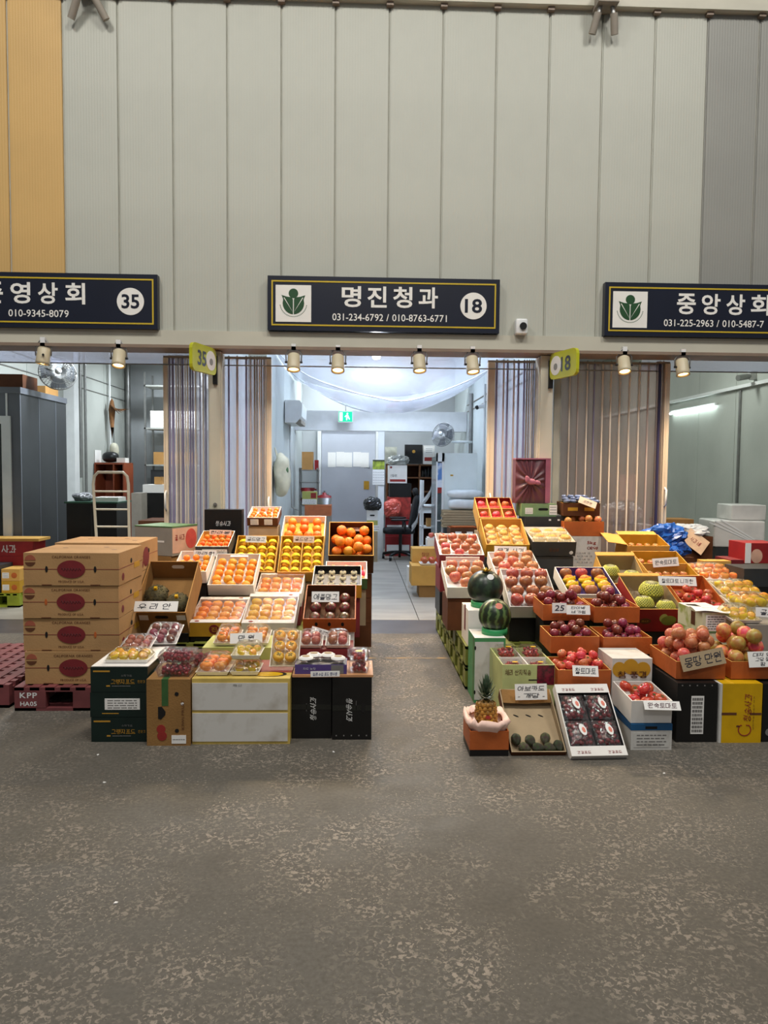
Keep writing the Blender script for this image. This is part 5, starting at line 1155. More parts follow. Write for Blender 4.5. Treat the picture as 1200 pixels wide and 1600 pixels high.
def melon_mat(m, base, dark, n, wob, sharp):
    nt = m.node_tree; N = nt.nodes; L = nt.links; b = N['Principled BSDF']; b.inputs['Roughness'].default_value = .32
    tc = N.new('ShaderNodeTexCoord'); sx = N.new('ShaderNodeSeparateXYZ'); L.new(tc.outputs['Object'], sx.inputs[0])
    at_ = N.new('ShaderNodeMath'); at_.operation = 'ARCTAN2'; L.new(sx.outputs[1], at_.inputs[0]); L.new(sx.outputs[0], at_.inputs[1])
    nz = N.new('ShaderNodeTexNoise'); nz.inputs['Scale'].default_value = 34; nz.inputs['Detail'].default_value = 4; L.new(tc.outputs['Object'], nz.inputs['Vector'])
    ma = N.new('ShaderNodeMath'); ma.operation = 'MULTIPLY_ADD'; ma.inputs[1].default_value = n; L.new(at_.outputs[0], ma.inputs[0])
    mw = N.new('ShaderNodeMath'); mw.operation = 'MULTIPLY'; mw.inputs[1].default_value = wob; L.new(nz.outputs[0], mw.inputs[0]); L.new(mw.outputs[0], ma.inputs[2])
    sn = N.new('ShaderNodeMath'); sn.operation = 'SINE'; L.new(ma.outputs[0], sn.inputs[0])
    mr = N.new('ShaderNodeMapRange'); mr.inputs[1].default_value = -sharp-.35; mr.inputs[2].default_value = sharp-.35; L.new(sn.outputs[0], mr.inputs[0])
    mx = N.new('ShaderNodeMix'); mx.data_type = 'RGBA'; mx.inputs[6].default_value = base; mx.inputs[7].default_value = dark; L.new(mr.outputs[0], mx.inputs[0]); L.new(mx.outputs[2], b.inputs['Base Color'])
melon_mat(wm, S(92, 118, 66), S(32, 46, 28), 12, 6, .5)
wm2 = bpy.data.materials.new('dark_watermelon'); wm2.use_nodes = True; melon_mat(wm2, S(52, 70, 50), S(34, 44, 36), 9, 7, .9)
ring_m = mat('green_plastic_ring', S(50, 160, 96), .4, .04, 6)
for lab, M, r, m, sx_ in (('striped round watermelon on a green ring at the front', T((at(773, 966, 4.83).x, 4.83, .477+.132)), .108, wm, 1.03), ('dark watermelon with gold ribbon on the rear white carton', T((at(758, 925, 5.16).x, 5.16, .645+.142)), .126, wm2, 1.0)):
    s = thing('watermelon', lab, 'watermelon', M); MB().lathe([(p*r, z*r*sx_) for p, z in sphere_prof(16, 1.0, .05, .05, .2)], 32).obj('rind', m, s, Rz(20) @ Rx(0 if m == wm else 20))
    MB().lathe([(.024, 0), (0.0, .0022)], 18, T((.012 if m == wm else .02, -r*.72, r*.70)) @ Rx(47)).obj('round_sticker', mat('salmon_sticker', S(226, 124, 100), .5) if m == wm else white_p, s)
    if m != wm:
        b = MB()
        for k in range(12): a = k*30; b.box(0, -.006, 0, .04, .006, .004, M=T((.0, -.045, r*.93+.004)) @ Rz(a) @ Ry(-30+12*(k % 3)))
        b.obj('gold_ribbon', mat('gold_ribbon', S(216, 180, 60), .25, metal=.6), s)
    rg = tag(MB().lathe([(r*.60, -.026), (r*.80, -.026), (r*.78, 0.012), (r*.70, .014), (r*.60, -.026)], 28).obj('melon_ring', ring_m, None, T(M.translation)), ('green plastic ring under the ' + ('striped' if m == wm else 'dark') + ' watermelon'), 'ring')
    rg.location.z = (.427+.0265) if m == wm else (.549+.0265)
    s.location.z = rg.location.z + .014 + sqrt(max(0, r*r-(r*.70)**2))*sx_ + .002
# cherry tubs carton
Y = 4.27; xa, xb = at(785, 1050, Y).x, at(867, 1050, Y).x; w = xb-xa; cxx = (xa+xb)/2
pgr = mat('pale_lime_carton', S(190, 200, 134), .6, .05, 8)
for k in range(2):
    z = .175*k
    if k == 0: o = closed_carton(T((cxx, Y, 0)), w, .42, .174, pgr, 'pale lime carton on the floor behind the avocado carton')
    else:
        o = open_carton('open_carton', w, .42, .19, .085, pgr, pgr, pgr, M=T((cxx, Y, .175+.19))); tag(o, 'pale lime open carton with cherry photo holding four tubs', 'box')
        MB().box(w*.16, -.0015, -.12, w*.5-.003, 0, -.004).obj('cherry_photo', mat('cherry_photo', S(120, 16, 44), .4, .2, 40, col2=S(40, 14, 20)), o)
        lettering('체리 산지직송', o, T((-w*.2, -.0005, -.045)) @ FRONT, w*.5, .035, ink_br, .02); MB().box(0, -.0012, -.095, .07, 0, -.088).obj('hand_slot', hole_m, o)
        MB().box(-.003, .006, -.085, .003, .414, -.004).obj('divider', white_c, o); MB().box(-w/2+.006, .19, -.085, -.003, .195, -.004).obj('divider', white_c, o); MB().box(.003, .19, -.085, w/2-.006, .195, -.004).obj('divider', white_c, o)
        for i in range(2):
            for j in range(2):
                clamshell(T((cxx+(-w*.25 if i == 0 else w*.25), Y+.02+.20*j, .175+.19-.082+.045*j)), w*.5-.032, .15, .075, f"clear tub of red cherry tomatoes, {['front', 'back'][j]} {['left', 'right'][i]} in the pale lime carton", m_cherry, .011, 60, stk=(.9, .015, .07, yellow_c), seed=20+i+2*j)
# avocado carton (leaning)
t = tray('avocado carton', 'shallow dark carton leaning back with seven avocados at its foot', 800, 886, 1172, 3.79, 1077, .43, .065, .055, darkbrown, beige, beige, base=0.0, sup=None, front=.04)
for i in range(3): flat(t['o'], disc(0, 0, .017, 12, .005), T((-.07+.07*i, .28, -.0548)) @ Rz(-30), hole_m, 0, .001, 'vent_hole')
MB().grid(lambda u, v: (-t['w']/2+.008+(t['w']-.016)*u, .345+.075*v, -.03+.028*v+.012*abs(2*u-1)), 8, 2).obj('torn_flap', kraftd, t['o'])
av = [(-.11, .035, 0), (-.06, .05, 30), (-.085, .0, 0), (-.015, .03, 60), (.035, .04, 10), (.09, .02, 0), (.0, .0, 0)]
av = [(-.105, .095, 5), (-.03, .085, 25), (.055, .10, -10), (-.072, .038, 60), (-.0, .036, 80), (.062, .036, 70), (.115, .05, 10)]
for i, (x, y, a) in enumerate(av):
    put('avocado', 'avocado', m_avo, .030, t['F'] @ T((x*1.0, y, -t['d']+.029)), ['green avocado farthest left at the back of the pile', 'dark avocado second in the upper row', 'green avocado in the middle of the upper row', 'dark avocado low at the left of the pile', 'dark avocado low at the centre of the pile', 'brown avocado with white sticker low at the right', 'bright green avocado at the right end of the pile'][i], 'avocado', 'avocados at the foot of the leaning carton', Rz(a) @ Rx(90) @ Ry(0))
card('price card reading 아보카도 at the top of the leaning avocado carton', 804, 855.5, 1081, 4.1, '', 25, roll=-1, lean=12, lines=['아보카도', '- 개당 -'], tw=.84, th=.86)
# grape carton
t = tray('grape punnet carton', 'white banded carton leaning back with four film wrapped grape punnets', 893, 982, 1181, 3.74, 1069, .43, .055, .045, white_c, char_c, white_c, base=0.0, sup=None, yaw=2)
wv = t['w']; red_p = mat('dusty_red_print', S(150, 70, 72), .6)
for y0, y1 in ((0.0, .055), (t['L']-.055, t['L'])):
    fp = MB().box(-wv/2, y0, -.001, wv/2, y1, .002).obj('white_band', white_c, t['o'])
    for x in (-.08, .085): lettering('건강포도', t['o'], T((x, y0+.02, .0022)), .075, .016, red_p, .03)
for i in range(2):
    for j in range(2):
        x = (-.5+i)*wv*.48; y = .06+j*.157; pw, pL = wv*.44, .15
        s = thing('grape_punnet', f"film wrapped punnet of dark red grapes, {['lower', 'upper'][j]} {['left', 'right'][i]} in the leaning white carton", 'punnet', t['F'] @ T((x, y, -.0445)), 'grape punnets in the leaning carton')
        b = MB(); b.add([(-pw/2+.012, .012, 0), (pw/2-.012, .012, 0), (pw/2-.012, pL-.012, 0), (-pw/2+.012, pL-.012, 0), (-pw/2, 0, .036), (pw/2, 0, .036), (pw/2, pL, .036), (-pw/2, pL, .036)], [(0, 3, 2, 1), (0, 1, 5, 4), (1, 2, 6, 5), (2, 3, 7, 6), (3, 0, 4, 7)]); b.obj('tub_base', tub, s)
        q = MB(); P = [q_ for q_ in drop(64, pw-.016, pL-.018, .0125, 30+i+2*j, .002) if q_[2] < .045]
        for (a, c, z) in P: q.lathe([(0, -.0125), (.009, -.009), (.0125, 0), (.009, .009), (0, .0125)], 8, T((a, c+.009, z)) @ Rx(random.uniform(0, 90)))
        stuff(q.obj('grapes', m_grape, s)); MB().grid(lambda u, v: (-pw/2+pw*u, pL*v, .036+.028*(1-abs(2*u-1)**4)*(1-abs(2*v-1)**4)+.005*noise.noise(Vector((u*7, v*7, i+j*3)))), 14, 14).obj('film_cover', clear('punnet_film', (.98, .97, .97, 1), .12, .04, .08, 1.0, 34), s)
        flat(s, disc(0, 0, .018, 20, .034), T((.008, pL*.52, .0705)) @ Rz(12) @ Rx(0), white_p, 0, .001, 'oval_sticker'); flat(s, disc(0, 0, .009, 14, .016), T((.012, pL*.50, .0717)) @ Rz(12) @ Rx(4), mat('salmon_sticker', S(226, 124, 100), .5), 0, .001, 'oval_print')
# nectarine tray e
t = tray('nectarine crate', 'brown crate of small orange red fruit behind the leaning grape carton', 872, 955, 1047, 4.2, 1029, .26, .15, .10, brownred, brownred, tan, base=0.0, tilt=3)
fill(t['F'] @ T((0, 0, -t['d'])), drop(34, t['w']-.02, t['L']-.02, .030, 12, 0, shrink=.3), 'tomato', 'tomato', m_peach, .030, 'small orange red tomato', 'the crate behind the grape carton', 'tomato', 'orange red tomatoes behind the grape carton')
card('price card reading 찰토마토 hung on the crate behind the grape carton', 894, 935.5, 1048.5, 4.165, '찰토마토', 17, roll=2, lean=24, tw=.8, th=.6)
# white box with yellow print
o = closed_carton(T((at(988, 1040, 4.2).x+.0, 4.2, 0)), .235, .26, .42, dirty_w, 'white carton with yellow pear print behind the white tomato carton')
for x, r_ in ((-.085, .04), (-.01, .045), (.07, .045)): flat(o, disc(0, 0, r_, 22, .045), T((x*.9, -.0005, .355 if x != -.01 else .372)) @ FRONT, ochre, 0, .001 if x != -.01 else .0014, 'pear_print')
lettering('참 풍경', o, T((.0, -.0022, .325)) @ FRONT, .17, .042, ink_br, .03)
# tomatoes white carton on blue banded carton
Y = 3.88; xa, xb = at(987, 1110, Y).x, at(1051, 1110, Y).x; w = xb-xa; cx = (xa+xb)/2
o = closed_carton(T((cx, Y, 0)), w, .30, .142, dirty_w, 'white carton with blue band on the floor under the tomato carton'); MB().box(-w/2-.001, -.0012, .108, w/2+.001, .301, .1425).obj('blue_band', blue_c, o); MB().box(-.035, -.0016, .115, .03, -.001, .13).obj('hand_slot', hole_m, o)
sticker(o, 0, .055, w*.86, .08, lines=4, m=dirty_w); lettering('산지직송 토마토', o, T((-.0, -.0025, .03)) @ FRONT, .1, .012, ink_g, .0)
t = tray('white tomato carton', 'white open carton of red tomatoes with a price card over its corner', 987, 1051, 1098, Y, 1068, .30, .125, .075, white_c, white_c, white_c, base=0.0, sup=None, tilt=4)
t['o'].location.z += 0.146-(t['F'] @ Vector((0, 0, -t['H']))).z if (t['F'] @ Vector((0, 0, -t['H']))).z < .143 else 0
bpy.context.view_layer.update(); t['F'] = t['o'].matrix_world.copy()
fill(t['F'] @ T((0, 0, -t['d'])), drop(10, t['w']-.02, t['L']-.02, .036, 3, 0), 'tomato', 'tomato', m_tomato, .036, 'red tomato', 'the white open carton', 'tomato', 'red tomatoes in the white open carton')
card('price card reading 완숙토마토 over the corner of the white tomato carton', 1005, 1064, 1102.5, 3.86, '완숙토마토', 15, roll=1.5, lean=38, th=.62, tw=.8, im=mat('dark_red_marker_ink', S(84, 36, 52), .6))
# black, yellow, black standing cartons at right
Y = 3.99
for i, (a, b, h, m, lab) in enumerate([(1057, 1121, .335, black_c, 'black standing carton with long white label under the 몽땅 만원 crate'), (1126, 1189, .335, yellow_c, 'yellow standing carton with red calligraphy and apple outline'), (1191, 1252, .33, black_c, 'black standing carton cut by the right edge of the picture')]):
    xa, xb = at(a, 1110, Y).x, at(b, 1110, Y).x; w = xb-xa
    o = closed_carton(T(((xa+xb)/2, Y-(.012 if i == 1 else 0), 0)), w-.004, .32, h, m, lab)
    if i == 0:
        sticker(o, -.0+.002, .155, .072, .215, lines=9)
        for q in range(5): MB().box(-.09+q*.042, -.001, .318, -.083+q*.042, 0, .325).obj('staple', ink_g, o)
    if i == 1:
        MB().box(-w/2-.012, .0, 0, -w/2+.001, .318, .333).obj('white_side', dirty_w, o)
        lettering('청송사과', o, T((.032, -.0005, .2)) @ FRONT @ Rz(88), .155, .045, ink_r, .01, .25); lettering('산지직송 청송군 사과', o, T((.066, -.0005, .17)) @ FRONT @ Rz(90), .19, .008, ink_br, .0)
        ring = MB(); N_ = 28
        for k in range(N_):
            if 6 <= k <= 8: continue
            a0, a1 = 2*pi*k/N_, 2*pi*(k+1)/N_; f = lambda a, r: (r*cos(a)*1.05, r*sin(a)-.006*(sin(a) > .8))
            ring.prism([f(a0, .031), f(a0, .036), f(a1, .036), f(a1, .031)][::-1], 0, .0012)
        ring.obj('apple_outline', ink_r, o, T((.018, -.0005, .075)) @ FRONT); flat(o, disc(0, 0, .010, 12, .005), T((-.02, -.0005, .095)) @ FRONT, ink_br, 0, .0012, 'leaf_print')
        MB().box(-w/2, -.001, .158, -.03, 0, .172).obj('tape_print', ink_br, o)
        MB().box(.045, -.001, .158, w/2-.004, 0, .17).obj('tape_print', ink_br, o)
    if i == 2: flat(o, disc(0, 0, .02, 18), T((-.07, -.0005, .055)) @ FRONT, ink_g, 0, .001, 'round_print')
# big plum crate and mango crate on top of them
t = tray('big plum crate', 'orange brown crate heaped with salmon red plums behind the 몽땅 만원 card', 1057, 1134, 1034, 4.05, 1006, .38, .10, .06, brownred, brownred, tan, base=0.0, sup=None, tilt=1)
dz = .341-(t['F'] @ Vector((0, 0, -t['H']))).z; t['o'].location.z += dz; bpy.context.view_layer.update(); t['F'] = t['o'].matrix_world.copy()
P = drop(36, t['w']-.02, t['L']-.02, .036, 7, 0, shrink=.1)
fill(t['F'] @ T((0, 0, -t['d'])), P, 'plum', 'plum', m_redp, .036, 'salmon red plum', 'the big heaped crate', 'plum', 'salmon red plums in the big heaped crate')
closed_carton(T(((t['F'].translation).x, 4.34, 0)), t['w']*.9, .12, .336, char_c, 'dark carton behind the black standing carton under the plum crate')
card('large beige cardboard price sign reading 몽땅 만원', 1061.5, 1134.5, 1030.5, 4.034, '몽땅 만원', 26, roll=-11, lean=16, m=beige, th=.62, tw=.86, bold=.004)
t2 = tray('blushed mango crate', 'brown crate heaped with yellow and red mangoes at the right edge', 1143, 1222, 1032, 4.05, 1006, .38, .10, .05, brownred, brownred, tan, base=0.0, sup=None, tilt=1)
dz = .341-(t2['F'] @ Vector((0, 0, -t2['H']))).z; t2['o'].location.z += dz; bpy.context.view_layer.update(); t2['F'] = t2['o'].matrix_world.copy()
fill(t2['F'] @ T((0, 0, -t2['d'])), drop(19, t2['w']-.02, t2['L']-.02, .044, 6, 0, shrink=.1), 'plum', 'mango', m_mixed, .044, 'yellow and red blushed mango', 'the crate at the right edge', 'mango', 'blushed mangoes in the crate at the right edge')
closed_carton(T(((t2['F'].translation).x, 4.34, 0)), t2['w']*.9, .12, .336, grey_c, 'grey carton behind the yellow standing carton under the mango crate')
card('price card of three lines at the right edge on the mango crate', 1168, 1214, 1030, 4.033, '', 25, roll=-2, lean=14, lines=['대저 외', '고당 잘', '팜'], tw=.66, th=1.0)
# plum crates a b c d
for key, x0, x1, yf, Y, yb, base, n, r, m, nm, col in [('lower left plum crate', 861, 937, 994.5, 4.48, 981, 0.3, 20, .030, m_plum, 'dark red plum', 0), ('lower right plum crate', 943, 1019, 996, 4.48, 982, 0.3, 20, .030, m_plum, 'dark red plum', 0),
      ('upper left plum crate', 849, 922, 945, 4.78, 932, 0.3, 16, .033, m_plum, 'crimson plum', 0), ('upper right plum crate', 929, 1000, 948.5, 4.78, 934, 0.3, 16, .033, m_plum, 'deep red plum', 0)]:
    t = tray(key, f"orange brown crate of plums, {key.replace(' plum crate', '')} of the four", x0, x1, yf, Y, yb, .28, .105, .055, brownred, brownred, tan, base=base, tilt=2, supm=[black_c, dkgreen])
    fill(t['F'] @ T((0, 0, -t['d'])), drop(n, t['w']-.02, t['L']-.02, r, int(x0), 0, shrink=.5), 'plum', 'plum', m, r, nm, 'the '+key, 'plum', 'plums in the '+key)
card('small price card reading 25 on the upper left plum crate', 862.5, 885.5, 950, 4.745, '25', 16, lean=6, tw=.7, th=.55)
card('price card with two lines on the upper left plum crate', 884.5, 922.5, 953, 4.745, '', 15, roll=1, lean=20, lines=['타이벡', '비가림'], th=.9, tw=.6)
# black and orange-trimmed box behind R5/R7: closed carton right of watermelons
def apple_rows(tr, rows, r, m, adj, where, kind='apple', cat='apple', z=None, rot=None, y0=.0, nm=None):
    F_ = tr['F'] @ T((0, 0, -tr['d'])); L = tr['L']
    P = [(a, b, c) for a, b, c in Pgrid(rows, tr['w']-.03, L-2*y0-.02, z or r+.012, 0, .004, len(rows)+int(r*1000))]
    ry = sorted({round(b/.03) for a, b, c in P}); k = (tr['w']-.03)/max(rows)*.12
    P = [(a+(k if int(b*len(rows)/L) % 2 else -k), b+y0+.01, c) for a, b, c in P]
    fill(F_, P, kind, nm or kind_name(kind, m), m, r, adj, where, cat, cat+'s in '+where if not cat.endswith('y') else cat+' in '+where, rot)
up = lambda i: Rx(random.uniform(-35, 5)) @ Ry(random.uniform(-20, 20)) @ Rz(random.uniform(0, 360))
t = tray('large red apple carton', 'white carton of large red apples directly behind the striped watermelon', 797, 875, 948, 5.08, 889, .44, .10, .055, white_c, foamw, white_c, base=.3, supm=[black_c])
liner(t, -.05); apple_rows(t, [3, 3, 3, 3], .048, m_appled, 'large red apple', 'the white carton behind the striped watermelon', rot=up, y0=.01)
t = tray('문경 apple carton', 'white carton of pink red apples under the 문경 사과 card', 777, 852, 902, 5.55, 862, .46, .10, .06, white_c, foamw, white_c, base=.3, supm=[black_c])
liner(t, -.055); apple_rows(t, [3, 3, 3, 3], .047, m_apple, 'pink red apple', 'the white carton under the 문경 사과 card', rot=up, y0=.01)
card('price card reading 문경 사과 between the pears and the apples', 772, 823, 861, 6.02, '문경 사과', 15, roll=1, lean=8, th=.62, tw=.84)
t = tray('left lower apple carton', 'white carton of brownish red apples behind the dark watermelon', 699, 768, 918, 5.45, 877, .44, .09, .055, white_c, foamw, white_c, base=.3, supm=[maroon, darkbrown, black_c], yaw=0)
liner(t, -.05); apple_rows(t, [1, 3, 3, 3], .045, m_apple, 'brownish red apple', 'the white carton behind the dark watermelon', rot=up, y0=.02)
MB().box(-.13, t['L']+.001, -.03, .14, t['L']+.006, .035).obj('white_flap', white_c, t['o'])
t = tray('left upper apple carton', 'red fronted white carton of mixed apples at the aisle side', 687, 757, 867, 6.02, 834, .44, .12, .06, maroon, foamw, white_c, base=.3, supm=[maroon, grey_c, black_c])
liner(t, -.055); apple_rows(t, [3, 4, 3, 4], .040, m_appled, 'red apple', 'the red fronted carton', rot=up, y0=.01)
# pears and red compartments
t = tray('yellow pear carton', 'yellow carton of brown pears in cream foam nets', 760, 828, 851, 6.14, 810, .40, .13, .095, ochre, tan, tan, base=.3, supm=[black_c, char_c])
F_ = t['F'] @ T((0, 0, -t['d']))
fill(F_, Pgrid([3, 3, 3, 3], t['w']-.04, t['L']-.05, .045, jit=.004), 'pear_net', 'pear', m_pear, .045, 'netted brown pear', 'the yellow carton', 'pear', 'pears in the yellow carton', rot=lambda i: Rx(random.uniform(-20, 10)))
t = tray('red compartment gift carton', 'tan gift carton with six red paper compartments above the pears', 749, 808, 809, 6.6, 777, .36, .15, .07, tan, red_c, tan, base=.3, supm=[grey_c, beige])
wv = t['w']; 
for x in (-wv/6, wv/6): MB().box(x-.004, .008, -.069, x+.004, t['L']-.008, -.004).obj('divider', tan, t['o'])
for i in range(3): x = -wv/3+wv/3*i; MB().box(x-wv/6+.006, t['L']*.47, -.069, x+wv/6-.006, t['L']*.47+.006, -.006).obj('divider', tan, t['o'])
redpaper = mat('bright_red_paper', S(208, 36, 40), .5, .1, 12)
k = 0
for j in range(2):
    for i in range(3):
        x = -wv/3+wv/3*i; y = t['L']*(.24 if j == 0 else .74); nm = f"{['lower', 'upper'][j]} {['left', 'middle', 'right'][i]} compartment"
        put('apple', 'apple', m_peach, .036, t['F'] @ T((x, y+.01, -.030)), f"rosy apple in the {nm} of the gift carton", 'apple', 'apples in red paper compartments', up(0))
        b = MB().grid(lambda u, v: (x+(u-.5)*wv*.27, y-.055+.05*v, -.06+.055*v*(1-v)*2+.014*noise.noise(Vector((u*9+i, v*6, j)))+.01), 8, 5).obj('red_paper', redpaper, t['o'])
# dark pear carton
t = tray('charcoal pear carton', 'charcoal carton of big pears in foam nets right of the yellow pear carton', 832, 901, 847, 6.14, 823, .40, .125, .06, char_c, white_c, char_c, base=.3, supm=[black_c, char_c])
fill(t['F'] @ T((0, 0, -t['d'])), Pgrid([3, 3], t['w']-.05, t['L']-.1, .045, jit=.004), 'pear_net', 'pear', m_pear, .049, 'big netted pear', 'the charcoal carton', 'pear', 'pears in the charcoal carton', rot=lambda i: Rx(random.uniform(-20, 10)))
P = at(893, 866, 6.13); flat(t['o'], disc(0, 0, .016, 14), T((.15, 0, -.095)) @ FRONT, ink_w, 0, .001, 'round_sticker'); lettering('황금배', t['o'], T((0, -.0005, -.07)) @ FRONT, .08, .035, ink_br, .02)
# lid, green carton, wrapped gift behind
xa, xb = at(815, 815, 6.75).x, at(880, 815, 6.75).x; zt_ = at(850, 806, 6.75).z
o = closed_carton(T(((xa+xb)/2, 6.6, zt_-.15)), xb-xa, .28, .15, char_c, 'charcoal carton lid standing behind the big pears under the green carton')
for k in range(3): hh = (zt_-.151)/3; closed_carton(T(((xa+xb)/2, 6.6, k*hh)), xb-xa-.03, .27, hh-.002, [black_c, grey_c, dkgreen][k], f"closed carton, {ORD[k]} from the floor under the charcoal lid")
for x in (.02, .1): MB().box(x, -.001, .115, x+.02, 0, .13).obj('paper_label', white_p, o)
xa, xb = at(812, 800, 6.7).x, at(866, 800, 6.7).x
g = closed_carton(T(((xa+xb)/2, 6.63, zt_+.001)), xb-xa, .22, .115, mat('sage_green_carton', S(120, 150, 104), .6, .08, 8), 'sage green carton with hand slot under the burgundy wrapped gift')
hand_hole(g, .04, .065, .09, .022); sticker(g, -.09, .05, .07, .055); sticker(g, .13, .06, .07, .09)
gm = mat('burgundy_satin_cloth', S(98, 52, 62), .38, .1, 4, .15, 20, spec=.6); gm2 = mat('mauve_satin_cloth', S(168, 100, 120), .35, .1, 4)
xa, xb = at(803, 750, 6.7).x, at(849, 750, 6.7).x; zg = zt_+.117; hgf = at(830, 718, 6.7).z-zg
s = thing('wrapped_gift', 'gift box wrapped in burgundy satin cloth with a knot in front', 'gift', T(((xa+xb)/2+.01, 6.66, zg))); wv = xb-xa
MB().box(-wv/2, .02, 0, wv/2, .15, hgf).obj('box_body', gm, s)
def pleat(u, v):
    x, z = (u-.5)*2, (v-.5)*2; r = sqrt(x*x+z*z)+1e-6; a = atan2(z, x); f = max(0, 1-max(abs(x), abs(z)))
    return (x*wv/2, .018-.028*f**.7-.012*sin(a*15+2*sin(a*3))*min(1, r*2)*(1-.6*r if r < 1 else .4), hgf/2+z*hgf/2)
MB().grid(pleat, 60, 60).obj('pleated_front', gm, s)
MB().box(wv/2, .0, .005, wv/2+.045, .15, hgf+.005).obj('side_cloth', gm2, s)
MB().box(-wv/2-.003, -.002, hgf, wv/2+.045, .15, hgf+.012).obj('top_fold', gm2, s)
MB().sup((0, -.028, hgf/2), .045, .02, .028, .9, nu=16, nv=10, amp=.12, fr=30).sup((-.04, -.035, hgf/2+.022), .022, .012, .03, .8, nu=12, nv=8, amp=.2, fr=30).sup((.05, -.03, hgf/2-.008), .035, .012, .02, .8, nu=12, nv=8, amp=.2, fr=30).obj('knot', gm2, s)
# P8 stack: blue packets tray, orange crate, scribbled white box
xa, xb = at(892, 850, 6.5).x, at(939, 850, 6.5).x; w = xb-xa; cx = (xa+xb)/2; z1 = at(915, 838, 6.5).z; z2 = at(915, 806, 6.5).z
o = closed_carton(T((cx, 6.5, z1-.27)), w, .26, .27, dirty_w, 'white carton with red and black handwriting behind the melons'); lettering('5kg', o, T((.05, -.0005, .21)) @ FRONT, .08, .035, ink_r, .02); lettering('예약', o, T((.06, -.0005, .165)) @ FRONT, .1, .03, ink_r, .03)
for k in range(4): lettering('사과 배 감', o, T((-.03+.02*(k % 2), -.0005, .12-.028*k)) @ FRONT, .14, .016, ink_g, 0)
n = 3; hh = (z1-.271)/n
for k in range(n): closed_carton(T((cx, 6.5, k*hh)), w-.02, .25, hh-.002, [char_c, beige, grey_c][k], f"closed carton, {ORD[k]} from the floor under the handwritten white carton")
c2 = open_carton('open_carton', .36, .26, .13, .07, brownred, brownred, tan, M=T((cx-.02, 6.5, z1+.132))); tag(c2, 'orange brown crate of kiwis under the blue packet tray', 'box')
fill(T((cx-.02, 6.5, z1+.132-.07)), drop(12, .34, .15, .034, 4, 0), 'plum', 'persimmon', m_kaki, .034, 'small brown orange fruit', 'the crate under the blue packets', 'fruit', 'small brown fruit under the blue packets')
MB().box(-.14, .13, -.06, .14, .25, .045).obj('yellow_card_insert', ochre, c2)
o = open_carton('packet_tray', .335, .22, .115, .08, darkbrown, black_c, ochre, M=T((cx-.03, 6.55, z1+.132+.047+.115)) @ Rx(2)); tag(o, 'dark tray full of blue wrapped packets at the top of the stack', 'box')
for sx in (-.08, .07): MB().box(sx-.045, -.001, -.07, sx+.045, 0, -.04).obj('yellow_print', ochre, o)
bp_ = mat('blue_silver_wrapper', S(120, 136, 176), .25, .2, 12, metal=.3)
rnd = random.Random(3)
for k in range(14):
    x, y = rnd.uniform(-.13, .13), rnd.uniform(.04, .18)
    z = z1+.132+.047+.115+.002+.02*(k//5)
    b = MB().sup((0, 0, 0), .034, .022, .016, .7, nu=12, nv=8, amp=.2, fr=40, seed=k).obj('blue_packet', bp_, None, T((cx-.03-.13+.065*(k % 5)+rnd.uniform(-.006, .006), 6.57+.05*((k//5) % 3)+.02*(k % 2), z-.0+.013)) @ Rz(rnd.uniform(0, 180)))
    tag(b, 'small blue silver wrapped packet in the top tray', 'packet', 'blue packets in the top tray')
card('pale pink price card leaning on the blue packets tray', 904, 932.5, 785, 6.5, '오천원', 11, roll=22, lean=20, th=.4, tw=.5, m=MATS.get('pale_pink_card'))
# P9 mixed tray
t = tray('apple and persimmon carton', 'white rimmed carton with red apples and yellow netted oranges', 889, 971, 929, 5.35, 886, .44, .10, .07, white_c, purple_c, white_c, base=.3, supm=[black_c])
F_ = t['F'] @ T((0, 0, -t['d'])); w = t['w']; L = t['L']
for j, (yy, kind, m, nm, cat) in enumerate([(.10, 'apple', m_apple, 'pinkish apple', 'apple'), (.185, 'ynet', m_ymango, 'yellow netted orange', 'orange'), (.275, 'ynet', m_orange, 'orange in a yellow net', 'orange'), (.38, 'apple', m_appled, 'dark red apple', 'apple')]):
    for i in range(3):
        x = -w/2+.01+(w-.02)*(i+.5)/3
        put(kind, kind_name(kind, m) if kind == 'apple' else 'orange', m, .047 if kind == 'apple' else .043, F_ @ T((x, yy*L/.46, .052)), f"{nm}, {['leftmost', 'middle', 'rightmost'][i]} of its row in the apple and orange carton", cat, 'fruit in the apple and orange carton', Rx(-30) @ Rz(40*i))
# melon cartons
net_m = mat('yellow_melon_net', S(206, 204, 84), .5, .1, 8); melon_s = mat('grey_green_melon_rind', S(132, 134, 84), .5, .15, 30, .4, 60)
def melon(M, r, label):
    s = thing('melon', label, 'melon', M); MB().lathe([(p*r, z*r) for p, z in sphere_prof(12, 1.0, .04, .04, .15)], 24).obj('rind', melon_s, s)
    b = MB(); N_ = 22; zs = [(-.1+.92*k/9) for k in range(10)]
    for sg in (1, -1):
        for i in range(N_):
            pts = [(r*1.012*cos(2*pi*i/N_+sg*z*1.1)*sqrt(max(0, 1-z*z)), r*1.012*sin(2*pi*i/N_+sg*z*1.1)*sqrt(max(0, 1-z*z)), r*1.012*z) for z in zs]; b.path(pts, r*.055, 4)
    stuff(b.obj('foam_net', net_m, s)); return s
t = tray('rear melon carton', 'tan open carton of netted melons behind the front melon carton', 950, 1014, 912, 5.62, 868, .36, .17, .14, tan, beige, tan, base=.3, supm=[kraftd], back=.0)
melon(t['F'] @ T((-.077, .20, -.052)) @ Rx(-25), .070, 'yellow netted melon, left one in the rear melon carton'); melon(t['F'] @ T((.075, .13, -.052)) @ Rx(-25), .069, 'yellow netted melon, right one in the rear melon carton')
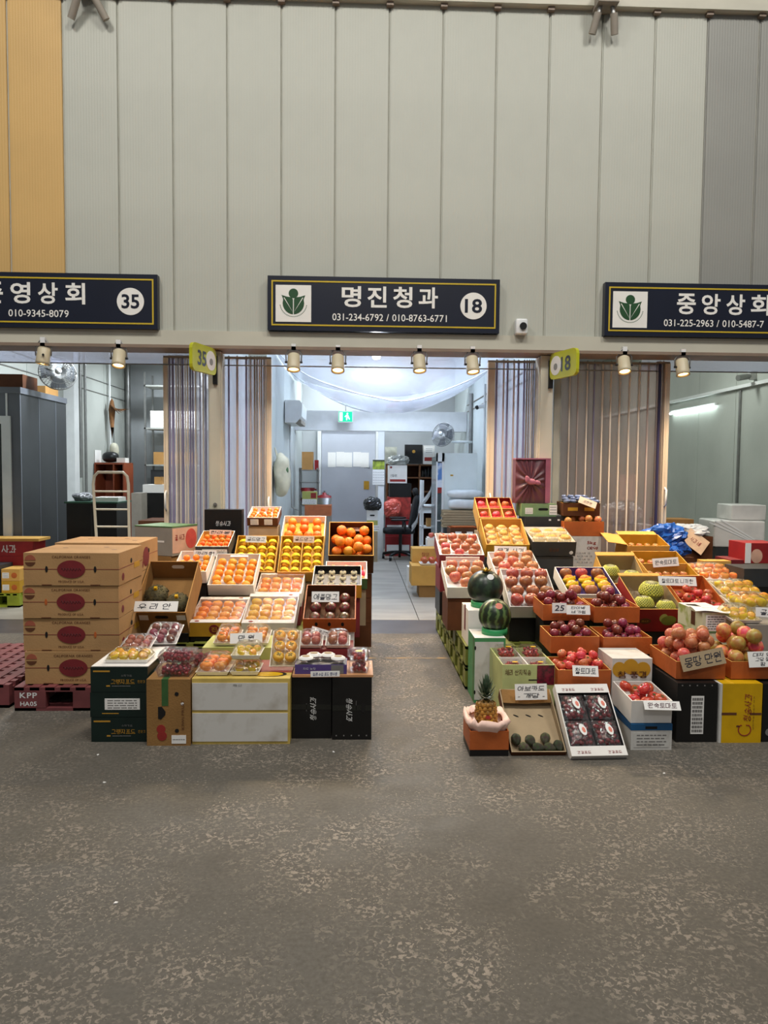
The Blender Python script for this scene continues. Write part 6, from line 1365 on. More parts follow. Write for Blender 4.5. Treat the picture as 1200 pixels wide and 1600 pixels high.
MB().box(-t['w']/2, t['L']-.004, 0.0, t['w']/2, t['L']+.04, .006).obj('top_flap', tan, t['o'])
t = tray('red melon carton', 'red fronted tan carton with melon picture holding netted melons', 999, 1068, 952, 5.12, 900, .46, .19, .13, red_c, beige, tan, base=.3, supm=[black_c])
melon(t['F'] @ T((.03, .28, -.030)) @ Rx(-15), .085, 'yellow netted melon at the back of the red melon carton'); melon(t['F'] @ T((-.078, .12, -.042)) @ Rx(-25), .070, 'yellow netted melon at the front left of the red melon carton'); melon(t['F'] @ T((.075, .09, -.052)) @ Rx(-25), .066, 'yellow netted melon at the front right of the red melon carton')
MB().box(-t['w']/2, t['L']-.004, 0.0, t['w']/2, t['L']+.035, .006).obj('top_flap', tan, t['o']); MB().box(-.006, .02, -.12, .0, .34, -.01).obj('clear_divider', tub, t['o'], Rz(22))
flat(t['o'], disc(0, 0, .042, 24, .024), T((-.10, -.0005, -.10)) @ FRONT, darkbrown, 0, .001, 'oval_print'); lettering('머스크', t['o'], T((-.10, -.0018, -.10)) @ FRONT, .05, .014, ink_y, .02)
flat(t['o'], disc(0, 0, .055, 24, .04), T((.07, -.0005, -.095)) @ FRONT, olive_pl, 0, .0012, 'melon_print'); flat(t['o'], disc(0, 0, .03, 20, .035), T((.03, -.0005, -.075)) @ FRONT, olive, 0, .001, 'melon_print')
# persimmon carton with the 완숙토마토 card
t = tray('persimmon carton', 'tan carton of small brown persimmons with a divider under the 완숙토마토 card', 1016, 1092, 899, 5.62, 861, .44, .14, .10, tan, ochre, tan, base=.3, supm=[kraftd, ochre])
MB().box(-t['w']/2+.007, .21, -.10, t['w']/2-.007, .216, -.002).obj('divider', tan, t['o'])
P = Pgrid([5, 5], t['w']-.03, .19, .034)+[(a, b+.215, c) for a, b, c in Pgrid([5, 4], t['w']-.03, .20, .034)]
fill(t['F'] @ T((0, 0, -t['d'])), P, 'persimmon', 'persimmon', m_kaki, .031, 'small brown persimmon', 'the tan divided carton', 'persimmon', 'persimmons in the tan divided carton', rot=Q)
card('price card reading 완숙토마토 across the tan persimmon carton', 1019, 1061, 878.5, 5.82, '완숙토마토', 14, roll=-4, lean=14, th=.55, tw=.84)
# upper tan carton with flaps
t = tray('flapped persimmon carton', 'tan carton with open flaps holding a row of small persimmons beside the blue bag', 981, 1047, 853, 6.27, 835, .28, .20, .11, tan, ochre, tan, base=.3, supm=[kraftd])
fill(t['F'] @ T((0, 0, -t['d'])), Pgrid([6, 6, 5], t['w']-.02, t['L']-.04, .035), 'persimmon', 'persimmon', m_kaki, .029, 'small persimmon', 'the flapped tan carton', 'persimmon', 'persimmons in the flapped tan carton', rot=Q)
MB().box(-t['w']/2+.01, t['L'], -.005, t['w']/2-.01, t['L']+.08, .0).obj('back_flap', tan, t['o'], T((0, 0, 0)))
MB().box(-.17, 0.02, 0, 0, t['L']-.02, .005).obj('side_flap', tan, t['o'], T((-t['w']/2, 0, .0)) @ Ry(8))
# tomato carton
t = tray('brown tomato carton', 'deep brown carton of red tomatoes under the 찰토마토 card', 1070, 1139, 948, 5.1, 899, .44, .17, .12, brownred, brownred, kraft, base=.3, supm=[kraftd])
fill(t['F'] @ T((0, 0, -t['d'])), drop(26, t['w']-.02, t['L']-.17, .034, 9, 0), 'tomato', 'tomato', m_tomato, .034, 'pinkish red tomato', 'the deep brown carton', 'tomato', 'tomatoes in the deep brown carton')
card('long price card reading 찰토마토 over the deep brown tomato carton', 1028, 1089, 908, 5.36, '찰토마토 니끼한', 15, roll=1.5, lean=24, th=.5, tw=.84)
# apple-tree white/green boxes with paper
Y = 4.62; xa, xb = at(1097, 980, Y).x, at(1142, 980, Y).x; w = xb-xa; cx = (xa+xb)/2; zt_ = at(1120, 957, Y).z
lg = mat('white_green_print_carton', S(206, 208, 176), .6, .1, 6, col2=S(150, 164, 84), thr=(.5, .6))
closed_carton(T((cx, Y, 0.0)), w, .30, .337, kraftd, 'tall plain carton under the white and green cartons')
for k in range(2):
    hh = (zt_-.34)/2; o = closed_carton(T((cx, Y, .34+hh*k)), w, .36, hh-.002, lg, f"white and green printed carton, {['lower', 'upper'][k]} of two behind the mango crate")
    if k: sticker(o, -.005, hh*.5, w*.7, hh*.75, lines=6); MB().box(-w/2-.001, .1, .03, -w/2, .16, .12).obj('dark_print', darkbrown, o); MB().box(-w/2+.03, -.001, 0.002, w/2-.06, 0, .012).obj('green_print', midgreen, o); MB().box(-w/2, .0, hh-.002, w/2, .359, hh).obj('white_lid', white_c, o); MB().box(-w/2+.02, .1, hh, w/2-.1, .3, hh+.0008).obj('dark_opening', hole_m, o)
s = thing('paper_sheet', 'white handwritten sheet lying on top of the white and green carton', 'paper', T((cx-.03, Y-.02, zt_+.004)) @ Rz(-12)); MB().grid(lambda u, v: ((u-.5)*.22, .22*v, .003+.006*sin(u*5+v*3)), 8, 8).obj('sheet', white_p, s)
lettering('토마토 만원', s, T((.01, .09, .012)), .13, .03, ink_r, .0)
# filmed yellow trays at the right
for nm, x0, x1, yf, Y, yb, L, kind, m, r, rows in [('back', 1097, 1164, 905, 5.62, 882, .40, 'persimmon', m_persim, .038, [4, 4, 4]), ('middle', 1131, 1196, 931, 5.3, 908, .26, 'ynet', m_ymango, .040, [4, 4]), ('lower', 1152, 1226, 948, 5.0, 930, .26, 'ynet', m_persim, .042, [4, 4])]:
    t = tray(nm+' film covered tray', f"film covered tray of yellow orange fruit, the {nm} one right of the tomato carton", x0, x1, yf, Y, yb, L, .06, .035, white_c, foamw, white_c, base=0.0, supm=[kraftd, beige])
    Pm = Pgrid(rows, t['w']-.02, t['L']-.02, r*1.02); fill(t['F'] @ T((0, 0, -t['d'])), Pm, kind, 'golden_fruit', m, r, 'golden fruit', f'the {nm} film covered tray', 'fruit', f'golden fruit in the {nm} film covered tray', rot=Q)
    film_sheet(t, .004, r*1.9-.03, seed=x0, m=yfilm if nm != 'back' else film)
closed_carton(T((at(1211, 960, 4.5).x, 4.48, 0.0)), .36, .42, .56, grey_c, 'grey carton carrying the pale yellow netted trays at the right edge')
fruit_tray('pale yellow netted tray right of the white and green cartons', 1144, 1192, 975, 4.5, .24, 'ynet', m_ymango, .036, [3, 3], 'pale yellow netted mango', 'the front right film tray', 'mango', 'netted mangoes in the front right tray', z=.563, tilt=6, fm=yfilm)
fruit_tray('second pale yellow netted tray behind the front right one', 1150, 1206, 960, 4.74, .17, 'ynet', m_ymango, .034, [3, 3], 'yellow netted mango', 'the rear right film tray', 'mango', 'netted mangoes in the rear right tray', z=.60, tilt=8, fm=yfilm)
card('price card reading 골드 at the right edge on the yellow netted trays', 1180, 1216, 957, 4.486, '골드', 15, roll=4, lean=12, th=.6, tw=.6)
# blue tarpaulin bag
tarp = mat('bright_blue_tarpaulin', S(36, 96, 190), .3, .15, 6, .3, 14, spec=.6)
zt_ = at(1050, 874, 6.45).z
closed_carton(T((at(1056, 870, 6.5).x, 6.6, 0)), .42, .32, zt_, darkbrown, 'tall dark brown carton carrying the blue tarpaulin bag')
def crumple(name, label, cat, c, a, b_, h, m, seed, amp=.25, fr=9, e=.9):
    o = MB().sup((0, 0, 0), a, b_, h, e, nu=44, nv=28, amp=amp, fr=fr, seed=seed, smooth=False).obj(name, m, None, T(c)); return tag(o, label, cat)
def crag(name, label, cat, c, a, b_, h, m, seed, k=1.0):
    b = MB(); b.sup((0, 0, 0), 1, 1, 1, .9, nu=40, nv=24)
    out = []
    for v in b.v:
        p = Vector(v); q = 1+k*(.30*noise.noise(p*1.6+Vector((seed, 0, 0)))-.28*abs(noise.noise(p*3.1+Vector((0, seed, 0))))+.12*abs(noise.noise(p*6.3)))
        out.append((p.x*q*a, p.y*q*b_, max(p.z*q*h, -h*.8)))
    b.v = out; b.sm = [False]*len(b.sm); o = b.obj(name, m, None, T(c)); return tag(o, label, cat)
crag('tarpaulin_bag', 'crumpled bright blue tarpaulin bag behind the tan cartons', 'bag', (at(1052, 850, 6.5).x, 6.76, zt_+.13), .25, .17, .155, tarp, 3, 1.3)
crag('tarpaulin_bag', 'small end of blue tarpaulin lying lower at the right of the blue bag', 'bag', (at(1082, 868, 6.3).x-.06, 6.62, zt_+.0), .10, .08, .05, tarp, 8, 1.1).location.z = zt_+.042
# things behind: styrofoam, bags
wrapm = mat('wrapped_white_styrofoam', S(214, 212, 208), .35, .05, 6, .3, 10)
xa, xb = at(1117, 840, 7.6).x, at(1194, 840, 7.6).x; z0 = at(1150, 856, 7.6).z; z1_ = at(1150, 814, 7.6).z
closed_carton(T(((xa+xb)/2, 7.62, 0)), xb-xa-.05, .5, z0, char_c, 'tall dark carton under the styrofoam boxes')
o = MB().sup((0, .24, (z1_-z0)/2), (xb-xa)/2, .24, (z1_-z0)/2, .09, nu=40, nv=20).obj('styrofoam_box', wrapm, None, T(((xa+xb)/2, 7.6, z0+.001)) @ Rz(-6)); tag(o, 'large white styrofoam box wrapped in stretch film, lower of two', 'box')
for k in range(3): MB().box(-.3, -.0035, -.006, .3, -.0, .006).obj('film_fold', white_m, o, T((-.04+.05*k, 0, (z1_-z0)*(.5))) @ Ry(24+3*k))
xa2, xb2 = at(1141, 800, 7.7).x, at(1194, 800, 7.7).x; hh = at(1160, 789, 7.7).z-z1_
o = MB().sup((0, .19, hh/2), (xb2-xa2)/2, .19, hh/2, .09, nu=40, nv=20).obj('styrofoam_box', wrapm, None, T(((xa2+xb2)/2, 7.66, z1_+.003)) @ Rz(-3)); tag(o, 'smaller white styrofoam box on top of the film wrapped one', 'box')
xm = at(1082, 830, 7.2).x
closed_carton(T((xm, 7.18, 0)), .40, .34, at(1080, 838, 7.2).z, darkbrown, 'tall brown carton behind the blue bag with crumpled white bags')
closed_carton(T((at(1068, 820, 7.4).x, 7.56, 0)), .36, .3, at(1068, 812, 7.5).z, kraftd, 'plain tan carton standing behind the crumpled white bags')
wb = mat('white_crumpled_film', S(224, 226, 230), .35, .08, 8)
crag('plastic_bag', 'crumpled white plastic bag on the brown carton behind the blue bag', 'bag', (at(1080, 828, 7.25).x, 7.32, at(1080, 838, 7.2).z+.05), .2, .15, .065, wb, 5)
card('peach coloured sign board leaning right of the blue bag', 1068, 1106, 846, 7.158, '사과 배', 26, roll=38, lean=12, th=.3, tw=.5, m=mat('peach_card', S(240, 206, 172), .7), im=ink_r)
xq = at(1150, 880, 6.3).x
closed_carton(T((at(1150, 880, 6.6).x+.12, 6.50, 0)), .50, .40, at(1135, 876, 6.6).z-.02, darkbrown, 'wide dark carton behind the film covered trays')
o = closed_carton(T((at(1114, 880, 6.2).x, 6.12, 0)), .24, .12, at(1127, 877, 6.1).z, tan, 'tan carton edge behind the back film covered tray')
s = thing('net_roll', 'round orange and white roll beside the styrofoam boxes', 'roll', T((at(1158, 855, 6.8).x, 6.62, at(1135, 876, 6.6).z-.02+.10)) @ Rx(75)); MB().tube((0, 0, -.09), (0, 0, .09), .085, 24).obj('orange_roll', mat('orange_net', S(206, 84, 36), .5, .1, 30), s); MB().box(.015, -.086, -.092, .08, .05, .092).obj('white_label', wrapm, s); MB().path([(.092*cos(2*pi*k/24), .092*sin(2*pi*k/24), .094) for k in range(25)], .006, 5).obj('wire_rim', steel, s)
for i, (x, y, Y, w, h, m, lab) in enumerate([(1180, 880, 6.1, .30, .17, red_c, 'red carton with white fruit print at the right edge'), (1143, 884, 6.12, .13, .11, maroon, 'maroon carton left of the red one at the right edge'), (1192, 905, 5.55, .42, .14, char_c, 'charcoal carton below the red one at the right edge')]):
    P = at(x, y, Y); zz = P.z+ (.06 if i == 0 else 0)
    closed_carton(T((P.x+.06, Y+.002, 0)), w-.02, .26 if i != 2 else .28, zz-.062, [beige, grey_c, black_c][i], f"tall carton standing under the {lab.split(' at')[0].split(' left')[0].split(' below')[0]} on the right")
    o = closed_carton(T((P.x+.06, Y, zz-.06)), w, .28 if i != 2 else .3, h, m, lab)
    if i == 0: flat(o, disc(0, 0, .05, 20, .06), T((-.05, -.0005, .06)) @ FRONT, mat('peach_print', S(224, 176, 150), .6), 0, .001, 'fruit_print'); MB().box(-.15, -.002, 0, -.10, .0, .17).obj('white_strip', white_p, o)
# ================================================================== SHOP INTERIORS
# sagging plastic sheet
sheet_m = clear('sagging_plastic_sheet', (0.84, 0.88, 0.98, 1), 0.04, 0.5, 0.25, 0.6, 3, (0.74, 0.80, 0.98, 1), (1, .5, 1))
def swag(u, v):
    x = -1.055+2.87*u; y = 7.35+5.0*v; c = 1-(2*u-1)**2
    sag = .30+.42*sin(pi*min(1, v*1.15))**.8
    return (x, y, 2.98-sag*c**.85+.02*noise.noise(Vector((x*2.2, y*3, 0)))+.03*sin(y*4+x*3)*c*.4)
o = MB().grid(swag, 40, 40).obj('plastic_sheet', sheet_m); tag(o, 'large translucent plastic sheet sagging under the ceiling of the middle shop', 'sheet')
for k, (v0, off) in enumerate([(.25, 0), (.62, .1)]):
    MB().path([Vector(swag(i/24, v0+.03*sin(i*.6)*.5))+Vector((0, 0, -.006)) for i in range(1, 24)], .007, 5).obj('fold', mat('sheet_fold', S(226, 232, 244), .3), o)
# exit sign
p = at(540, 651, 12.4); s = thing('exit_sign', 'glowing green exit sign hanging before the white beam', 'sign', T((p.x, 12.4, p.z)))
MB().box(-.125, 0, -.095, .125, .05, .095).obj('sign_box', white_m, s); MB().box(-.112, -.004, -.082, .112, 0, .082).obj('green_panel', glow('exit_green', (.0, .62, .22, 1), 1.1), s)
b = MB(); E_ = T((0, -.004, 0)) @ FRONT
b.prism([(-.1, -.07), (-.05, -.07), (-.05, .07), (-.1, .07)][::1], 0, .001)
b.prism([(x*.9+.01, y) for x, y in [(0, -.06), (.015, -.06), (.03, -.01), (.055, -.05), (.07, -.04), (.035, .03), (.0, .03), (-.03, .0), (-.02, -.01), (.0, .01)]], 0, .001).prism(disc(.03, .05, .015, 12), 0, .001)
b.obj('running_figure', glow('exit_white', (.7, 1, .8, 1), 1.2), s, E_); MB().tube((0, .025, .09), (0, .025, 3.6-p.z), .006, 6).obj('hanger_rod', steel, s)
# hanging bulb
p = at(588, 556, 7.9); s = thing('ceiling_bulb', 'bright white round lamp glowing at the top of the middle entrance', 'lamp', T((p.x, 7.9, p.z)))
MB().lathe([(0, -.04), (.035, -.03), (.05, 0), (.035, .03), (.015, .05), (0, .05)], 16).obj('bulb', glow('cool_bulb', (.85, .93, 1, 1), 40), s); MB().tube((0, 0, .05), (0, 0, 3.6-p.z), .008, 6).obj('cord', white_m, s)
l = bpy.data.lights.new('bulb_light', 'POINT'); l.energy = 42; l.color = (.88, .94, 1); l.shadow_soft_size = .06
o = bpy.data.objects.new('bulb_light', l); COL.objects.link(o); o.location = (p.x, 7.9, p.z-.1)
# air conditioner
p = at(466, 648, 11.2)
s = thing('air_conditioner', 'white wall air conditioner on the left wall of the middle shop', 'air conditioner', T((-1.062, 10.7, p.z)))
b = MB(); b.prism([(0, -.15), (.16, -.15), (.24, -.06), (.25, .12), (.21, .17), (0, .17)], 0, .95, Rx(90) @ T((0, 0, -.95))); b.obj('housing', white_m, s)
MB().box(.15, .05, -.155, .23, .90, -.10).obj('louver', grey_c, s); MB().path([(.03, .5, -.15), (.03, .5, -.5), (.03, .8, -1.4), (.03, 2.8, -1.6)], .015, 6).obj('drain_pipe', white_m, s)
# fans
def fan(label, c, r, yaw, pitch, mount):
    s = thing('wall_fan', label, 'fan', T(c) @ Rz(yaw) @ Rx(pitch))
    b = MB()
    for rr in (r, r*.72, r*.44): b.path([(rr*cos(2*pi*k/32), -.05 if rr < r else 0, rr*sin(2*pi*k/32)) for k in range(33)], .004 if rr < r else .008, 5)
    for k in range(36): a = 2*pi*k/36; b.path([(r*.16*cos(a), -.075, r*.16*sin(a)), (r*.6*cos(a), -.065, r*.6*sin(a)), (r*cos(a), 0, r*sin(a)), (r*.6*cos(a), .07, r*.6*sin(a)), (r*.2*cos(a), .08, r*.2*sin(a))], .0025, 4)
    b.obj('wire_guard', steel, s); q = mat('grey_fan_blade', S(120, 124, 130), .3, .04, 5)
    for k in range(4):
        M = Ry(90*k); MB().grid(lambda u, v: ((r*.16+r*.74*v), .015*(1-2*u)*1.6, (u-.5)*r*(.35+.55*v)), 4, 5, M).obj('blade', q, s)
    MB().lathe([(0, -.03), (r*.16, -.02), (r*.17, .02), (0, .03)], 20, Rx(90) @ T((0, 0, .06))).obj('centre_badge', white_m, s)
    MB().lathe([(0, -.08), (.06, -.07), (.075, .03), (0, .04)], 18, Rx(90) @ T((0, 0, -.11))).obj('motor_housing', white_m, s)
    m_ = (T(c) @ Rz(yaw) @ Rx(pitch)).inverted() @ Vector(mount)
    MB().path([(0, .12, 0), (0, .16, -.08), tuple((Vector((0, .16, -.08))+m_)/2), tuple(m_)], .022, 8).obj('wall_arm', white_m, s); return s
p = at(692, 679, 11.6); fan('grey wall fan above the refrigerator', (p.x, 11.6, p.z), .19, -35, -12, (1.835, 11.9, p.z-.1))
p = at(90, 583, 9.1); fan('grey wall fan above the dark cabin', (p.x, 9.1, p.z), .21, 30, -15, (p.x-.2, 9.45, 2.55))
p = at(752, 703, 11.3)
# small camera and conduits on the right wall of middle shop
for y, rr in ((10.6, .018), (11.9, .03)): struct(MB().tube((1.80, y, .0), (1.80, y, 2.75), rr, 8).obj('trim_%d' % (20+int(y)), steel if y > 11 else white_m))
s = thing('dome_camera', 'small dark lens camera on the conduit above the fan', 'camera', T((1.70, 10.6, 2.42))); MB().tube((.0, 0, 0), (.1, 0, .02), .03, 12).obj('housing', white_m, s); MB().tube((-.02, -.01, -.01), (.0, 0, 0), .03, 12).obj('lens', black_pl, s)
for k, z in enumerate((2.33, 2.22)): struct(MB().tube((1.825, 7.0, z+.28), (1.825, 12.5, z+.28), .007, 5).obj('trim_%d' % (40+k), grey_c))
# refrigerator
xa, xb = at(681, 770, 10.3).x, at(745, 770, 10.3).x; zf = at(712, 708, 10.3).z
s = thing('refrigerator', 'tall pale blue white display refrigerator at the right of the middle shop', 'refrigerator', T((xa, 10.3, 0))); w = xb-xa-.0; w = min(w, 1.80-xa)
fm_ = mat('pale_fridge_enamel', S(224, 232, 232), .35, .02, 4)
MB().box(.11, 0, .05, w, .62, zf).obj('cabinet', fm_, s); dM = Matrix()
MB().box(.0, -.0, .05, .10, .62, zf-.05).obj('glass_door', mat('dark_glass_door', S(96, 110, 112), .12, .2, 4), s); MB().box(0, -.02, .05, .02, .0, zf).box(.08, -.02, .05, .11, 0, zf).box(0, -.02, zf-.12, .11, 0, zf).obj('door_frame', white_m, s)
MB().box(.02, -.012, zf-.55, .08, -.002, zf-.14).obj('door_poster', mat('blue_white_poster', S(206, 214, 226), .4, .3, 6, col2=S(90, 130, 190), thr=(.5, .6)), s); MB().box(.02, -.013, zf-.56, .08, -.003, zf-.48).obj('red_band', ink_r, s)
MB().box(.05, .05, 0, w-.05, .55, .05).obj('plinth', black_pl, s); MB().box(.2, -.003, zf-.32, .24, 0, zf-.30).obj('logo_plate', ochre, s)
for k in range(2): MB().box(.025, -.006, .35+k*.45, .08, .0, .365+k*.45).obj('shelf_edge', white_m, s)
# things at fridge foot: pillows bag, flat cartons, tray
bagw = mat('milky_white_bag', S(222, 226, 228), .4, .06, 6)
fx = at(728, 780, 9.7).x
hs = [0.0, .44, .70]
o = closed_carton(T((fx-.05, 9.58, 0)), .48, .36, at(730, 843, 9.6).z-.05, white_c, 'white carton at the foot of the refrigerator under the dark crate')
z0 = at(730, 843, 9.6).z-.048
o = open_carton('open_carton', .40, .32, .20, .1, darkbrown, brownred, brownred, M=T((fx-.02, 9.58, z0+.202))); tag(o, 'dark crate with white labels and orange flaps beside the refrigerator', 'box')
for x in (-.09, .06): sticker(o, x, -.10, .08, .1, lines=2)
MB().box(-.15, .0, 0, .15, .2, .006).obj('orange_flap', brownred, o, T((0, .1, 0.002)))
z0 += .203
for k in range(7): tag(MB().box(-.27, 0, 0, .24+.01*(k % 3), .22, .03).obj('flat_carton', beige, None, T((fx+.0+.012*(k % 2), 10.03, z0-.03+.034*k)) @ Rz(1.5*(k % 3-1))), f"folded flat carton, {ORD[k]} from the bottom in the flattened pile by the refrigerator", 'cardboard', 'flattened cartons by the refrigerator')
closed_carton(T((fx, 10.04, 0)), .46, .22, z0-.032, char_c, 'dark carton under the flattened carton pile')
zz = z0-.03+.034*7
for k, (dx, hh) in enumerate([(0.06, .075), (.05, .06)]):
    tag(MB().sup((0, 0, hh), .24, .11, hh, .6, nu=24, nv=12, amp=.05, fr=9, seed=k).obj('plastic_bag', bagw, None, T((fx+dx, 10.14, zz+.004+.152*k))), ['lower', 'upper'][k]+' white plastic bag on the flattened cartons by the refrigerator', 'bag')
# office chair
p = gnd(618, 872); s = thing('office_chair', 'black office chair with headrest facing left at the back of the middle shop', 'chair', T((p.x+.07, 12.45, 0)) @ Rz(0))
b = MB()
for k in range(5):
    a = 2*pi*k/5+.3; e = (.30*cos(a), .30*sin(a), .09); MB().path([(0, 0, .13), (.15*cos(a), .15*sin(a), .12), e], .024, 8).obj('leg', black_pl, s)
    MB().tube((e[0]-.02, e[1], .045), (e[0]+.02, e[1], .045), .042, 12).tube((e[0], e[1], .04), (e[0], e[1], .11), .012, 6).obj('caster', black_pl, s)
MB().tube((0, 0, .11), (0, 0, .44), .028, 12).obj('gas_lift', black_pl, s); MB().sup((-.03, 0, .49), .27, .25, .05, .35, .5, nu=24, nv=10).obj('seat', black_fb, s)
MB().sup((0, 0, 0), .045, .22, .30, .45, nu=20, nv=14).obj('backrest', black_fb, s, T((.22, 0, .80)) @ Ry(10)); MB().sup((0, 0, 0), .05, .13, .075, .7, nu=18, nv=10).obj('headrest', black_fb, s, T((.25, 0, 1.14)) @ Ry(-10))
MB().path([(.1, 0, .46), (.22, 0, .5), (.27, 0, .7), (.31, 0, 1.1)], .02, 6).obj('back_spine', black_pl, s)
for sg in (-1, 1): MB().path([(.05, .24*sg, .48), (.06, .29*sg, .6), (.05, .29*sg, .68)], .017, 6).sup((-.03, .29*sg, .69), .15, .04, .018, .5, nu=14, nv=8).obj('armrest', black_pl, s)
# back shelf with its things
xa, xb = at(604, 740, 13.7).x, at(681, 740, 13.7).x; zt_ = at(650, 725, 13.7).z
shelf_m = mat('brown_shelf_wood', S(132, 84, 46), .6, .1, 6)
s = thing('storage_shelf', 'brown wooden shelf unit against the back wall of the middle shop', 'shelf', T((xa, 13.75, 0))); w = xb-xa
for x in (0, w*.36, w*.66, w-.03): MB().box(x, 0, 0, x+.03, .4, zt_).obj('upright', shelf_m, s)
for z in (.5, .82, 1.1, 1.36, zt_-.03): MB().box(.0, .01, z, w, .4, z+.025).obj('shelf_board', shelf_m, s)
MB().box(0, .39, 0, w, .4, zt_).obj('back_panel', darkbrown, s)
for k in range(8):
    h = .12+.03*(k % 3); tag(MB().lathe([(0, 0), (.026, 0), (.026, h*.7), (.015, h*.85), (.015, h), (0, h)], 10).obj('bottle', black_pl, None, T((xa+w*.66+.075+.055*(k if k < 4 else k-4), 13.83 if k < 4 else 13.95, 1.387))), 'dark bottle on the upper right shelf of the brown unit', 'bottle', 'dark bottles on the brown shelf')
def box_at(x0, x1, y0, y1, Y, L, m, name, label, prints=None, cat='box'):
    a = at(x0, y1, Y); b_ = at(x1, y1, Y); c = at((x0+x1)/2, y0, Y)
    o = MB().box(a.x, 0, a.z, b_.x, L, c.z).obj(name, m, None, T((0, Y, 0))); tag(o, label, cat); return o, a, b_, c
o, a, b_, c = box_at(632.5, 660, 695, 725, 13.72, .12, black_c, 'framed_panel', 'dark framed panel standing on top of the brown shelf', cat='picture'); flat(o, disc((a.x+b_.x)/2, (a.z+c.z)/2+.05, .03, 14), T((0, 0, 0)) @ FRONT, ink_y, 0, .002, 'small_emblem')
o.location.z = zt_-a.z+.002
o, a, b_, c = box_at(661.5, 679, 689, 718, 13.70, .2, white_c, 'white_carton', 'white carton with red stripe standing on the right of the brown shelf'); o.location.z = zt_-a.z+.002; sticker(o, (a.x+b_.x)/2, a.z+.09, b_.x-a.x-.04, .07, m=ink_r, lines=0); sticker(o, (a.x+b_.x)/2, a.z+.25, b_.x-a.x-.06, .12, m=white_p)
o, a, b_, c = box_at(601.5, 620, 699, 725, 13.74, .05, mat('cream_panel', S(196, 196, 180), .6), 'cream_board', 'cream board leaning on the back wall left of the dark framed panel', cat='board'); o.location.z = zt_-a.z+.002
# white storage box with bag on an intermediate stand
Y = 13.1; a, b_ = at(607, 755, Y), at(636, 755, Y); zb1 = a.z; zt1 = at(620, 727, Y).z
st = closed_carton(T(((a.x+b_.x)/2+.03, Y+.0, 0)), b_.x-a.x+.08, .45, at(620, 777, Y).z-.0, mat('red_patterned_box', S(184, 62, 52), .5, .2, 12), 'large red patterned box below the dark box at the back')
z7 = at(620, 777, Y).z; closed_carton(T(((a.x+b_.x)/2+.05, Y+.01, z7+.002)), b_.x-a.x+.06, .42, zb1-z7-.004, black_c, 'black box with small white lettering under the white storage box')
o = closed_carton(T(((a.x+b_.x)/2, Y+.02, zb1+.001)), b_.x-a.x, .4, zt1-zb1, white_c, 'white storage box with red stripe and silver bag on top'); hh = zt1-zb1
sticker(o, 0, hh*.15, (b_.x-a.x)*.84, hh*.13, m=ink_r, lines=0); lettering('선물세트', o, T((-.07, -.0005, hh*.42)) @ FRONT, .12, .05, ink_g, .03); flat(o, disc(-.12, hh*.88, .02, 12), FRONT, ink_r, 0, .001, 'round_print')
crag('silver_bag', 'crumpled silver grey bag on the white storage box', 'bag', ((a.x+b_.x)/2+.02, Y+.2, zt1+.085), .2, .16, .10, mat('silver_bag', S(186, 188, 184), .3, .1, 8, metal=.3), 14, .8)
# calendar on the post
p = at(591.5, 738, 12.54); wv = (601-582.5)/1155*12.5; hv = (758-719)/1155*12.5
s = thing('wall_calendar', 'wall calendar with yellow green landscape hanging on the white post', 'calendar', T((p.x, 12.545, p.z))); MB().box(-wv/2, 0, -hv/2, wv/2, .01, hv/2).obj('calendar_sheet', white_p, s)
MB().box(-wv/2, -.003, hv*.12, wv/2, -.0005, hv*.44).obj('landscape_photo', mat('field_photo', S(170, 186, 60), .5, .2, 12, col2=S(96, 110, 50)), s); MB().box(-wv/2, -.004, hv*.44, wv/2, .012, hv/2).obj('binding_strip', mat('dark_green_strip', S(60, 66, 40), .5), s)
g_ = MB()
for i in range(7):
    for j in range(5): x = -wv*.42+wv*.84*i/6; z = -hv*.42+hv*.42*j/4; g_.box(x-.006, -.002, z-.004, x+.006, -.0004, z+.004)
stuff(g_.obj('date_print', ink_g, s))
# boxes and bags in front of the post and behind chair
def stack(x0, x1, ys, Y, L, mats, labs):
    """ys: pixel rows of the box boundaries from top to bottom, the last one reaches the floor"""
    out = []; zs = [at((x0+x1)/2, y, Y).z for y in ys]+[0.0]
    a, b_ = at(x0, ys[-1], Y).x, at(x1, ys[-1], Y).x
    for k in range(len(ys)):
        out.append(closed_carton(T(((a+b_)/2, Y, zs[k+1])), b_-a, L, zs[k]-zs[k+1]-.003, mats[k], labs[k]))
    return out, zs, (a+b_)/2
q, zs, xm = stack(573, 590, [797, 813, 831], 12.1, .32, [white_c, olive, beige], ['white carton with hand slot under the black bag left of the office chair', 'yellow green carton second under the black bag', 'plain carton at the floor under the yellow green one'])
hand_hole(q[0], 0.0, .08, .08, .025); sticker(q[1], .05, .06, .15, .1, lines=2)
crag('rubbish_bag', 'black plastic bag on the white carton left of the office chair', 'bag', (xm+.0, 12.17, zs[0]+.09), .15, .14, .12, mat('black_bag_film', S(20, 20, 22), .25, .1, 5, spec=.6), 21, .7)
q, zs, xm = stack(602, 642, [808, 838], 12.95, .10, [red_c, red_c], ['upper red and white carton behind the office chair', 'lower red and white carton behind the office chair'])
for o in q: MB().box(-.2, -.002, .06, .2, 0, .2).obj('white_band', white_p, o)
crag('red_bag', 'salmon red plastic bag on the cartons behind the office chair', 'bag', (at(613, 790, 12.9).x, 12.9, zs[0]+.15), .16, .12, .16, mat('salmon_bag_film', S(224, 96, 80), .3, .1, 5), 22, .7)
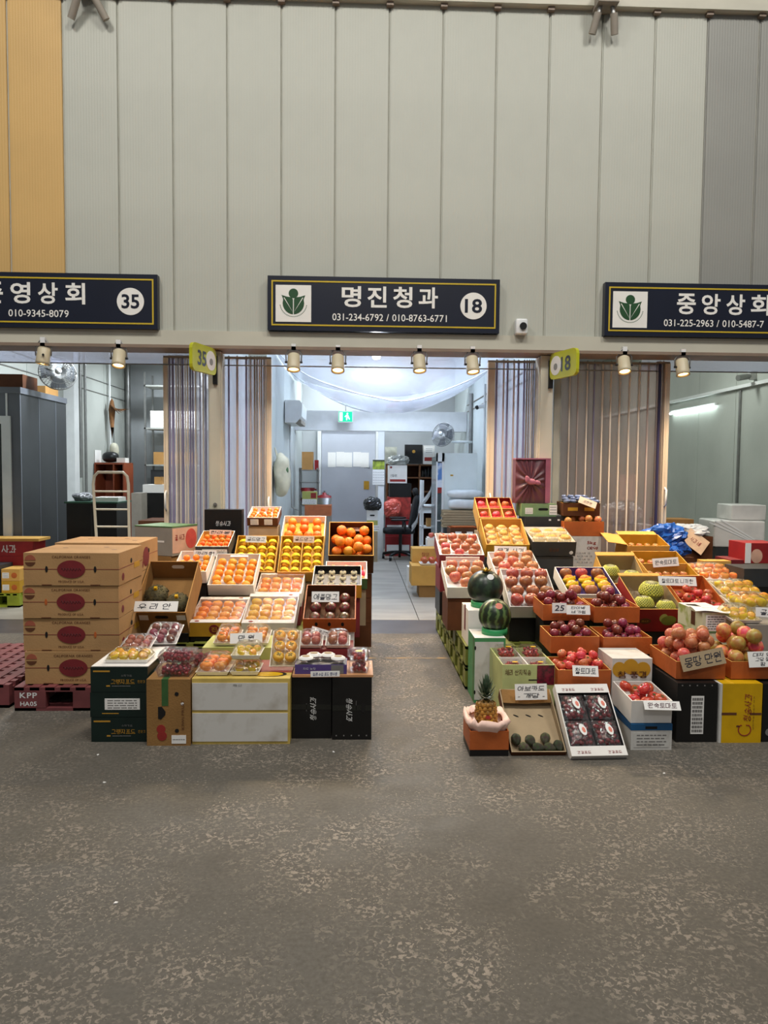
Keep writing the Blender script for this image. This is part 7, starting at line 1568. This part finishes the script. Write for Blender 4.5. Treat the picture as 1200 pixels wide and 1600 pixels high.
o = tag(MB().box(-.32, 0, .0, .55, .35, .03).box(-.30, .03, -.86, -.26, .07, 0).box(.48, .03, -.86, .52, .07, 0).box(-.30, .29, -.86, -.26, .33, 0).box(.48, .29, -.86, .52, .33, 0).box(-.30, .05, -.12, .52, .07, -.02).obj('folding_table', white_m, None, T((at(655, 790, 13.3).x+.15, 13.18, .865))), 'white folding table behind the office chair', 'table')
# white trolley frame and clear bag right of chair
s = thing('white_trolley', 'white framed trolley with a clear plastic sheet between chair and refrigerator', 'trolley', T((at(672, 860, 11.4).x, 11.3, 0)))
for x in (-.13, .12):
    for y in (0, .4): MB().box(x-.015, y, 0.0, x+.015, y+.03, 1.36 if x < 0 else 1.05).obj('frame_post', white_m, s)
for z in (.3, .62, .95): MB().box(-.14, 0, z, .14, .43, z+.02).obj('shelf_board', white_m, s)
MB().grid(lambda u, v: (-.30+.28*v+.03*sin(v*9), -.03+.02*sin(u*9), .62+.62*v+.1*(u-.5)), 6, 8).obj('clear_sheet', clear('white_wrap_sheet', (.9, .9, .92, 1), .1, .5, .2, .8, 20), s)
closed_carton(T((at(675, 815, 11.3).x, 11.38, .642)), .14, .2, .12, kraft, 'small tan carton on the shelf of the white trolley')
# boxes along the aisle in front of the fridge (right)
Y = 8.75; p1 = gnd(655, 932)
def aisle(x0, x1, y0, y1, Y, L, m, lab, **k):
    a, b_, c = at(x0, y1, Y), at(x1, y1, Y), at(x0, y0, Y); o = closed_carton(T(((a.x+b_.x)/2, Y, max(0, a.z))), b_.x-a.x, L, c.z-max(0, a.z)-.002, m, lab); return o
o = aisle(655, 700, 915, 934, 8.7, .38, kraftd, 'brown carton on the floor at the aisle below the red apples')
o = aisle(643, 700, 884, 915, 8.68, .42, tan, 'tan carton with red apples in foam on the aisle side'); z_ = at(650, 884, 8.68).z
o = aisle(644, 700, 858, 880, 8.98, .30, tan, 'tan printed carton with yellow band stacked above the red apples')
o.location.z = z_+.001; lettering('참외', o, T((-.06, -.0005, .10)) @ FRONT, .09, .05, ink_r, .01); MB().box(-.0, -.0012, .0, .2, 0, .05).obj('yellow_band', ochre, o)
tr_ = foam_tray(T((at(672, 884, 8.72).x+.03, 8.70, z_+.001)), .30, .22, 'white foam tray on the aisle side tan carton'); 
fill(T((at(672, 884, 8.72).x+.03, 8.715, z_+.006)), Pgrid([3, 3], .26, .19, .045), 'apple', 'apple', m_tomato, .040, 'bright red apple', 'the foam tray at the aisle', 'apple', 'apples in the aisle foam tray')
o = aisle(637, 645, 868, 900, 9.45, .2, white_c, 'narrow white carton standing at the aisle behind the tan cartons')
o.location.z = 0; o.scale.z = 1.0
z_ = at(668, 846, 9.1).z
o = closed_carton(T((at(676, 850, 9.35).x+.08, 9.32, 0)), .30, .26, z_-.0, white_c, 'white carton behind the tan printed carton carrying apples in foam')
tr_ = foam_tray(T((at(676, 846, 9.35).x+.06, 9.34, z_+.001)), .25, .2, 'small white foam tray with brown apples near the refrigerator foot')
fill(T((at(676, 846, 9.35).x+.06, 9.35, z_+.006)), Pgrid([3, 2], .22, .18, .04), 'apple', 'apple', m_apple, .036, 'small brownish apple', 'the tray near the refrigerator foot', 'apple', 'apples near the refrigerator foot')
# left back corner of middle shop
q, zs, xm = stack(476, 517, [789, 806], 11.2, .4, [mat('orange_tan_carton', S(196, 110, 66), .6), grey_c], ['orange tan carton left of the cold room door under the pan', 'grey carton at the floor under the orange tan one'])
s = thing('cooking_pan', 'grey pan with red lid on the orange tan carton', 'pan', T((at(506, 785, 11.3).x, 11.44, zs[0]+.001))); MB().lathe([(0, 0), (.10, 0), (.12, .10), (0, .10)], 24).obj('pan_body', steel, s); MB().lathe([(0, .101), (.11, .101), (.11, .13), (.03, .15), (.03, .18), (0, .18)], 24).obj('lid', red_c, s)
o = closed_carton(T((at(484, 785, 11.3).x, 11.22, zs[0]+.001)), .22, .15, .20, olive, 'pale green carton with red label beside the pan'); sticker(o, .06, .14, .08, .08, m=ink_r, lines=0); sticker(o, 0, .045, .22, .08)
s = thing('wall_rack', 'narrow rack with brown box and red pots left of the cold room door', 'shelf', T((at(483, 760, 12.3).x, 12.2, 0))); zt_ = at(480, 733, 12.2).z
for x in (-.15, .14):
    for y in (0, .3): MB().box(x-.012, y, 0, x+.012, y+.025, zt_+.02).obj('upright', steel, s)
zsh = [at(480, y, 12.2).z for y in (790, 774, 753, 734)]
for z in zsh: MB().box(-.16, 0, z-.02, .16, .33, z).obj('shelf_board', steel, s)
closed_carton(T((at(480, 720, 12.2).x, 12.22, zsh[3]+.001)), .18, .25, at(480, 706, 12.2).z-zsh[3], kraft, 'tall brown carton on top of the narrow rack')
for k, (z, m, lab) in enumerate([(zsh[1], red_c, 'red round pot on the middle board of the narrow rack'), (zsh[0], maroon, 'dark pink bowl on the lower board of the narrow rack')]):
    s2 = thing('red_pot', lab, 'pot', T((at(480, 760, 12.2).x, 12.35, z+.001))); MB().lathe([(0, 0), (.09, 0), (.12, .12), (0, .12)], 24).obj('pot_body', m, s2); MB().tube((-.15, 0, .09), (.15, 0, .09), .014, 6).obj('handle', m, s2)
closed_carton(T((at(494, 735, 12.2).x, 12.25, zsh[3]+.001)), .06, .2, .16, red_c, 'small red carton beside the tall brown one on the narrow rack')
# hanging cream bag
p = at(432, 742, 9.6); s = thing('hanging_bag', 'cream cloth bag hanging on the left wall just inside the middle entrance', 'bag', T((-1.075+.11, 9.4, p.z)))
MB().sup((0, 0, 0), .10, .20, .26, .8, nu=24, nv=16, amp=.1, fr=8).obj('bag_body', mat('cream_cloth', S(222, 214, 186), .8, .1, 5), s); MB().path([(-.05, -.08, .2), (-.09, 0, .34), (-.05, .08, .2)], .01, 5).obj('strap', mat('cream_cloth', S(222, 214, 186)), s); MB().sup((.06, -.1, .06), .03, .05, .05, .9, nu=12, nv=8).obj('green_tag', midgreen, s)
# ---------------------------------------------------------------- left unit
xc0, yc0, yc1 = -3.92, 8.75, 10.1
cab = mat('dark_grey_cabin_panel', S(50, 53, 56), .5, .05, 3); cabf = mat('mid_grey_cabin_panel', S(104, 108, 116), .5, .04, 3)
s = thing('site_cabin', 'dark grey panel cabin with white framed door at the left edge', 'cabin', T((xc0, yc0, 0))); hc = at(43, 612, yc0).z
MB().box(-.41, .02, 0, -.0, yc1-yc0, hc).obj('side_wall', cab, s)
MB().box(-.41, 0, 0, 0.0, .02, hc).obj('front_wall', cabf, s)
MB().box(-.41, -.02, hc-.02, .015, yc1-yc0, hc+.05).obj('roof_trim', cabf, s)
xf = at(18, 700, yc0).x-xc0; zf0, zf1 = .62, at(10, 650, yc0).z
MB().box(xf-.10, -.03, .3, xf, -.0, zf1).box(-.41, -.03, zf1-.09, xf-.1, 0, zf1).box(-.41, -.03, .3, xf-.1, 0, .42).obj('door_frame', white_m, s); MB().box(-.41, -.012, .42, xf-.1, -.004, zf1-.09).obj('door_glass', mat('dark_window_glass', S(22, 20, 20), .1), s)
MB().box(-.16+.0, -.012, zf1-.62, -.14, 0, hc-.02).obj('cable_duct', white_m, s)
for y in (.5, 1.0): MB().box(-.001, y, 0, .003, y+.012, hc).obj('panel_joint', cabf, s)
closed_carton(T((xc0-.2, 9.5, hc+.052)), .36, .4, .10, kraft, 'flat tan carton lying on the roof of the grey cabin')
closed_carton(T((xc0-.2, 8.85, hc+.052)), .38, .4, .16, darkbrown, 'dark brown carton on the cabin roof behind the fan')
struct(MB().box(WL+.008, 11.1, 0, WL+.16, 11.28, 3.55).obj('trim_14', white_m))
for k, y in enumerate((11.65, 11.85)): struct(MB().tube((WL+.05, y, 1.05 if k else 1.35), (WL+.05, y, 3.55), .022, 8).obj('trim_%d' % (15+k), steel))
struct(MB().tube((WL+.05, 13.0, 1.5), (WL+.05, 13.0, 3.55), .018, 8).obj('trim_17', white_m)); struct(MB().tube((WL+.07, 13.95, .4), (WL+.07, 13.95, 3.55), .05, 8).obj('trim_18', steel))
for k, z in enumerate((2.95, 2.75)): struct(MB().tube((WL+.015, 8.0, z), (WL+.015, 14.1, z), .008, 5).obj('trim_%d' % (50+k), steel))
s = thing('wall_paper_notice', 'white paper notice on the left unit wall above the small trolley', 'paper', T((WL+.012, 12.35, 1.64))); MB().box(0, 0, -.16, .003, .30, .16).obj('sheet', white_p, s)
s = thing('dried_ornament', 'brown dried plant ornament hanging from a pipe on the left unit wall', 'ornament', T((WL+.12, 12.9, 2.5)))
b = MB().lathe([(0, -.5), (.03, -.3), (.06, 0), (.03, .15), (0, .2)], 8)
for k in range(5): b.tube((0, -.02*k, .02*k), (.30-.04*k, -.05, -.05-.02*k+.06), .02, 6, .003)
b.obj('dried_leaves', mat('dry_brown_leaf', S(120, 78, 36), .8, .2, 10), s)
s = thing('hanging_pouch', 'pale pouch hanging on the pipe of the left unit wall', 'bag', T((WL+.13, 12.95, 1.80))); MB().sup((0, 0, 0), .07, .10, .14, .8, nu=14, nv=10, amp=.1).obj('pouch', mat('pale_pouch', S(196, 192, 172), .7, .1, 6), s); MB().tube((0, 0, .12), (0.0, 0, .4), .006, 5).obj('cord', black_pl, s)
# brown cabinet, box pile
xa = -4.05
s = thing('brown_cabinet', 'orange brown open cabinet in the left unit with things on its top', 'cabinet', T((WL+.02, 12.3, 0))); cabm = mat('orange_brown_wood', S(142, 66, 36), .5, .08, 5)
zc_ = at(190, 723, 12.4).z; MB().box(0, 0, 0, .48, .5, .03).box(0, .47, 0, .48, .5, zc_).box(0, 0, zc_-.03, .48, .5, zc_).box(0, 0, .03, .02, .47, zc_-.03).box(.46, 0, .03, .48, .47, zc_-.03).box(.30, 0, .03, .32, .47, zc_-.03).obj('cabinet_body', cabm, s)
for z in (.5, .95): MB().box(.02, .01, z, .46, .47, z+.02).obj('shelf_board', cabm, s)
tag(MB().sup((0, 0, .09), .13, .12, .09, .8, nu=18, nv=10).obj('black_helmet', black_pl, None, T((WL+.22, 12.5, zc_+.002))), 'black rounded helmet on top of the orange brown cabinet', 'helmet')
closed_carton(T((WL+.42, 12.4, zc_+.001)), .14, .2, .08, white_c, 'small white box beside the black helmet')
p = gnd(146, 930)
s = thing('green_top_cabinet', 'black cabinet with green top in the left unit behind the hand truck', 'cabinet', T((at(105, 800, 9.0).x, 8.98, 0))); w = at(183, 800, 9.0).x-at(105, 800, 9.0).x; hz = at(140, 784, 9.0).z
MB().box(0, 0, 0, w, .5, hz-.02).obj('cabinet_body', black_c, s); MB().box(-.02, -.02, hz-.02, w+.02, .52, hz).obj('green_top', mat('dark_green_mat', S(30, 72, 52), .5), s); MB().box(w*.5-.003, -.003, .05, w*.5+.003, 0, hz-.05).obj('door_gap', char_c, s)
crag('grey_bag', 'crumpled grey plastic bag on the green topped cabinet', 'bag', (at(130, 778, 9.2).x, 9.2, hz+.045), .12, .1, .06, mat('grey_film_bag', S(128, 128, 132), .3), 31, .6)
closed_carton(T((at(165, 780, 9.1).x, 9.1, hz)), .3, .3, .05, white_c, 'flat white box on the green topped cabinet')
# hand truck
Y = 7.55; X = lambda px: at(px, 790, Y).x
s = thing('hand_truck', 'cream ladder backed hand truck standing behind the citrus cartons', 'hand truck', T((0, Y, 0)))
zt_ = at(173, 738, Y).z; MB().path([(X(154), 0, .12), (X(150), 0, .8), (X(146), 0, zt_-.12), (X(148), 0, zt_-.04), (X(154), 0, zt_), (X(193), 0, zt_), (X(199), 0, zt_-.04), (X(201), 0, zt_-.12), (X(201.5), 0, .8), (X(202), 0, .12)], .015, 8).obj('frame', cream_m, s)
for py, a, b_ in ((768, 148, 201), (796, 149, 201), (823, 151, 201.5)): z = at(175, py, Y).z; MB().tube((X(a), 0, z), (X(b_), 0, z), .010, 8).obj('rung', cream_m, s)
MB().box(X(153), -.22, .02, X(203), .02, .035).obj('toe_plate', cream_m, s)
for px in (152, 203): MB().tube((X(px)-.02, .06, .11), (X(px)+.02, .06, .11), .11, 18).obj('wheel', black_pl, s)
MB().tube((X(152), .06, .11), (X(203), .06, .11), .012, 8).box(X(153), -.01, .02, X(156), .08, .14).box(X(200), -.01, .02, X(203), .08, .14).obj('axle', cream_m, s)
# back shelf of left unit
s = thing('grey_shelf_unit', 'grey steel shelf unit at the back of the left unit', 'shelf', T((at(228, 700, 13.4).x, 13.3, 0))); w = 1.0
for x in (0, w): 
    for y in (0, .5): MB().box(x, y, 0, x+.03, y+.03, 3.2).obj('upright', steel, s)
for z in (.55, 1.05, 1.55, 2.2, 2.95): MB().box(0, 0, z, w+.03, .53, z+.025).obj('shelf_board', mat('grey_shelf_board', S(170, 172, 166), .5), s)
x_ = at(228, 700, 13.4).x
for i, (z, h, m, lab, w_) in enumerate([(2.227, .3, white_c, 'white box high on the grey shelf unit', .8), (1.577, .22, kraft, 'brown carton on the middle board of the grey shelf unit', .7), (1.077, .40, char_c, 'dark box on the lower board of the grey shelf unit', .8), (.577, .3, black_c, 'black drawer box on the bottom board of the grey shelf unit', .8)]):
    closed_carton(T((x_+.5, 13.34, z)), w_, .4, h, m, lab)
q, zs, xm = stack(205, 221, [770, ], 11.4, .3, [grey_c], ['tall grey carton standing in the left unit'])
q, zs, xm = stack(223, 262, [757, 770], 11.9, .4, [white_c, black_c], ['white tray box on the black drawer stack in the left unit', 'black drawer stack in the left unit'])
closed_carton(T((xm+.02, 12.0, zs[0])), .12, .12, .12, kraft, 'small brown box on the white tray box')
pallet('pale wooden pallet stack top behind the strip curtain in the left unit', at(212, 810, 10.6).x, 10.5, .9, .9, .14, .0, kraft, name='wooden_pallet')
closed_carton(T((at(212, 810, 10.6).x+.45, 10.55, .142)), .8, .7, .62, darkbrown, 'dark brown crate on the wooden pallet in the left unit')
# ---------------------------------------------------------------- right unit
p0, p1 = at(1056, 643, 9.6), at(1124, 636, 9.0)
ya = 4.6*1155/(1056-560)*1.0; yb_ = 4.6*1155/(1124-560)
s = thing('tube_light', 'glowing fluorescent tube on the wall of the right unit', 'lamp', T((4.575, 0, 0)))
z0 = at(1056, 643, ya).z; z1 = at(1124, 636, yb_).z
MB().box(-.02, yb_-.05, (z0+z1)/2-.0, .012, ya+.05, (z0+z1)/2+.03).obj('lamp_base', white_m, s); MB().tube((-.03, yb_, (z0+z1)/2-.012), (-.03, ya, (z0+z1)/2-.012), .014, 10).obj('tube', glow('cool_tube', (.85, 1, .95, 1), 14), s)
struct(MB().box(4.55, 7.1, 2.52, 4.593, 14.1, 2.56).obj('trim_19', white_m))
struct(MB().box(4.575, 8.78, 0, 4.593, 8.82, 2.5).obj('trim_30', steel))
s = thing('wall_camera', 'small grey camera on the right unit wall near the ceiling', 'camera', T((4.52, 8.5, at(1175, 588, 8.5).z))); MB().tube((0, 0, 0), (-.16, -.06, -.03), .035, 12).obj('housing', steel, s); MB().box(.0, -.03, -.04, .075, .03, .06).obj('bracket', white_m, s)
s = thing('switch_box', 'small white socket box behind the end of the smoky curtain', 'socket', T((4.585, 11.3, 1.9))); MB().box(-.02, -.05, -.08, .008, .05, .08).obj('cover', white_m, s)
# paper hung behind the smoky curtain
p = at(965, 770, 7.6); s = thing('hung_notice', 'pale paper notice behind the smoky strip curtain', 'paper', T((p.x, 7.3, .0))); z0 = at(965, 782, 7.3).z; z1 = at(965, 741, 7.3).z
MB().box(-.09, 0, z0, .09, .004, z1).obj('sheet', white_p, s); MB().box(-.02, .004, 0, .02, .03, z1).obj('stand_pole', steel, s); MB().box(-.15, -.1, 0, .15, .15, .02).obj('stand_foot', steel, s)
closed_carton(T((at(965, 850, 7.8).x, 7.6, 0)), .7, .4, .95, dirty_w, 'pale carton pile behind the smoky strip curtain')
crag('plastic_bag', 'pale crumpled bag behind the smoky strip curtain', 'bag', (at(970, 800, 7.8).x, 7.8, 1.062), .22, .14, .13, wb, 41, .8)
closed_carton(T((at(905, 850, 8.2).x, 8.0, 0)), .6, .4, .85, darkbrown, 'brown carton pile behind the left part of the smoky curtain')
# scraps on the floor
for i, (x, y) in enumerate([(177, 1413), (152, 1181), (523, 1176), (166, 1223), (1038, 1208)]):
    p = gnd(x, y); tag(MB().prism([(0, 0), (.012, .003), (.014, .009), (.004, .011)], .0005, .004).obj('paper_scrap', white_p, None, T((p.x, p.y, 0)) @ Rz(i*50)), ['white scrap on the open floor at lower left', 'tiny white scrap in front of the dark green cartons', 'tiny white scrap in front of the black cartons', 'second tiny scrap left on the floor before the green cartons', 'tiny scrap on the floor before the blue banded carton'][i], 'scrap')
